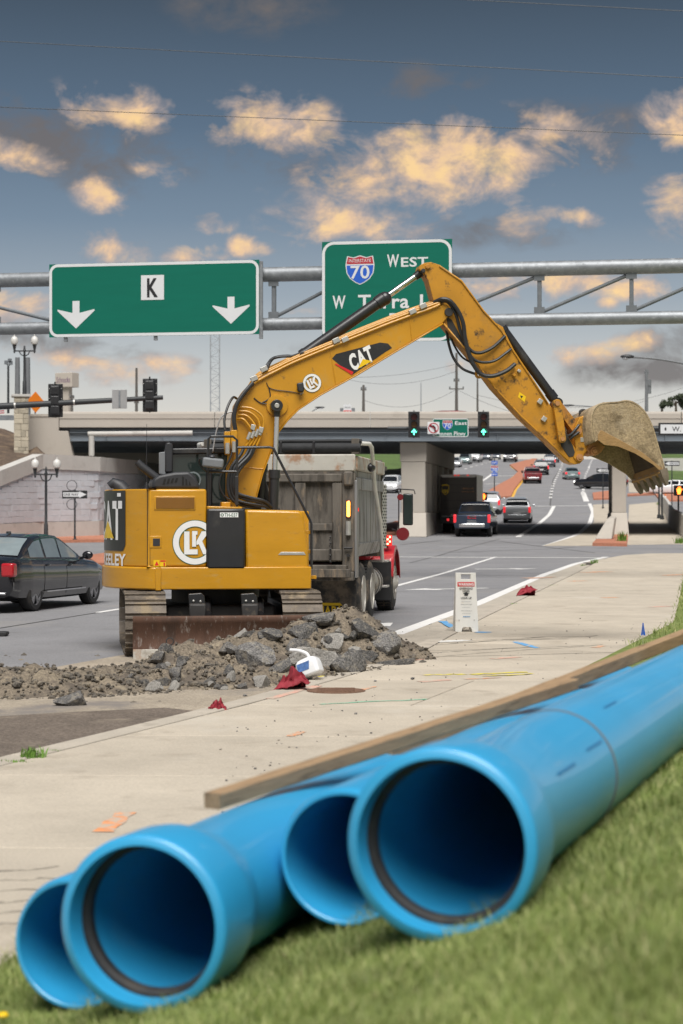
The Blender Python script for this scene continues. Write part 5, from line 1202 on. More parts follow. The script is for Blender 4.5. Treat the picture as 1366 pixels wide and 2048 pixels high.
def roundel(cx, cy, rpx, y, clip=None, rot=0.):
    c = E(cx, cy, y); k = E(cx+10, cy, y).x-c.x; k /= 10; rr = rpx*k
    def P(x, z, dy): a = R(rot); return V((c.x+(x*math.cos(a)-z*math.sin(a))*rr, y+dy, c.z+(x*math.sin(a)+z*math.cos(a))*rr))
    def ringm(r0, r1, dy, mat, name):
        m = MB(); n = 44; A = [P(math.cos(2*math.pi*i/n)*r0, math.sin(2*math.pi*i/n)*r0, dy) for i in range(n)]; B = [P(math.cos(2*math.pi*i/n)*r1, math.sin(2*math.pi*i/n)*r1, dy) for i in range(n)]
        m.add(A+B, [(i, (i+1) % n, (i+1) % n+n, i+n) for i in range(n)]); o = m.build(name, mat, ex, ang=0, recalc=False)
        if clip: cut_right(o, clip)
    ringm(1.03, .70, -.004, 'decal_green', 'roundel_edge'); ringm(1.0, .735, -.006, 'decal_white', 'roundel_ring')
    L_ = [(-.44, .46), (-.22, .46), (-.22, -.32), (.12, -.32), (.12, -.54), (-.44, -.54)]
    K_ = [(-.12, .46), (.10, .46), (.10, .30), (.04, .30), (.04, -.22), (-.12, -.22)]
    K2 = [(.04, .02), (.26, .46), (.50, .46), (.50, .34), (.28, .03), (.52, -.54), (.32, -.54), (.14, -.10), (.04, -.14)]
    for pg in (L_, K_, K2):
        m = MB(); m.add([P(x*1.16, z*1.1+.03, -.004) for x, z in pg], [tuple(range(len(pg)))]); o = m.build('monogram_edge', 'decal_green', ex, ang=0, recalc=False); m2 = MB()
        cx_ = sum(p[0] for p in pg)/len(pg); cz_ = sum(p[1] for p in pg)/len(pg)
        m2.add([P((cx_+(x-cx_)*.94)*1.16, (cz_+(z-cz_)*.95)*1.1+.03, -.007) for x, z in pg], [tuple(range(len(pg)))]); o2 = m2.build('monogram', 'decal_white', ex, ang=0, recalc=False)
        if clip: cut_right(o, clip); cut_right(o2, clip)
roundel(390, 1085, 44, YS-.014, clip=E(412, 1085, YS).x)
plate('black_panel', [(414, 1017), (490.5, 1017), (490.5, 1138), (414, 1138)], YS-.05, .3, 'black_paint', .03)
m = MB(); m.add(poly([(440, 1025), (476.5, 1025), (476.5, 1034.5), (440, 1034.5)], YS-.054), [(0, 1, 2, 3)]); m.build('unit_plate', 'decal_white', ex, ang=0, recalc=False)
c = E(462, 1029.8, YS-.056); m = MB(); m.text('TH-037', c, XA, ZA, .05, .175, .005); m.build('lettering', 'decal_green', ex, ang=0, recalc=False)
c = E(444.5, 1029.8, YS-.056); m = MB(); m.lathe([(0, .022), (.001, .022), (.001, .012), (0, .012)], c, (0, 1, 0), 16, close=True); m.build('emblem', 'decal_green', ex, ang=0, recalc=False)
plate('fuel_tank', [(491.5, 1019), (598, 1021), (604, 1024), (608, 1034), (617, 1100), (619, 1138), (491.5, 1138)], YS-.02, -.45, 'yellow_paint', .035)
plate('grab_recess', [(556, 1110), (562, 1104), (608, 1104), (612, 1110)], YS-.026, YS-.01, 'steel_pale', .004)
for y_ in (1064, 1103, 1154):
    plate('bracket', [(610, y_-3), (633 if y_ == 1154 else 622, y_-3), (633 if y_ == 1154 else 622, y_+4), (610, y_+4)], YS+.1, YS+.2, 'yellow_paint', .004)
plate('deck', [(414, 1020), (618, 1022), (618, 1140), (414, 1140)], -.44, 1.2, 'yellow_paint', .02)
# hood, exhausts, antenna
m = MB(); pr = [(302, 978), (306, 958), (318, 950), (350, 944), (378, 943), (392, 955), (401, 978)]
A = poly(pr, YS+.2); B = poly(pr, YS+.2); m.prism([V((p.x, YS+.15, p.z)) for p in A], [V((p.x, .3, p.z)) for p in A]); m.build('hood', 'black_plastic', ex, ang=40, bevel=.04, seg=3)
for i in range(4):
    x = 325+i*8; plate('hood_vent', [(x, 969-i*1.5), (x+5, 968-i*1.5), (x+7, 957-i*.5), (x+3, 958-i*.5)], YS+.143, YS+.16, 'arch_dark', 0)
for i in range(3):
    x = 364+i*7; plate('hood_vent', [(x, 970), (x+4, 970), (x+4-i, 954+i*5), (x, 952+i*5)], YS+.143, YS+.16, 'arch_dark', 0)
m = MB(); P = [E(318, 960, -.6), E(300, 946, -.6), E(281, 931, -.6), E(274, 923, -.6)]; m.tube(P, .05, 14, True, 0, [.06, .058, .055, .05]); m.build('exhaust_stack', 'black_plastic', ex)
m = MB(); P = [E(246, 982, -.5), E(238, 972, -.5), E(226, 966, -.5), E(218, 972, -.5)]; m.tube(P, .06, 12, True, 0, [.12, .1, .075, .05]); m.build('rear_camera', 'black_plastic', ex)
m = MB(); P0, P1 = E(293, 978, -.4), E(293.5, 848, -.4); m.cyl(P0, P1, .006, .003, 6); m.lathe([(0, .05), (.05, .03), (.09, .01)], P0, (0, 0, 1), 10); m.build('antenna', 'black_plastic', ex)
# cab on the far side
cb = ex; yc0, yc1 = .25, 1.2
cabp = [(330, 1020), (330, 905), (345, 900), (520, 898), (540, 915), (556, 1020)]
def cab_frame(px, y): return [E(a, b, y) for a, b in px]
pil = MB()
for y in (yc0, yc1):
    for a, b in (((333, 1020), (335, 903)), ((337, 903), (505, 900)), ((510, 902), (540, 1020)), ((418, 902), (418, 1020)), ((335, 1018), (538, 1018))):
        pil.bar(E(*a, y), E(*b, y), .09, .09)
for p in ((335, 903), (505, 902), (335, 1018)): pil.bar(E(*p, yc0), E(*p, yc1), .09, .09)
pil.build('cab_frame', 'black_paint', ex, ang=30, bevel=.02)
plate('cab_roof', [(332, 905), (340, 897), (500, 895), (512, 905)], yc0-.04, yc1+.04, 'black_paint', .03, ref=yc0)
for a, b in ((337, 415), (421, 508)):
    plate('cab_window', [(a, 907), (b, 907), (b+(10 if b > 420 else 0), 1014), (a, 1014)], yc0-.0, yc0+.01, 'cab_glass', 0, ref=yc0)
plate('cab_window', [(337, 907), (506, 907), (520, 1014), (337, 1014)], yc1-.01, yc1, 'cab_glass', 0, ref=yc1)
plate('cab_seat', [(360, 1018), (360, 950), (372, 940), (384, 945), (392, 985), (420, 990), (420, 1018)], .5, .95, 'black_plastic', .04, ref=.5)
m = MB(); c = E(386, 960, yc0-.05); m.lathe([(-.01, .10), (-.01, .12), (.01, .12), (.01, .10)], c, (.35, 1, .1), 18, close=True); m.build('cab_fan', 'glass_light', ex)
plate('cab_side_post', [(330, 900), (332, 886), (340, 884), (346, 890), (346, 945), (330, 945)], .1, .2, 'black_plastic', .02)
plate('cab_lamp_guard', [(318, 905), (332, 903), (332, 950), (318, 948)], .12, .2, 'pole_grey', .01)
m = MB(); rows = []
for y in np.linspace(-.02, .5, 4): rows.append([E(a, b, y) for a, b in spath([(424, 905), (430, 868), (440, 836), (456, 824), (476, 822)], 4)])
m.grid(rows); o = m.build('boom_guard', 'sign_back', ex); s_ = o.modifiers.new('s', 'SOLIDIFY'); s_.thickness = .02
# railings and mirror
RL = .018
pipe('handrail', [(416, 1014, -.9), (416, 905, -.9), (417, 878, -.9), (422, 873, -.9), (466, 873, -.9), (474, 880, -.9), (474, 1016, -.9)], RL, 'black_paint', False)
pipe('handrail', [(417, 943, -.9), (474, 943, -.9)], RL, 'black_paint', False)
pipe('handrail', [(474, 895, -.9), (540, 894.5, -1.0), (547, 897, -1.05), (620, 1040, -1.2), (623, 1048, -1.2), (623, 1138, -1.2)], RL, 'black_paint', False)
plate('rail_plate', [(470, 952), (477, 952), (477, 1010), (470, 1010)], -.93, -.88, 'black_paint', .005)
m = MB(); c = E(426, 926, -1.0); m.box(c, (.29, .07, .135), Matrix.Rotation(R(6), 3, 'Y')); m.build('mirror', 'pole_grey', ex, bevel=.03, seg=3); pipe('mirror_arm', [(416, 945, -.9), (404, 935, -.92), (398, 922, -.95), (402, 917, -.98), (416, 918, -1.0)], .012, 'black_paint')
m = MB(); c = E(424, 914, -.98); m.ball(c, (.05, .05, .035), 10, 6); m.build('mirror_clamp', 'black_plastic', ex)
# boom
YB0, YB1 = -.30, .12
boom_px = [(489, 1030), (470, 1030), (455, 990), (456, 942), (463, 880), (466, 838), (470, 810), (482, 790), (497, 776), (512, 763), (530, 752.6), (560, 737), (596, 720), (640, 702), (676, 687), (730, 665), (786, 643), (825, 629), (859, 617), (885, 610), (896, 611), (902, 622), (896, 634), (885, 646), (840, 673), (786, 705), (713, 749), (640, 789), (596, 818), (574, 840), (557, 862), (541, 903), (525, 945), (512, 993), (505, 1030)]
plate('boom', boom_px, YB0, YB1, 'yellow_boom', .008)
pts = [(505, 1026), (512, 993), (525, 945), (541, 903), (557, 862), (574, 840), (596, 818), (640, 789), (713, 749), (786, 705), (840, 673), (885, 646)]
m = MB(); rows = [[E(a, b, YB0)+V((0, dy, 0)), E(a+1.5, b+2.5, YB0)+V((0, dy, 0))] for a, b in pts for dy in (-.025,)]
m.grid(rows); m.build('boom_flange', 'yellow_boom', ex, recalc=False).modifiers.new('s', 'SOLIDIFY').thickness = .04
for a, b in (((660, 694), (672, 772)), ((819, 632), (824, 681)), ((460, 932), (527, 938))): pipe('weld_seam', [(*a, YB0-.002), (*b, YB0-.002)], .008, 'yellow_boom', False)
# decals on the boom
def decal(name, px, mat, dy, y=YB0): m = MB(); m.add(poly(px, y-dy), [tuple(range(len(px)))]); return m.build(name, mat, ex, ang=0, recalc=False)
decal('boom_decal', [(664, 717), (672, 708), (760, 685), (776, 687), (784, 696), (772, 703), (704, 750)], 'black_paint', .004)
decal('decal_stripe', [(669, 728), (672, 727), (707, 744), (704, 750)], 'decal_red', .008)
c = E(722, 716, YB0-.008); kx = E(732, 716, YB0).x-E(722, 716, YB0).x; kx /= 10; an = R(27)
m = MB(); m.text('CAT', c, V((math.cos(an), 0, math.sin(an))), V((-math.sin(an)*.7, 0, math.cos(an))), 30*kx, 50*kx, .045); m.build('lettering', 'decal_white', ex, ang=0, recalc=False)
decal('emblem', [(715, 738), (726, 718), (744, 722)], 'decal_yellow', .012)
roundel(624, 766, 18, YB0-.004, rot=25)
# pins and work lamp
for nm, a, b, r, y0, y1, mt in (('boom_pin', 554, 811, .085, -.50, -.28, 'black_paint'), ('pin_cap', 554, 811, .035, -.515, -.49, 'steel_pale'), ('stick_pin', 898, 624, .062, -.33, .15, 'undercarriage'), ('rod_pin', 847, 541, .03, -.28, .1, 'undercarriage'), ('knuckle_pin', 856, 533, .035, -.285, .1, 'link_worn')):
    p = E(a, b, y0); m = MB(); m.cyl((p.x, y0, p.z), (p.x, y1, p.z), r, n=20); m.build(nm, mt, ex, bevel=.006)
p = E(554, 811, YB0); m = MB(); m.lathe([(0, .155), (.03, .15), (.035, .09)], (p.x, YB0+.002, p.z), (0, -1, 0), 28); m.build('pin_boss', 'yellow_boom', ex)
plate('work_lamp', [(594, 766), (607, 764), (609, 780), (606, 785), (596, 783)], -.42, -.33, 'black_plastic', .02); pipe('lamp_bracket', [(600, 788, -.34), (606, 786, -.36), (601, 780, -.37)], .01, 'steel_pale')
# lift cylinders
def cylinder(a, b, split, y, rb, rr, nm='lift', over=.5):
    A, B = E(*a, y), E(*b, y); S_ = A.lerp(B, split)
    m = MB(); m.cyl(A, S_, rb, n=20); d = (B-A).normalized(); m.cyl(S_-d*.10, S_+d*.02, rb*1.16, n=20); m.cyl(A-d*.02, A+d*.05, rb*1.1, n=20); m.build(nm+'_barrel', 'black_paint', ex)
    m = MB(); m.cyl(S_, B, rr, n=16); m.build(nm+'_rod', 'chrome', ex)
    m = MB(); m.cyl(B-V((0, .06, 0)), B+V((0, .06, 0)), rr*1.9, n=16); m.cyl(B-d*.16, B, rr*1.25, rr*1.5, 14); m.build(nm+'_eye', 'black_paint', ex); return A, S_, B
cylinder((546, 1030), (554, 811), .40, -.42, .072, .038); cylinder((519, 1030), (530, 830), .5, .26, .072, .038)
cylinder((606, 711), (848, 541), .655, -.09, .085, .044, 'stick_cylinder')
cylinder((1005, 657), (1114, 806), .93, -.09, .066, .04, 'bucket_cylinder')
plate('cylinder_mount', [(590, 724), (604, 704), (614, 708), (622, 724)], -.2, .02, 'link_worn', .006); p = E(606, 711, -.25); m = MB(); m.cyl((p.x, -.24, p.z), (p.x, .06, p.z), .05, n=16); m.build('mount_pin', 'undercarriage', ex)
for px_, py_ in ((770, 597),): p = E(px_, py_, -.09); m = MB(); m.ball(p, (.1, .1, .1), 12, 8); m.build('cylinder_collar', 'black_paint', ex)
# stick, linkage, coupler
stick_px = [(838, 538), (841, 530), (848, 526), (862, 524), (880, 530), (902, 545), (924, 560), (946, 590), (968, 620), (986, 642), (1006, 654), (1010, 664), (1028, 700), (1060, 748), (1096, 804), (1108, 822), (1132, 868), (1152, 898), (1166, 906), (1168, 918), (1160, 927), (1150, 929), (1136, 924), (1096, 884), (1040, 832), (988, 776), (940, 712), (888, 650), (880, 630), (868, 605), (862, 582), (856, 560), (848, 546)]
YK0, YK1 = -.25, .07
plate('stick', stick_px, YK0, YK1, 'yellow_worn', .006)
pts = [(886, 650), (940, 714), (988, 778), (1040, 834), (1096, 886), (1136, 926)]
m = MB(); rows = [[E(a, b, YK0)+V((0, -.02, 0)), E(a+1.5, b-2.8, YK0)+V((0, -.02, 0))] for a, b in pts]; m.grid(rows); m.build('stick_flange', 'yellow_worn', ex, recalc=False).modifiers.new('s', 'SOLIDIFY').thickness = .035
pts = [(880, 531), (924, 561), (968, 621), (1004, 660), (1028, 702), (1060, 750), (1096, 806)]
m = MB(); rows = [[E(a, b, YK0)+V((0, -.015, 0)), E(a-2, b+2.4, YK0)+V((0, -.015, 0))] for a, b in pts]; m.grid(rows); m.build('stick_flange', 'yellow_worn', ex, recalc=False).modifiers.new('s', 'SOLIDIFY').thickness = .03
plate('stick_web', [(892, 632), (904, 640), (930, 690), (924, 694), (896, 655)], YK0-.006, YK0, 'undercarriage', .002)
def link(name, a, b, w0, w1, y0, y1, mat='link_worn'):
    A, B = E(*a, y0), E(*b, y0); d = (B-A).normalized(); n = V((-d.z, 0, d.x)); o = []
    for k in range(9): an = math.pi/2+math.pi*k/8; o.append(A+d*math.cos(an)*w0+n*math.sin(an)*w0)
    for k in range(9): an = -math.pi/2+math.pi*k/8; o.append(B+d*math.cos(an)*w1+n*math.sin(an)*w1)
    m = MB(); m.ext(o, (0, y1-y0, 0)); ob = m.build(name, mat, ex, ang=40, bevel=.006)
    for P_, w in ((A, w0), (B, w1)): m = MB(); m.cyl(P_+V((0, -.02, 0)), P_+V((0, y1-y0+.02, 0)), w*.55, n=14); m.build('pin', 'ear_rust', ob)
    return ob
link('side_link', (1115, 807), (1125, 878), .062, .055, -.36, -.27, 'yellow_worn'); link('side_link', (1115, 807), (1125, 878), .062, .055, .10, .19, 'yellow_worn')
plate('grime_plate', [(1116, 868), (1130, 862), (1146, 892), (1152, 912), (1138, 914), (1122, 892)], YK0-.008, YK0-.001, 'undercarriage', .002)
link('dump_link', (1115, 807), (1156, 862), .058, .07, -.20, .04)
plate('coupler', [(1156, 926), (1147, 915), (1152, 897), (1148.5, 871), (1150, 853), (1159.5, 835), (1172, 829), (1186, 831), (1196, 840), (1194, 862), (1186, 885), (1176, 900), (1169, 908), (1165, 923)], -.27, .09, 'yellow_worn', .01)
for a, b, r in ((1156, 862, .055), (1160, 915, .05), (1171, 843, .03)): p = E(a, b, -.3); m = MB(); m.cyl((p.x, -.31, p.z), (p.x, .12, p.z), r, n=16); m.cyl((p.x, -.32, p.z), (p.x, .13, p.z), r*.5, n=10); m.build('coupler_pin', 'ear_rust', ex)
pipe('coupler_hose', [(1136, 872, -.3), (1143, 868, -.32), (1152, 858, -.32), (1158, 850, -.3)], .02, 'hose'); pipe('coupler_hose', [(1140, 878, -.3), (1147, 872, -.32), (1158, 864, -.32)], .02, 'hose')
plate('coupler_plate', [(1161, 875), (1168, 875), (1168, 884), (1161, 884)], -.278, -.27, 'steel_pale', .002)
pipe('lifting_eye', [(1160, 832, -.1), (1160, 823, -.1), (1167, 820, -.1), (1173, 824, -.1), (1173, 830, -.1)], .018, 'undercarriage')
# bucket: near and far side plates joined by the shell, rolled slightly away
wv = V((-.17, .80, -.13)); y0 = -.52
bk = ex
shell = [(1190, 884), (1186, 860), (1186, 832), (1193, 816), (1206, 809), (1236, 807), (1251, 804), (1266, 807), (1282, 818), (1293, 833), (1304, 857), (1313, 888), (1322, 919), (1328, 941)]
lip = [(1330, 952), (1306, 928), (1270, 906), (1236, 892), (1209, 889), (1196, 880)]
shell = spath(shell, 3)
A = [E(a, b, y0) for a, b in shell]
m = MB(); m.grid([A, [p+wv*.5 for p in A], [p+wv for p in A]]); o = m.build('bucket_shell', 'bucket_mud', ex, recalc=True, ang=50); s_ = o.modifiers.new('s', 'SOLIDIFY'); s_.thickness = .03; s_.offset = 1
side = [E(a, b, y0) for a, b in shell+lip]
for off_, nm in ((V((0, 0, 0)), 'bucket_side'), (wv-V((0, .03, 0)), 'bucket_side')):
    m = MB(); m.ext([p+off_ for p in side], (0, .035, 0)); m.build(nm, 'bucket_mud', ex, ang=0, bevel=.005)
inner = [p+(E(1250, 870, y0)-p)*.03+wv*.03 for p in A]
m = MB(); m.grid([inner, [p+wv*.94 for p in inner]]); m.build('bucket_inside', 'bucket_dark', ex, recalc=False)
lp = [(1196, 869), (1202, 860), (1240, 880), (1285, 905), (1306, 922), (1326, 938), (1330, 951), (1306, 929), (1270, 907), (1236, 893), (1209, 890), (1196, 880)]
m = MB(); P = [E(a, b, y0-.012) for a, b in lp]; m.ext(P, (0, .012, 0)); m.build('bucket_side_cutter', 'bucket_lip', ex, ang=0, bevel=.004)
c0, c1 = E(1329, 940, y0), E(1329, 940, y0)+wv; c2 = E(1318, 943, y0)
m = MB(); q = [E(1322, 928, y0), E(1330, 952, y0), E(1318, 946, y0)]; m.prism(q, [p+wv for p in q]); m.build('cutting_edge', 'bucket_lip', ex, ang=0, bevel=.006)
for i in range(5):
    b0 = E(1326, 938, y0)+wv*(.04+i*.225); tdir = (E(1334, 972, y0)-E(1323, 935, y0)).normalized(); u = (wv.normalized())
    m = MB(); n_ = tdir.cross(u).normalized(); L_ = .24
    def sec(t, w, h): return [b0+tdir*t+u*(w*sx)+n_*(h*sz) for sx, sz in ((-1, -1), (1, -1), (1, 1), (-1, 1))]
    m.grid([sec(0, .055, .06)+[], sec(.1, .052, .055), sec(.16, .045, .04), sec(L_, .026, .012)], wrap=True); m.add(sec(L_, .026, .012), [(0, 1, 2, 3)]); m.build('bucket_tooth', 'tooth', ex, ang=20)
for dy in (0, .36):
    yy = -.28+dy; P = [E(a, b, -.30) for a, b in [(1184, 838), (1190, 834), (1200, 836), (1219, 836), (1212, 852), (1200, 868), (1197, 884), (1210, 892), (1203, 904), (1190, 912), (1178, 908), (1174, 898), (1178, 888), (1188, 876), (1186, 856)]]
    m = MB(); m.prism([V((p.x, yy-.03, p.z)) for p in P], [V((p.x, yy+.03, p.z)) for p in P]); m.build('bucket_ear', 'ear_rust', ex, ang=0, bevel=.008)
for a, b in ((1192, 845), (1189, 902)):
    p = E(a, b, -.33); m = MB(); m.cyl((p.x, -.36, p.z), (p.x, .18, p.z), .062, n=20); m.cyl((p.x, -.38, p.z), (p.x, .2, p.z), .035, n=14); m.build('bucket_pin', 'ear_rust', ex, bevel=.005)
pipe('lifting_eye', [(1204, 828, -.05), (1200, 814, -.05), (1207, 807, -.05), (1213, 811, -.05), (1208, 826, -.05)], .02, 'undercarriage')
# hydraulic lines along the boom
for i, (dy, off, y) in enumerate(((1, 0, -.325), (-5, 2, -.31), (-8.5, 3, -.22), (-11.5, 5, -.12))):
    pipe('hydraulic_line', [(472+off, 815+i*3, y), (484+off, 788+i*2, y), (512, 763+dy, y), (560, 737+dy, y), (596, 720+dy, y), (676, 687+dy, y), (786, 643+dy, y), (859, 617+dy, y), (880, 608+dy*.6, y)], .019, 'yellow_boom')
pipe('hydraulic_line', [(660, 686, -.02), (720, 660, -.02), (800, 634, -.02), (840, 612, -.02), (870, 600, -.02)], .014, 'yellow_boom')
for px_, py_ in ((672, 681), (690, 679), (825, 623), (846, 612), (528, 738), (508, 757)):
    c = E(px_, py_, -.33); m = MB(); m.box(c, (.10, .06, .07), Matrix.Rotation(R(-25), 3, 'Y')); m.build('line_clamp', 'steel_pale', ex, ang=0, bevel=.006)
# bent pipes and valve block at the boom foot
for i in range(4):
    x = 498+i*9; pipe('bent_pipe', [(474+i*2, 838-i*8, -.33), (486+i*6, 838-i*7, -.36), (497+i*9, 850-i*6, -.38), (503+i*8, 862-i*4, -.39), (500+i*7, 880-i*2, -.4), (492+i*7, 892, -.4)], .016, 'yellow_boom')
    c = E(498+i*8, 872-i*3, -.41); m = MB(); m.cyl(c-V((.02, 0, .05)), c+V((.02, 0, .05)), .026, n=8); m.build('fitting', 'steel_pale', ex)
for a, b in ((503, 848), (519, 853)): plate('valve_plate', [(a, b), (a+9, b+2), (a+6, b+14), (a-2, b+10)], -.44, -.40, 'steel_pale', .006)
for i, (a, b) in enumerate(((449, 863), (462, 860))):
    plate('valve_block', [(a, b), (a+12, b), (a+12, b+24), (a+9, b+48), (a+2, b+46), (a, b+24)], -.48, -.32, 'yellow_boom', .008)
    c = E(a+6, b+30, -.5); m = MB(); m.cyl(c+V((0, 0, .05)), c-V((0, 0, .1)), .03, n=10); m.build('valve_stem', 'steel_pale', ex)
# hoses
hs = [[(500, 893, -.42), (492, 910, -.45), (470, 935, -.5), (462, 965, -.5), (466, 990, -.5), (478, 1002, -.52), (505, 1008, -.55), (530, 1012, -.55), (540, 1020, -.5)],
      [(506, 893, -.42), (498, 912, -.46), (474, 938, -.52), (467, 966, -.52), (472, 988, -.52), (490, 998, -.55), (520, 1004, -.57), (542, 1018, -.5)],
      [(488, 893, -.42), (482, 908, -.45), (463, 935, -.48), (456, 968, -.48), (462, 996, -.5), (484, 1010, -.5), (522, 1016, -.5)],
      [(511, 891, -.42), (500, 915, -.44), (480, 938, -.5), (472, 960, -.52), (474, 985, -.55), (500, 995, -.58), (528, 1002, -.58), (543, 1014, -.52)]]
for h in hs: pipe('hose', h, .024, 'hose')
pipe('hose', [(506, 766, -.34), (490, 784, -.38), (474, 808, -.42), (468, 835, -.44), (471, 862, -.44)], .03, 'hose'); pipe('hose', [(473, 797, -.1), (466, 795, -.2), (456, 812, -.3), (449, 838, -.36), (450, 860, -.4)], .018, 'hose')
pipe('hose', [(596, 716, -.16), (575, 712, -.2), (548, 716, -.2), (536, 728, -.2), (528, 744, -.24)], .022, 'hose'); pipe('hose', [(606, 704, -.12), (585, 712, -.2), (555, 714, -.22), (542, 722, -.2), (534, 740, -.24)], .018, 'hose')
pipe('hose', [(470, 865, -.44), (462, 912, -.5), (442, 950, -.5), (440, 975, -.5), (452, 995, -.5), (470, 1000, -.5)], .012, 'hose')
pipe('hose', [(868, 605, -.27), (884, 598, -.34), (900, 602, -.36), (915, 620, -.36), (926, 645, -.36), (930, 675, -.36), (937, 705, -.37), (946, 728, -.37), (962, 748, -.37), (985, 752, -.37), (1012, 742, -.34), (1030, 728, -.3)], .03, 'hose')
pipe('hose', [(870, 608, -.24), (890, 602, -.30), (903, 612, -.31), (914, 635, -.31), (922, 665, -.31), (938, 697, -.32), (958, 706, -.32), (985, 695, -.3), (1010, 672, -.27)], .024, 'hose')
pipe('hose', [(932, 680, -.33), (942, 712, -.34), (960, 724, -.34), (988, 722, -.32), (1012, 706, -.3), (1022, 698, -.27)], .02, 'hose')
pipe('hose', [(893, 660, -.1), (898, 690, -.1), (908, 718, -.12), (926, 738, -.2), (951, 748, -.25)], .02, 'hose'); pipe('hose', [(897, 662, -.05), (908, 690, -.08), (924, 714, -.12), (946, 727, -.2)], .015, 'hose')
pipe('hose_clamp', [(953, 742, -.3), (953, 752, -.3), (960, 754, -.3), (966, 748, -.3)], .022, 'yellow_worn')
pipe('wire', [(604, 790, -.31), (590, 785, -.31), (570, 782, -.31), (552, 780, -.31), (538, 775, -.31), (533, 765, -.31)], .006, 'hose'); pipe('wire', [(508, 796, -.31), (522, 806, -.31), (545, 809, -.33)], .008, 'hose'); pipe('wire', [(538, 776, -.31), (540, 795, -.31), (525, 805, -.31)], .008, 'hose')
for a, b, dx in ((1038, 742, 0), (1028, 750, 0), (1080, 803, 1), (1088, 838, 1)): c = E(a, b, -.27); m = MB(); m.box(c, (.05+.02*dx, .05, .04+.03*dx), Matrix.Rotation(R(35), 3, 'Y')); m.build('block', 'steel_pale' if dx or a > 1030 else 'yellow_worn', ex, ang=0, bevel=.008)
decal('warning_decal', [(1039, 784), (1052, 793), (1049, 804), (1036, 794)], 'decal_yellow', .004, YK0); decal('decal_print', [(1040, 791), (1046, 792), (1043, 797)], 'sign_black', .007, YK0)
plate('swing_tower', [(420, 1015), (560, 1015), (560, 1130), (420, 1130)], -.46, .3, 'undercarriage', .02); plate('step_box', [(443, 1004), (461, 1004), (461, 1020), (443, 1020)], -.85, -.6, 'yellow_paint', .01)
plate('top_plate', [(414, 1012), (484, 1014), (484, 1020), (414, 1020)], -1.2, -.3, 'yellow_paint', .01)
# undercarriage: tracks run into depth
m = MB(); m.lathe([(.62, .62), (.9, .62)], (0, 0, 0), (0, 0, 1), 36); m.build('slew_ring', 'undercarriage', ex)
m = MB(); m.bb((-.75, -1.0, .35), (.75, 1.0, .66)); m.build('lower_frame', 'undercarriage', ex, bevel=.04)
GA = 1.045; TW = .54; r_t = .40; half = 1.35
def oval(n):
    P = []; per = 4*half+2*math.pi*r_t
    for i in range(n):
        s_ = per*i/n
        if s_ < 2*half: P.append((-half+s_, 2*r_t+.03, 0.))
        elif s_ < 2*half+math.pi*r_t: a = (s_-2*half)/r_t; P.append((half+math.sin(a)*r_t, r_t+.03+math.cos(a)*r_t, -a))
        elif s_ < 4*half+math.pi*r_t: P.append((half-(s_-2*half-math.pi*r_t), .03, math.pi))
        else: a = (s_-4*half-math.pi*r_t)/r_t; P.append((-half-math.sin(a)*r_t, r_t+.03-math.cos(a)*r_t, math.pi-a))
    return P
proto = None; pitch = (4*half+2*math.pi*r_t)/40
for sx in (-1, 1):
    tr = MB(); tr.prism([V((sx*GA-.16, y, z)) for y, z in [(-half-.25, .42), (-half, .2), (half, .2), (half+.25, .42), (half, .66), (-half, .66)]], [V((sx*GA+.16, y, z)) for y, z in [(-half-.25, .42), (-half, .2), (half, .2), (half+.25, .42), (half, .66), (-half, .66)]]); to = tr.build('track', 'undercarriage', ex, bevel=.02)
    for y in (-half, half):
        m = MB(); m.lathe([(-.14, .1), (-.14, .33), (.14, .33), (.14, .1)], (sx*GA, y, r_t+.03), (1, 0, 0), 24); m.build('idler', 'undercarriage', to)
    for i in range(5):
        m = MB(); m.lathe([(-.13, .1), (-.13, .11), (.13, .11), (.13, .1)], (sx*GA, -1.0+i*.5, .17), (1, 0, 0), 14); m.build('roller', 'undercarriage', to)
    for y, z, a in oval(40):
        if proto is None:
            m = MB(); m.prism([V((-TW/2, u_, w_)) for u_, w_ in [(-pitch*.49, -.012), (pitch*.49, -.012), (pitch*.49, .006), (pitch*.4, .008), (pitch*.38, .035), (pitch*.28, .035), (pitch*.26, .008), (-pitch*.3, .008), (-pitch*.32, .028), (-pitch*.42, .028), (-pitch*.44, .006)]], [V((TW/2, u_, w_)) for u_, w_ in [(-pitch*.49, -.012), (pitch*.49, -.012), (pitch*.49, .006), (pitch*.4, .008), (pitch*.38, .035), (pitch*.28, .035), (pitch*.26, .008), (-pitch*.3, .008), (-pitch*.32, .028), (-pitch*.42, .028), (-pitch*.44, .006)]])
            proto = m.build('track_shoe', 'track_steel', to, ang=0); proto.location = (sx*GA, y, z); proto.rotation_euler = (a, 0, 0)
        else: inst(proto, 'track_shoe', to, (sx*GA, y, z), (a, 0, 0))
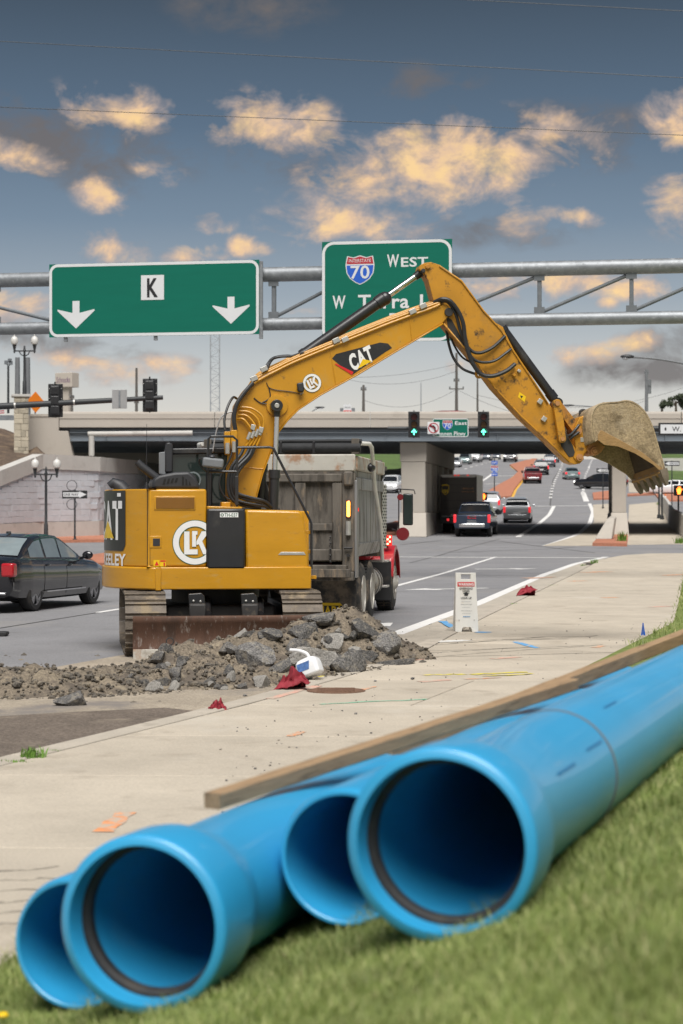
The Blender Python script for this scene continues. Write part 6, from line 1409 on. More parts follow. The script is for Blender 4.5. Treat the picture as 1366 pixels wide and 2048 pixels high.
# dozer blade
yb = -1.93; xb0, xb1 = E(266, 1260, yb).x, E(266, 1260, yb).x+2.52
zb1 = E(300, 1236, yb).z; rows = []
for t_ in np.linspace(0, 1, 8):
    z = .02+(zb1-.02)*t_; y = yb+.10*math.sin(math.pi*t_); rows.append([V((x, y, z)) for x in np.linspace(xb0, xb1, 6)])
m = MB(); m.grid(rows); bl = m.build('blade', 'blade_rust', ex, recalc=False, ang=50); s_ = bl.modifiers.new('s', 'SOLIDIFY'); s_.thickness = .045
m = MB(); m.bb((xb0, yb-.03, .0), (xb1, yb+.012, .13)); m.build('cutting_edge', 'bed_rail', bl, ang=0, bevel=.006)
for x in (xb0+.93, xb0+.55*2.9):
    pass
for px_ in (395, 500):
    P = [E(a, b, yb+.35) for a, b in [(px_-18, 1188), (px_+8, 1186), (px_+14, 1192), (px_+17, 1224), (px_+10, 1238), (px_-10, 1238), (px_-16, 1222)]]; m = MB(); m.ext(P, (0, .08, 0)); m.build('blade_bracket', 'black_paint', ex, ang=0, bevel=.01)
    for a, b in ((px_-8, 1202), (px_+6, 1203), (px_, 1234)): c = E(a, b, yb+.34); m = MB(); m.ball(c, .018, 8, 6); m.build('bolt', 'steel_pale', ex)
    m = MB(); m.bar(E(px_, 1225, yb+.15), E(px_, 1215, -.6), .22, .22); m.build('blade_arm', 'undercarriage', ex, bevel=.02)
    m = MB(); m.cyl(E(px_+20, 1228, yb+.2), E(px_+20, 1200, -.7), .05, n=12); m.build('blade_cylinder', 'black_paint', ex)
m = MB(); m.lathe([(0, .04), (.0, .055), (.03, .055), (.03, .04)], E(340, 1283, yb-.03), (0, 1, 0), 16, close=True); m.build('tow_ring', 'undercarriage', bl)
# ------------------------------------------------------------------ dump truck
TX, TY, TT = -1.0, 31.4, R(7.2)                 # middle of the tailgate, heading
dt = thing('dump_truck', 'muddy steel dump truck with red fender parked behind the excavator', 'truck', (TX, TY, 0), -TT)
def tb(name, lo, hi, mat, bevel=.012, parent=dt, seg=2): m = MB(); m.bb(lo, hi); return m.build(name, mat, parent, ang=30, bevel=bevel, seg=seg)
W2 = 1.22; zb0, zbt = 1.18, 2.66
# bed: right and left sides, floor, headboard
for s in (-1, 1):
    m = MB(); sec_ = [(s*(W2-.02), 2.62), (s*(W2-.06), 2.62), (s*(W2-.06), 1.42), (s*(W2-.42), 1.16), (s*(W2-.40), 1.12), (s*(W2-.02), 1.38)]
    m.prism([V((x, .12, z)) for x, z in sec_], [V((x, 4.35, z)) for x, z in sec_]); m.build('bed_side', 'bed_steel', dt, ang=0, bevel=.01)
    m = MB(); sec_ = [(s*(W2-.04), 1.40), (s*(W2+.03), 1.40), (s*(W2-.05), 1.18), (s*(W2-.16), 1.18)]
    m.prism([V((x, .12, z)) for x, z in sec_], [V((x, 4.3, z)) for x, z in sec_]); m.build('rub_rail', 'bed_steel', dt, ang=0, bevel=.01)
    tb('top_band', (s*(W2-.03), .12, 2.30), (s*(W2+.035), 4.35, 2.50), 'bed_steel')
    tb('top_rail', (s*(W2-.1), .05, 2.62), (s*(W2+.05), 4.4, 2.86), 'bed_rail', .02)
    tb('corner_post', (s*(W2-.20), -.03, .95), (s*(W2+.02), .14, 2.58), 'truck_bed', .015); tb('post_flange', (s*(W2+.01), -.05, .85), (s*(W2+.05), .20, 2.45), 'bed_steel', .006)
tb('bed_floor', (-W2+.38, .1, 1.10), (W2-.38, 4.3, 1.16), 'truck_bed'); tb('headboard', (-W2, 4.36, 1.1), (W2, 4.44, 2.9), 'truck_bed')
tb('cab_shield', (-W2, 4.44, 2.72), (W2, 5.3, 2.80), 'truck_bed')
# tailgate with frame and recessed panels
tb('tailgate_panel', (-W2+.2, .0, 1.12), (W2-.2, .05, 2.52), 'truck_bed', .006)
for x0, x1 in ((-1.02, -.86), (-.42, -.24), (.24, .42), (.86, 1.02)): tb('tailgate_rib', (x0, -.07, 1.30), (x1, -.001, 2.42), 'truck_bed', .02)
for z0, z1 in ((2.42, 2.56), (1.12, 1.32)): tb('tailgate_rail', (-W2+.2, -.085, z0), (W2-.2, -.002, z1), 'truck_bed', .02)
tb('tailgate_rail', (-W2+.2, -.045, 1.62), (W2-.2, -.0021, 1.74), 'truck_bed', .012)
tb('tailgate_top', (-W2-.02, -.06, 2.60), (W2+.02, .05, 2.88), 'bed_rail', .02)
m = MB(); m.tube([(-W2, 0.05, 2.99), (W2+.1, .05, 2.99)], .085, 12); m.build('tarp_roll', 'tarp', dt); m = MB(); m.tube([(-W2, .05, 3.10), (W2+.12, .05, 3.10)], .03, 8); m.build('tarp_bar', 'tarp', dt)
for x in (-.7, .0, .55): tb('tarp_strap', (x-.02, -.045, 2.90), (x+.02, .14, 3.09), 'black_paint', .004)
tb('apron', (-W2+.1, -.30, .98), (W2-.1, -.02, 1.06), 'truck_bed', .01); tb('apron_lip', (-W2+.1, -.32, .86), (W2-.02, -.27, 1.0), 'truck_bed', .01); tb('rear_sill', (-W2+.05, -.12, .80), (W2, .1, .95), 'truck_bed', .015)
for s in (-1, 1):
    m = MB(); m.box((s*(W2-.09), -.06, 1.98), (.055, .05, .26)); m.build('marker_lamp', 'lamp_amber', dt, bevel=.02); m = MB(); m.box((s*(W2-.09), -.045, 1.98), (.085, .04, .30)); m.build('lamp_bezel', 'lens_red', dt, bevel=.02)
    tb('latch_hinge', (s*(W2-.17), -.10, 2.36), (s*(W2-.01), .1, 2.60), 'truck_bed', .03)
    m = MB(); m.cyl((s*(W2-.09), -.07, 1.55), (s*(W2-.09), -.07, 1.78), .045, n=12); m.build('work_light', 'steel_pale', dt)
    m = MB(); m.cyl((s*(W2-.09), -.10, 1.22), (s*(W2-.09), -.05, 1.22), .03, n=10); m.cyl((s*(W2-.16), -.08, 1.34), (s*(W2-.02), -.08, 1.34), .02, n=8); m.build('latch', 'undercarriage', dt)
m = MB(); m.box((W2+.055, .12, 1.97), (.01, .035, .06)); m.build('side_marker', 'lamp_red', dt)
m = MB(); 
for i in range(9): m.lathe([(-.012, .012), (-.012, .022), (.012, .022), (.012, .012)], (.84, -.12, 1.52-i*.05), (0, 1, 0) if i % 2 else (1, 0, 0), 8, close=True)
m.build('chain', 'undercarriage', dt)
# flaps
for s in (-1, 1):
    fl = tb('mud_flap', (s*.40, .28, .10), (s*W2, .31, .84), 'tyre_muddy', .01)
    if s > 0:
        m = MB(); hx = [(.50, .30), (.60, .42), (.95, .42), (1.06, .30), (.95, .18), (.60, .18)]; m.add([V((x, .275, z)) for x, z in hx], [tuple(range(6))]); m.build('flap_print', 'decal_yellow', fl, ang=0, recalc=False)
        m = MB(); m.bb((.55, .272, .20), (1.02, .274, .375)); m.build('print_band', 'rubber', fl, ang=0); m = MB(); m.text('NAPA', (.785, .270, .29), XA, ZA, .15, .42, .03); m.build('lettering', 'decal_yellow', fl, ang=0, recalc=False)
# wheels
def wheel(x, y, r, w, s, dual=False):
    m = MB(); m.lathe([(0, r*.58), (0, r*.86), (.02, r*.96), (.05, r), (w-.05, r), (w-.02, r*.96), (w, r*.86), (w, r*.58)], (x, y, r), (-s, 0, 0), 40, close=True); ty = m.build('wheel', 'tyre_muddy', dt)
    m = MB(); n = 44
    for k in range(n):
        a = 2*math.pi*k/n; c_, s_ = math.cos(a), math.sin(a)
        for j in range(2):
            xc = x-s*(w*(.27+.46*j)); q = Matrix.Rotation(a, 3, 'X'); m.box((xc, y+c_*(r+.004), r+s_*(r+.004)), (w*.36, .03, .032), q)
    m.build('tread', 'rubber', ty, ang=0)
    m = MB(); m.lathe([(.01, r*.61), (-.012, r*.60), (-.006, r*.565), (.03, r*.55), (.17 if y < 4 else .06, r*.50), (.19 if y < 4 else .05, r*.30), (.10 if y < 4 else .0, r*.27), (.06 if y < 4 else -.06, r*.18), (.06 if y < 4 else -.06, .001)], (x, y, r), (-s, 0, 0), 32); m.build('rim', 'rim_dusty', ty)
    m = MB()
    for k in range(10): a = 2*math.pi*k/10; m.cyl((x-s*(.19 if y < 4 else .05), y+math.cos(a)*r*.39, r+math.sin(a)*r*.39), (x-s*(.14 if y < 4 else .0), y+math.cos(a)*r*.39, r+math.sin(a)*r*.39), .018, n=6)
    m.cyl((x-s*.1, y, r), (x+s*(-.03 if y < 4 else .07), y, r), r*.14, n=14); m.build('hub', 'rim_dusty', ty); return ty
for s in (-1, 1):
    for y in (1.15, 2.5): wheel(s*(W2+.02), y, .53, .58, s)
    wheel(s*(W2+.05), 6.25, .545, .34, s)
# chassis, tanks, cab
tb('chassis', (-.45, .3, .62), (.45, 7.6, .95), 'undercarriage', .02)
for s in (-1, 1):
    m = MB(); m.lathe([(0, .05), (.0, .27), (.04, .29), (.9, .29), (.94, .27), (.94, .05)], (s*.92, 3.75, .62), (0, 1, 0), 22); m.build('fuel_tank', 'tank_dusty', dt)
    m = MB(); m.lathe([(0, .1), (0, .17), (.05, .19), (.5, .19), (.55, .1)], (s*1.02, 3.15, .72), (0, 1, 0), 18); m.build('air_tank', 'tank_dusty', dt)
    for yy in (3.95, 4.4):
        m = MB(); m.lathe([(0, .29), (0, .30), (.05, .30), (.05, .29)], (s*.92, yy, .62), (0, 1, 0), 22, close=True); m.build('tank_strap', 'undercarriage', dt)
    tb('step', (s*.95, 4.75, .50), (s*1.28, 5.15, .54), 'steel_pale', .006); tb('step', (s*.95, 4.75, .98), (s*1.28, 5.2, 1.02), 'steel_pale', .006)
    tb('mud_flap', (s*.80, 5.50, .22), (s*1.28, 5.53, .98), 'rubber', .008)
    m = MB(); rows = []
    for a in np.linspace(R(170), R(8), 13): rows.append([V((s*x, 6.25+math.cos(math.pi-a)*-.72, .56+math.sin(a)*.72)) for x in (.55, .9, 1.2, 1.30)]+[V((s*1.32, 6.25+math.cos(math.pi-a)*-.72, .56+math.sin(a)*.70-.05))])
    m.grid(rows); fe = m.build('fender', 'red_paint', dt, ang=60); fe.modifiers.new('s', 'SOLIDIFY').thickness = .02
    tb('fender_lamp_base', (s*1.13, 5.82, 1.22), (s*1.19, 5.9, 1.30), 'lens_red', .01)
    m = MB()
    for i in range(4):
        for j in range(i % 2, 4, 2): m.box((s*(1.16)-.066+i*.044, 5.80, 1.31+j*.044), (.034, .02, .034))
    m.build('strobe_lamp', 'lamp_strobe', dt, ang=0); m = MB(); m.box((s*1.16, 5.83, 1.375), (.21, .03, .21)); m.build('strobe_case', 'lamp_red', dt, bevel=.02)
    # perforated exhaust guard
    m = MB(); m.lathe([(1.25, .13), (1.25, .15), (2.45, .15), (2.45, .13)], (s*1.13, 4.62, 0), (0, 0, 1), 22, close=True); st_ = m.build('exhaust_guard', 'steel_pale', dt); m = MB()
    for i in range(20):
        for k in range(16):
            a = 2*math.pi*(k+.5*(i % 2))/16; d_ = V((math.cos(a), math.sin(a), 0)); q = d_.to_track_quat('X', 'Z').to_matrix(); m.box(V((s*1.13, 4.62, 1.3+i*.058))+d_*.1505, (.004, .028, .028), q)
    m.build('guard_holes', 'arch_dark', st_, ang=0)
    m = MB(); m.cyl((s*1.13, 4.62, 2.4), (s*1.13, 4.62, 2.8), .065, n=14); m.build('exhaust_pipe', 'chrome', dt)
    # mirrors
    m = MB(); m.box((s*1.56, 6.0, 1.98), (.2, .06, .62)); m.build('mirror', 'black_paint', dt, bevel=.03); m = MB(); m.box((s*1.56, 5.965, 1.98), (.17, .012, .58)); m.build('mirror_glass', 'cab_glass', dt, bevel=.01)
    m = MB(); m.lathe([(0, .001), (.0, .12), (.03, .13), (.06, .1), (.08, .02)], (s*1.46, 5.96, 1.50), (0, 1, 0), 18); m.build('round_mirror', 'car_red', dt); m = MB(); m.lathe([(0, .001), (.0, .06), (.03, .065), (.06, .02)], (s*1.41, 5.97, 2.22), (0, 1, 0), 14); m.build('small_mirror', 'car_red', dt)
    m = MB(); m.tube([(s*1.25, 6.05, 2.35), (s*1.39, 6.0, 2.38), (s*1.68, 6.0, 2.36), (s*1.70, 6.0, 2.28)], .012, 6); m.tube([(s*1.25, 6.05, 1.6), (s*1.38, 6.0, 1.55), (s*1.38, 6.0, 2.3)], .012, 6); m.build('mirror_bracket', 'black_paint', dt)
    # tarp arm
    m = MB(); m.tube([(s*(W2+.10), .06, 3.06), (s*(W2+.22), .30, 3.06), (s*(W2+.24), .45, 3.0), (s*(W2+.22), 1.1, 2.35), (s*(W2+.20), 2.2, 1.75), (s*(W2+.14), 3.1, 1.05)], .035, 10); m.build('tarp_arm', 'board_plastic', dt)
    m = MB(); m.ball((s*(W2+.2), .75, 2.68), (.07, .1, .08), 10, 8); m.build('arm_joint', 'black_paint', dt); tb('arm_bracket', (s*(W2-.05), .0, 2.88), (s*(W2+.08), .14, 3.14), 'truck_bed', .01)
m = MB(); m.bb((-.92, 5.2, 1.0), (.92, 6.9, 2.5)); m.build('cab', 'red_paint', dt, bevel=.12, seg=3)
m = MB(); m.bb((-.55, 6.9, .95), (.55, 8.1, 1.75)); m.build('hood', 'red_paint', dt, bevel=.15, seg=3)
m = MB(); m.bb((-.8, 5.185, 1.75), (.8, 5.2, 2.35)); m.build('rear_window', 'cab_glass', dt, ang=0)
# ------------------------------------------------------------------ excavated soil and rubble
random.seed(11)
PK = [(690, 24.3, .66, .55), (610, 23.9, .5, .5), (760, 24.6, .42, .45), (540, 23.6, .40, .5), (470, 23.5, .36, .5), (390, 23.3, .30, .45), (330, 22.9, .2, .45),
      (230, 21.2, .12, .6), (120, 20.8, .17, .8), (20, 20.6, .20, .7), (-60, 20.7, .22, .8), (560, 22.2, .16, .6), (450, 21.5, .15, .6), (350, 21.3, .14, .6), (250, 22.0, .12, .6), (640, 22.9, .22, .5), (420, 22.4, .22, .5), (500, 22.6, .22, .5), (60, 21.8, .12, .7)]
PKW = [((px-CX)*Y/F, Y, h, s) for px, Y, h, s in PK]
def pile_h(x, y):
    z = 0.
    for a, b, h, s in PKW:
        d = ((x-a)**2+((y-b)*1.15)**2)/(s*s)
        if d < 7: z = max(z, h*math.exp(-d*.75))+h*.12*math.exp(-d*.75)
    return z
mb = MB(); NX, NY = 190, 120; X0, X1, Y0, Y1 = -6.0, 1.25, 19.0, 26.4; idx = {}
for j in range(NY):
    for i in range(NX):
        x = X0+(X1-X0)*i/(NX-1); y = Y0+(Y1-Y0)*j/(NY-1); h = pile_h(x, y)
        n_ = noise.fractal(V((x*3, y*3, 1.7)), .8, 2.1, 5)*.10*min(1, h*6+.05)+noise.noise(V((x*14, y*14, 4)))*.035*min(1, h*9)
        idx[i, j] = (x, y, h+n_-.03, h)
fid = {}
for j in range(NY-1):
    for i in range(NX-1):
        q = [(i, j), (i+1, j), (i+1, j+1), (i, j+1)]
        if max(idx[k][3] for k in q) < .022: continue
        f = []
        for k in q:
            if k not in fid: fid[k] = len(mb.v); mb.v.append(idx[k][:3])
            f.append(fid[k])
        mb.f.append(tuple(f)); mb.m.append(0)
tag(mb.build('soil_heap', 'soil', ang=180, recalc=False), 'loose heap of grey brown soil and gravel in front of the blade', 'soil', kind='stuff')
def rock_mesh(seed, sub=2, jag=.35, flat=.65):
    bm = bmesh.new(); bmesh.ops.create_icosphere(bm, subdivisions=sub, radius=1); o = V((seed*3.1, seed*1.7, seed*.9))
    rnd = random.Random(seed); cuts = []
    for _ in range(11):
        d = V((rnd.gauss(0, 1), rnd.gauss(0, 1), rnd.gauss(0, 1))).normalized(); cuts.append((d, rnd.uniform(.42, .75)))
    for v in bm.verts:
        p = v.co.copy()
        for d, c in cuts:
            e = p.dot(d)-c
            if e > 0: p -= d*e
        v.co = p*(1.25+jag*.3*noise.noise(p*1.6+o)+jag*.16*noise.noise(p*5+o)); v.co.z *= flat
    me = bpy.data.meshes.new('rock'); bm.to_mesh(me); bm.free(); return me
RM = [rock_mesh(s, 3) for s in range(1, 13)]
for me in RM: me.materials.append(MT['chunk']); me.polygons.foreach_set('use_smooth', [True]*len(me.polygons)); me.set_sharp_from_angle(angle=R(28))
def chunk(px, py, wpx, hpx, label, mat='chunk', group=None, seed=0, lift=0., rot=None, dep=1., name='rubble_chunk', base=None, Y=None):
    # stands where the photo shows it: found on the heap surface along the view ray
    Yq = Y
    if Yq is None:
        Yq = 18.
        while Yq < 27:
            p = at(px, py, Yq)
            if p.z <= pile_h(p.x, p.y)+.01: break
            Yq += .03
    p = at(px, py, Yq); k = Yq/F; rnd = random.Random(seed)
    me = RM[seed % len(RM)].copy(); me.materials.clear(); me.materials.append(MT[mat]); o = bpy.data.objects.new(name, me); COL.objects.link(o)
    sx, sz = wpx*k/2*1.12, hpx*k/2*1.2; o.scale = (sx, (sx+sz)/2*dep, sz/.65); o.rotation_euler = rot or (rnd.uniform(-.15, .15), rnd.uniform(-.25, .25), rnd.uniform(0, .6)); o.location = p+V((0, sx*.25, lift))
    return tag(o, label, 'rubble', group)
BIG = [(512, 1330, 80, 58, 'large rounded black asphalt lump in the middle of the heap', 'chunk'), (640, 1328, 90, 54, 'pale grey flat concrete slab leaning behind the white jug', 'chunk_pale'),
       (690, 1340, 70, 60, 'dark broken slab right of the pale concrete slab', 'chunk'), (524, 1365, 40, 34, 'small grey block in front of the big asphalt lump', 'chunk_pale'),
       (565, 1340, 48, 40, 'tilted sharp-edged asphalt piece left of the jug spout', 'chunk'), (770, 1290, 72, 46, 'smooth grey slab on the right flank of the heap', 'chunk'),
       (790, 1330, 76, 24, 'long low asphalt slab at the right foot of the heap', 'chunk'), (610, 1262, 60, 36, 'rounded lump high on the left of the crest', 'chunk'),
       (645, 1240, 76, 20, 'flat slab lying on the very crest of the heap', 'chunk'), (660, 1290, 56, 40, 'angular lump below the crest slab', 'chunk_pale'),
       (725, 1265, 60, 40, 'dark lump right of the crest near the truck tyre', 'chunk'), (600, 1300, 44, 34, 'blocky lump at the centre of the crest face', 'chunk'),
       (545, 1275, 46, 24, 'flat lump on the crest just in front of the blade', 'chunk'), (730, 1315, 50, 22, 'thin dark slab under the right flank slab', 'chunk'), (450, 1300, 30, 22, 'single dark lump left of the big asphalt lump', 'chunk')]
for i, b in enumerate(BIG): chunk(*b[:4], b[4], b[5], None, i+1)
chunk(145, 1413, 64, 34, 'lone dark asphalt chunk lying apart on the stained ground at left', 'chunk', None, 5, Y=18.85, lift=.05, rot=(0, .1, .3))
rnd = random.Random(5)
for i in range(46):
    px = rnd.choice([rnd.uniform(480, 800), rnd.uniform(260, 520)]); py = rnd.uniform(1262 if px > 480 else 1300, 1378 if px < 640 else 1335); s = rnd.uniform(14, 34)
    chunk(px, py, s, s*rnd.uniform(.55, .85), 'small broken asphalt lump among the soil of the heap', rnd.choice(['chunk', 'chunk', 'chunk_pale']), 'small lumps in the soil heap', i+20)
# uncountable gravel over and around the heap
ico = bmesh.new(); bmesh.ops.create_icosphere(ico, subdivisions=1, radius=1); iv = np.array([v.co[:] for v in ico.verts]); ifc = [[v.index for v in f.verts] for f in ico.faces]; ico.free()
rng = np.random.default_rng(4); vs = []; fs = []; nst = 0
for _ in range(9000):
    x, y = rng.uniform(X0, X1), rng.uniform(Y0, Y1); h = pile_h(x, y)
    if h < .02 and rng.random() > .06: continue
    s = rng.uniform(.008, .022)*(1 if rng.random() < .8 else rng.uniform(1.3, 2.6)); p = iv*(1+rng.uniform(-.35, .35, iv.shape))*s*np.array([1, 1, .75])
    vs.append(p+np.array([x, y, max(h, 0)+s*.3+noise.fractal(V((x*3, y*3, 1.7)), .8, 2.1, 5)*.10*min(1, h*6+.05)-.02])); fs += [[a+nst*len(iv) for a in f] for f in ifc]; nst += 1
me = bpy.data.meshes.new('gravel'); me.from_pydata(np.concatenate(vs).tolist(), [], fs); me.materials.append(MT['gravel']); o = bpy.data.objects.new('gravel', me); COL.objects.link(o); tag(o, 'loose gravel scattered over the soil heap', 'gravel', kind='stuff')
vs = []; fs = []; nst = 0
for _ in range(420):
    px, py = rng.uniform(430, 1330), rng.uniform(1240, 1660); g = gp(px, py)
    if not (Xk(g.y)-1 < g.x < Xe(g.y)): continue
    s = rng.uniform(.004, .012)*(1 if rng.random() < .9 else 2.2); vs.append(iv*(1+rng.uniform(-.3, .3, iv.shape))*s*np.array([1, 1, .6])+np.array([g.x, g.y, SWZ+s*.5])); fs += [[a+nst*len(iv) for a in f] for f in ifc]; nst += 1
me = bpy.data.meshes.new('grit'); me.from_pydata(np.concatenate(vs).tolist(), [], fs); me.materials.append(MT['chunk']); o = bpy.data.objects.new('grit', me); COL.objects.link(o); tag(o, 'grit and crumbs of dirt scattered on the pavement', 'grit', kind='stuff')
# red crumpled fabric markers
def fabric(px, py, wpx, hpx, label, seed, slope=0.):
    g = gp(px, py); k = g.y/F; w, h = wpx*k, hpx*k; m = MB(); n = 18; rows = []; o = V((seed*5.3, 0, 0))
    for j in range(9):
        v = j/8; row = []
        for i in range(n+1):
            u = i/n; x = (u-.5)*w*(1-.35*v*abs(math.sin(u*3+seed))); env = math.sin(math.pi*u)**.6
            z = h*v*env*(.55+.6*abs(noise.noise(V((u*4, seed, .3)))))+slope*u*w+.03*noise.noise(V((u*7, v*4, seed))); y = v*.18+.10*noise.noise(V((u*6, v*3, seed+4))); row.append(V((x, y, z+SWZ)))
        rows.append(row)
    m.grid(rows); rows2 = [[p+V((0, .16, -.0)) if i else p for p in r] for i, r in enumerate([rows[-1], [V((p.x, p.y+.22, SWZ)) for p in rows[-1]]])]; m.grid([rows[-1], [V((p.x, p.y+.15, SWZ)) for p in rows[-1]]])
    ob = m.build('red_fabric', 'red_fabric', None, ang=60, recalc=False); ob.location = (g.x, g.y, 0); ob.modifiers.new('s', 'SOLIDIFY').thickness = .008; return tag(ob, label, 'fabric')
fabric(582, 1389, 78, 40, 'crumpled red fabric lying under the white jug', 1, .22); fabric(434, 1428, 42, 22, 'small red fabric heap alone on the kerb', 2); fabric(1054, 1196, 42, 18, 'red fabric scrap on the kerb beyond the warning sign', 3, .3)
# jug with spout
g = gp(624, 1368); jg = thing('jug', 'white plastic jug with blue label tipped over beside the rubble', 'jug', g+V((0, 0, SWZ)), R(-18))
m = MB(); rows = []
for z, s in ((0, .80), (.02, 1.), (.13, 1.), (.17, .93), (.20, .72), (.215, .3)):
    rows.append([V((.135*s*x, .10*s*y, z)) for x, y in [(-1, -.7), (-.8, -1), (.8, -1), (1, -.7), (1, .7), (.8, 1), (-.8, 1), (-1, .7)]])
m.grid(rows, wrap=True); m.add(rows[0], [tuple(range(8))]); m.add(rows[-1], [tuple(range(8))]); jb = m.build('body', 'jug_plastic', jg, ang=50, bevel=.012, seg=3); jb.rotation_euler = (R(-8), R(-22), 0); jb.location = (0, 0, .045)
m = MB(); m.add([(-.108, -.104, .07), (.03, -.104, .07), (.06, -.104, .16), (-.10, -.104, .16)], [(0, 1, 2, 3)]); o = m.build('label', 'jug_label', jb, ang=0, recalc=False)
m = MB(); m.tube(spath([(-.02, 0, .21), (-.06, -.0, .29), (-.16, 0, .325), (-.26, 0, .33)], 5), .02, 10, True, 0, None); m.build('spout', 'jug_plastic', jg)
# folding warning board
g = gp(931, 1268); Yw = g.y; k = Yw/F; ws = thing('warning_board', 'white folding warning board about overhead lines standing on the kerb', 'sign', g+V((0, 0, .04)), R(4))
H_ = .93; tl = R(9)
def leaf(sgn):
    m = MB(); w0, w1 = .185, .16
    o_ = [(-w0, 0), (-w0+.10, 0), (-w0+.11, .05), (-.06, .075), (.06, .075), (w0-.11, .05), (w0-.10, 0), (w0, 0), (w1, H_), (w1-.085, H_), (w1-.085, H_-.10), (-w1+.085, H_-.10), (-w1+.085, H_), (-w1, H_)]
    y_ = lambda z: sgn*(.17-z*math.tan(tl)); m.prism([V((x, y_(z), z)) for x, z in o_], [V((x, y_(z)-sgn*.025, z)) for x, z in o_]); return m.build('leaf', 'board_plastic', ws, ang=0, bevel=.006)
lf = leaf(-1); leaf(1); m = MB(); m.tube([(-.08, -.02, H_-.015), (.08, -.02, H_-.015)], .014, 8); m.build('handle', 'board_plastic', ws)
def onb(z): return V((0, -(.17-z*math.tan(tl))-.004, z))
zax = V((0, math.tan(tl), 1)).normalized()
m = MB(); a, b = onb(.715), onb(.785); m.add([a+V((-.135, 0, 0)), a+V((.135, 0, 0)), b+V((.135, 0, 0)), b+V((-.135, 0, 0))], [(0, 1, 2, 3)]); m.build('red_band', 'decal_red', lf, ang=0, recalc=False)
def bw(s, z, h, w, mat, bold=.02): m = MB(); m.text(s, onb(z)+V((0, -.004, 0)), XA, zax, h, w, bold); m.build('lettering', mat, lf, ang=0, recalc=False)
bw('WARNING', .75, .046, .245, 'decal_white', .03); bw('OVERHEAD', .683, .032, .21, 'sign_black'); bw('LINES', .643, .032, .11, 'sign_black'); bw('LOOK UP', .535, .032, .17, 'sign_black')
m = MB(); m.add([onb(.57+z)+V((x, -.003, 0)) for x, z in [(-.03, 0), (.03, 0), (.03, .03), (.055, .03), (0, .058), (-.055, .03), (-.03, .03)]], [tuple(range(7))]); m.build('arrow', 'sign_black', lf, ang=0, recalc=False)
def print_bar(z, w, mat, h=.005):
    m = MB(); a, b = onb(z)+V((0, -.003, 0)), onb(z+h)+V((0, -.003, 0)); x = -w/2
    while x < w/2: e = min(x+random.uniform(.012, .03), w/2); m.add([a+V((x, 0, 0)), a+V((e, 0, 0)), b+V((e, 0, 0)), b+V((x, 0, 0))], [(0, 1, 2, 3)]); x = e+.006
    m.build('print_line', mat, lf, ang=0, recalc=False)
for z, w, h in ((.475, .15, .008), (.435, .18, .014), (.385, .13, .008), (.335, .17, .014), (.29, .14, .008)): bw('What is Live Voltage?' if z > .4 else 'What is Clearance?', z, h, w, 'sign_black', 0.) if h > .01 else print_bar(z, w, 'sign_back')
print_bar(.235, .11, 'pipe_print', .014)
for x in (-.12, .12): m = MB(); m.ball(onb(.19)+V((x, 0, 0)), .009, 8, 5); m.build('rivet', 'steel_pale', lf)
# blue survey flag, rubber block, weeds, scraps
t = thing('survey_flag', 'small blue pin flag standing in front of the lawn edge', 'flag', gp(1286, 1300)+V((0, 0, SWZ))); kk = gp(1286, 1300).y/F
m = MB(); m.cyl((0, 0, 0), (0, 0, 45*kk), .003, n=5); m.build('wire', 'steel_pale', t); m = MB(); m.grid([[V((-4*kk, 0, 22*kk)), V((0, .02, 24*kk)), V((5*kk, 0, 22*kk))], [V((-1*kk, 0, 48*kk)), V((0, .01, 48*kk)), V((1*kk, 0, 48*kk))]]); m.build('cloth', 'flag_blue', t, recalc=False)
b = gp(0, 1272); m = MB(); m.prism([V((-.6, -.15, 0)), V((.10, -.15, 0)), V((.13, -.15, .03)), V((.12, -.15, .07)), V((-.6, -.15, .08))], [V((-.6, .12, 0)), V((.10, .12, 0)), V((.13, .12, .03)), V((.12, .12, .07)), V((-.6, .12, .08))]); o = m.build('rubber_mat', 'rubber', None, bevel=.015); o.location = b; tag(o, 'black rubber mat end at the left edge of the road', 'mat')
def tuft(px, py, wpx, hpx, label, n=60, seed=1, dz=0.):
    g = gp(px, py); k = g.y/F; rnd = random.Random(seed); m = MB(); w, h = wpx*k, hpx*k
    for _ in range(n):
        x = rnd.gauss(0, .28)*w; y = rnd.gauss(0, .15)*w; a = rnd.uniform(0, 6.28); l = h*rnd.uniform(.4, 1); le = rnd.uniform(.1, .6)*l; bw_ = l*.05+.003; d = V((math.cos(a), math.sin(a), 0)); s_ = V((-d.y, d.x, 0))*bw_; p = V((x, y, 0)); q = p+d*le*.4+V((0, 0, l*.6)); e = p+d*le+V((0, 0, l))
        m.add([p-s_, p+s_, q+s_*.8, q-s_*.8, e], [(0, 1, 2, 3), (3, 2, 4)])
    o = m.build('weed', 'weed', None, ang=0, recalc=False); o.location = g+V((0, 0, dz)); return tag(o, label, 'weed', 'weeds growing in joints')
tuft(64, 1527, 42, 26, 'bushy green weed at the kerb in the lower left', 90, 1, .04); tuft(30, 1536, 40, 8, 'flat weed strip along the kerb beside the bushy weed', 60, 2, .04); tuft(1166, 1134, 10, 8, 'yellow-green weed on the far kerb left of two', 40, 3); tuft(1188, 1128, 12, 12, 'yellow-green weed on the far kerb right of two', 40, 4); tuft(1025, 1212, 14, 8, 'small weed on the kerb before the red scrap', 40, 5); tuft(1105, 1174, 12, 6, 'small weed on the kerb beyond the red scrap', 40, 6)
tuft(1243, 1088, 15, 24, 'tall leafy weed at the foot of the slim pier', 90, 7, .1); tuft(1360, 1088, 18, 16, 'weed clump below the right underpass wall', 70, 8); tuft(1318, 1010, 10, 7, 'weed by the cone at the underpass wall', 40, 9); tuft(108, 1513, 24, 5, 'thin weed patch further along the left kerb', 40, 10, .04)
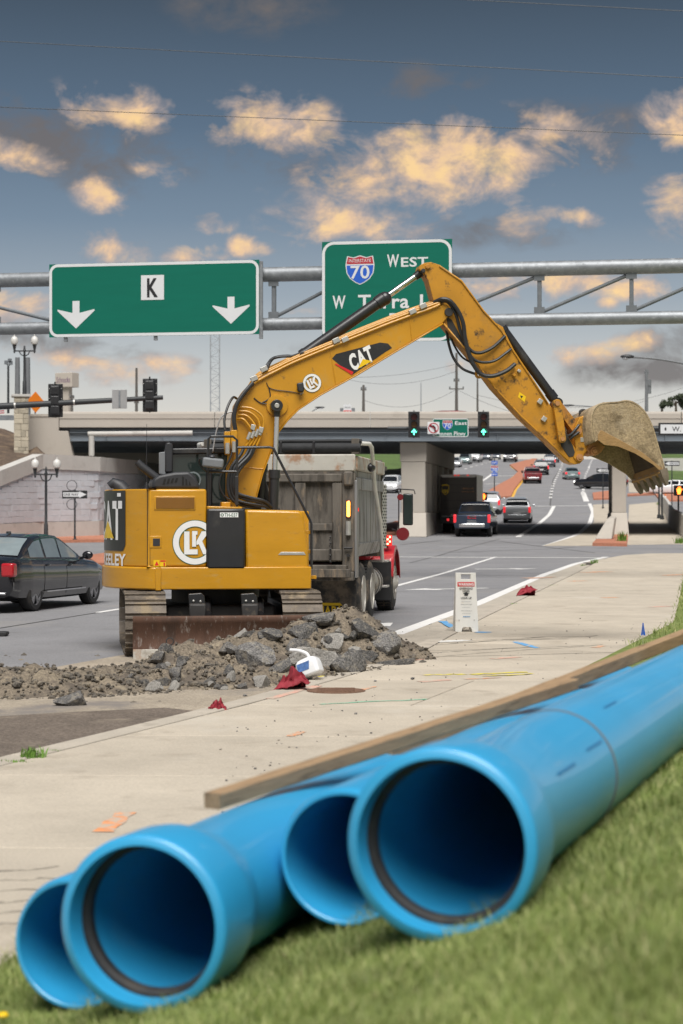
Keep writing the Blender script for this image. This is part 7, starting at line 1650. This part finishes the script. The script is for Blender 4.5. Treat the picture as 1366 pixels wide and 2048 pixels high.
# ------------------------------------------------------------------ lawn
def lawn_z(x, y):
    d = (x-Xe(y))*.96
    if d < 0: return .03+.02*max(d, -1)
    s = .35*(d-.47); z = .5*(s+math.sqrt(s*s+.0016)) ; fade = 1/(1+max(0, (y-16)/14)**2)
    return .055-.08*min(1, max(0, d-.25)/.5)+min(z, 1.25)*fade+.012*noise.noise(V((x*2, y*2, 0)))
mb = MB(); rows = []
for y in list(np.linspace(3.2, 14, 55))+list(np.linspace(14.5, 70, 60)):
    rows.append([(Xe(y)+d, y, lawn_z(Xe(y)+d, y) if d > 0 else SWZ-.03) for d in list(np.linspace(-.02, 5, 40))+[7, 12]])
mb.grid(rows); tag(mb.build('lawn', 'lawn', ang=180, recalc=False), kind='structure')
# grass blades (one mass)
def blades(n, x0, x1, y0, y1, hmin, hmax, w, seed):
    rng = np.random.default_rng(seed); V_ = []; 
    xs = rng.uniform(x0, x1, n); ys = rng.uniform(y0, y1, n); pts = []
    for x, y in zip(xs, ys):
        d = x-Xe(y)
        if d < .0 or abs((x/y)*F) > 800: continue
        if d < .08 and rng.random() > d/.08: continue
        pts.append((x, y, lawn_z(x, y)-.005))
    P = np.array(pts); k = len(P); a = rng.uniform(0, 6.283, k); h = rng.uniform(hmin, hmax, k)*(1+.35*np.sin(P[:, 0]*5.1+P[:, 1]*3.3)*np.sin(P[:, 1]*4.3-P[:, 0]*2)); ln = rng.uniform(.3, 1.6, k)*h; d = np.stack([np.cos(a), np.sin(a), np.zeros(k)], 1); s = np.stack([-np.sin(a), np.cos(a), np.zeros(k)], 1)*w*rng.uniform(.6, 1.2, (k, 1)); up = np.array([0, 0, 1.])
    m = P+d*(ln*.35)[:, None]+up*(h*.6)[:, None]; e = P+d*ln[:, None]+up*h[:, None]
    Vv = np.stack([P-s, P+s, m+s*.7, m-s*.7, e], 1).reshape(-1, 3); b = np.arange(k)*5
    me = bpy.data.meshes.new('grass'); F4 = np.stack([b, b+1, b+2, b+3], 1); F3 = np.stack([b+3, b+2, b+4], 1)
    me.vertices.add(len(Vv)); me.vertices.foreach_set('co', Vv.ravel()); loops = np.concatenate([F4.ravel(), F3.ravel()]); me.loops.add(len(loops)); me.loops.foreach_set('vertex_index', loops)
    me.polygons.add(2*k); ls = np.concatenate([np.arange(k)*4, 4*k+np.arange(k)*3]); me.polygons.foreach_set('loop_start', ls); me.polygons.foreach_set('loop_total', np.concatenate([np.full(k, 4), np.full(k, 3)])); me.update(); me.validate(); return me
gm = bpy.data.materials.new('grass_blade'); MT['grass_blade'] = gm; gm.use_nodes = True; nt = gm.node_tree; b_ = nt.nodes['Principled BSDF']; b_.inputs['Roughness'].default_value = .6
geo = nt.nodes.new('ShaderNodeNewGeometry'); rp = nt.nodes.new('ShaderNodeValToRGB'); nt.links.new(geo.outputs['Random Per Island'], rp.inputs[0])
cr = rp.color_ramp; cr.elements[0].color = (.13, .19, .035, 1); cr.elements[1].color = (.56, .52, .26, 1); e = cr.elements.new(.45); e.color = (.25, .31, .085, 1); e = cr.elements.new(.86); e.color = (.38, .42, .16, 1)
tc_ = nt.nodes.new('ShaderNodeTexCoord'); nz_ = nt.nodes.new('ShaderNodeTexNoise'); nz_.inputs['Scale'].default_value = 2.2; nz_.inputs['Detail'].default_value = 4; nt.links.new(tc_.outputs['Object'], nz_.inputs['Vector']); mr_ = nt.nodes.new('ShaderNodeMapRange'); nt.links.new(nz_.outputs[0], mr_.inputs[0]); mr_.inputs[1].default_value = .3; mr_.inputs[2].default_value = .7; mr_.inputs[3].default_value = .68; mr_.inputs[4].default_value = 1.3
cc_ = nt.nodes.new('ShaderNodeCombineColor'); [nt.links.new(mr_.outputs[0], cc_.inputs[i]) for i in range(3)]; mx_ = nt.nodes.new('ShaderNodeMix'); mx_.data_type = 'RGBA'; mx_.blend_type = 'MULTIPLY'; mx_.inputs[0].default_value = 1; nt.links.new(rp.outputs[0], mx_.inputs[6]); nt.links.new(cc_.outputs[0], mx_.inputs[7]); nt.links.new(mx_.outputs[2], b_.inputs['Base Color'])
tr_ = nt.nodes.new('ShaderNodeBsdfTranslucent'); nt.links.new(mx_.outputs[2], tr_.inputs[0]); ms_ = nt.nodes.new('ShaderNodeMixShader'); ms_.inputs[0].default_value = .35; nt.links.new(b_.outputs[0], ms_.inputs[1]); nt.links.new(tr_.outputs[0], ms_.inputs[2]); nt.links.new(ms_.outputs[0], nt.nodes['Material Output'].inputs[0])
for args in ((150000, -2., 2.8, 3.6, 10.5, .022, .052, .0024, 1), (70000, .5, 4.5, 9, 20, .03, .06, .0035, 2), (26000, 4., 12.5, 20, 58, .05, .10, .006, 3)):
    me = blades(*args); me.materials.append(gm); o = bpy.data.objects.new('grass', me); COL.objects.link(o); tag(o, 'short mown grass of the lawn under and beside the blue pipes', 'grass', kind='stuff')
t = thing('dandelion', 'yellow dandelion flower in the grass at the lower left corner', 'flower', at(6, 2030, 7.0)); m = MB(); m.cyl((0, 0, -.06), (0, 0, 0), .003, n=5); m.build('stem', 'weed', t); m = MB(); m.ball((0, 0, 0), (.022, .022, .012), 12, 6); m.build('flower', 'decal_yellow', t)
# ------------------------------------------------------------------ blue water pipes and timbers
PD = V((1.70, 5.31, -.03)).normalized()
def water_pipe(mouth, L, label, bell=True, r=.25):
    t = thing('water_pipe', label, 'pipe', mouth, 0, 'blue water pipes on the lawn'); th = .026
    if bell:
        rb = .30; prof = [(0, rb-.034), (.004, rb-.01), (.012, rb-.002), (.03, rb), (.24, rb), (.30, rb-.006), (.40, r+.012), (.48, r), (1.2, r), (L, r), (L, r-th), (.50, r-th), (.42, r-.006), (.25, rb-.045), (.175, rb-.045), (.17, rb-.026), (.095, rb-.026), (.09, rb-.04), (.03, rb-.036), (.008, rb-.036)]
    else: prof = [(0, r-th+.004), (0, r-.012), (.03, r-.001), (.04, r), (1, r), (L, r), (L, r-th), (.004, r-th)]
    m = MB(); m.lathe(prof, (0, 0, 0), PD, 72, close=True); m.build('barrel', 'pipe_blue', t, ang=40)
    if bell: m = MB(); m.lathe([(.097, .273), (.097, .250), (.112, .238), (.145, .238), (.160, .248), (.168, .273)], (0, 0, 0), PD, 72, close=True); m.build('gasket', 'rubber', t)
    return t
pr = water_pipe(V((.300, 5.79, .912)), 6.1, 'rightmost blue pipe with wide belled mouth and black gasket')
pl_ = water_pipe(V((-.668, 6.33, .552)), 6.1, 'left blue pipe with belled mouth beside the plain left end')
pm_ = water_pipe(V((.010, 6.80, .69)), 6.1, 'middle blue pipe with plain open end between the two belled mouths', False)
pz = water_pipe(V((-.995, 7.05, .325)), 6.1, 'leftmost blue pipe with plain open end lowest on the lawn', False)
m = MB(); m.lathe([(1.72, .2505), (1.72, .2535), (1.745, .2535), (1.745, .2505)], (0, 0, 0), PD, 72, close=True); m.build('marking_ring', 'pole_grey', pr)
for i, (t0, a0) in enumerate(((.75, 30), (1.35, 34), (2.2, 60))):
    u = PD.cross(V((0, 0, 1))).normalized(); w = u.cross(PD); m = MB(); 
    P_ = lambda s_, a: PD*s_+(u*math.cos(R(a))+w*math.sin(R(a)))*.2515
    q0 = t0
    while q0 < t0+.3: l = random.uniform(.012, .045); m.add([P_(q0, a0), P_(q0+l, a0), P_(q0+l, a0+3), P_(q0, a0+3)], [(0, 1, 2, 3)]); q0 += l+.012
    m.build('print_line', 'pipe_print', pr, ang=0, recalc=False)
def timber(a, b, w, h, label, roll=0.):
    a, b = V(a), V(b); L = (b-a).length; t = bpy.data.objects.new('timber', None); bpy.data.objects.remove(t)
    m = MB(); n = 24
    rows = []
    for i in range(n+1):
        x = L*i/n; s = [(-w/2, -h/2), (w/2, -h/2), (w/2, h/2), (-w/2, h/2)]; rows.append([V((x, y+.003*noise.noise(V((x*3, j, 1))), z+.003*noise.noise(V((x*3, j, 7))))) for j, (y, z) in enumerate(s)])
    m.grid(rows, wrap=True); m.add(rows[0], [(0, 1, 2, 3)]); m.add(rows[-1], [(0, 1, 2, 3)]); o = m.build('timber', 'wood', None, ang=30, bevel=.006); d = (b-a); o.location = a; o.rotation_mode = 'QUATERNION'; o.rotation_quaternion = d.to_track_quat('X', 'Z'); return tag(o, label, 'timber', 'timbers lying on the pipes')
timber(at(424, 1602, 7.3), at(1143, 1368, 10.0), .075, .062, 'nearer weathered timber lying along the top of the blue pipes')
timber(at(770, 1508, 9.0), at(1420, 1252, 12.9), .075, .075, 'farther weathered timber behind the near one along the pipes')
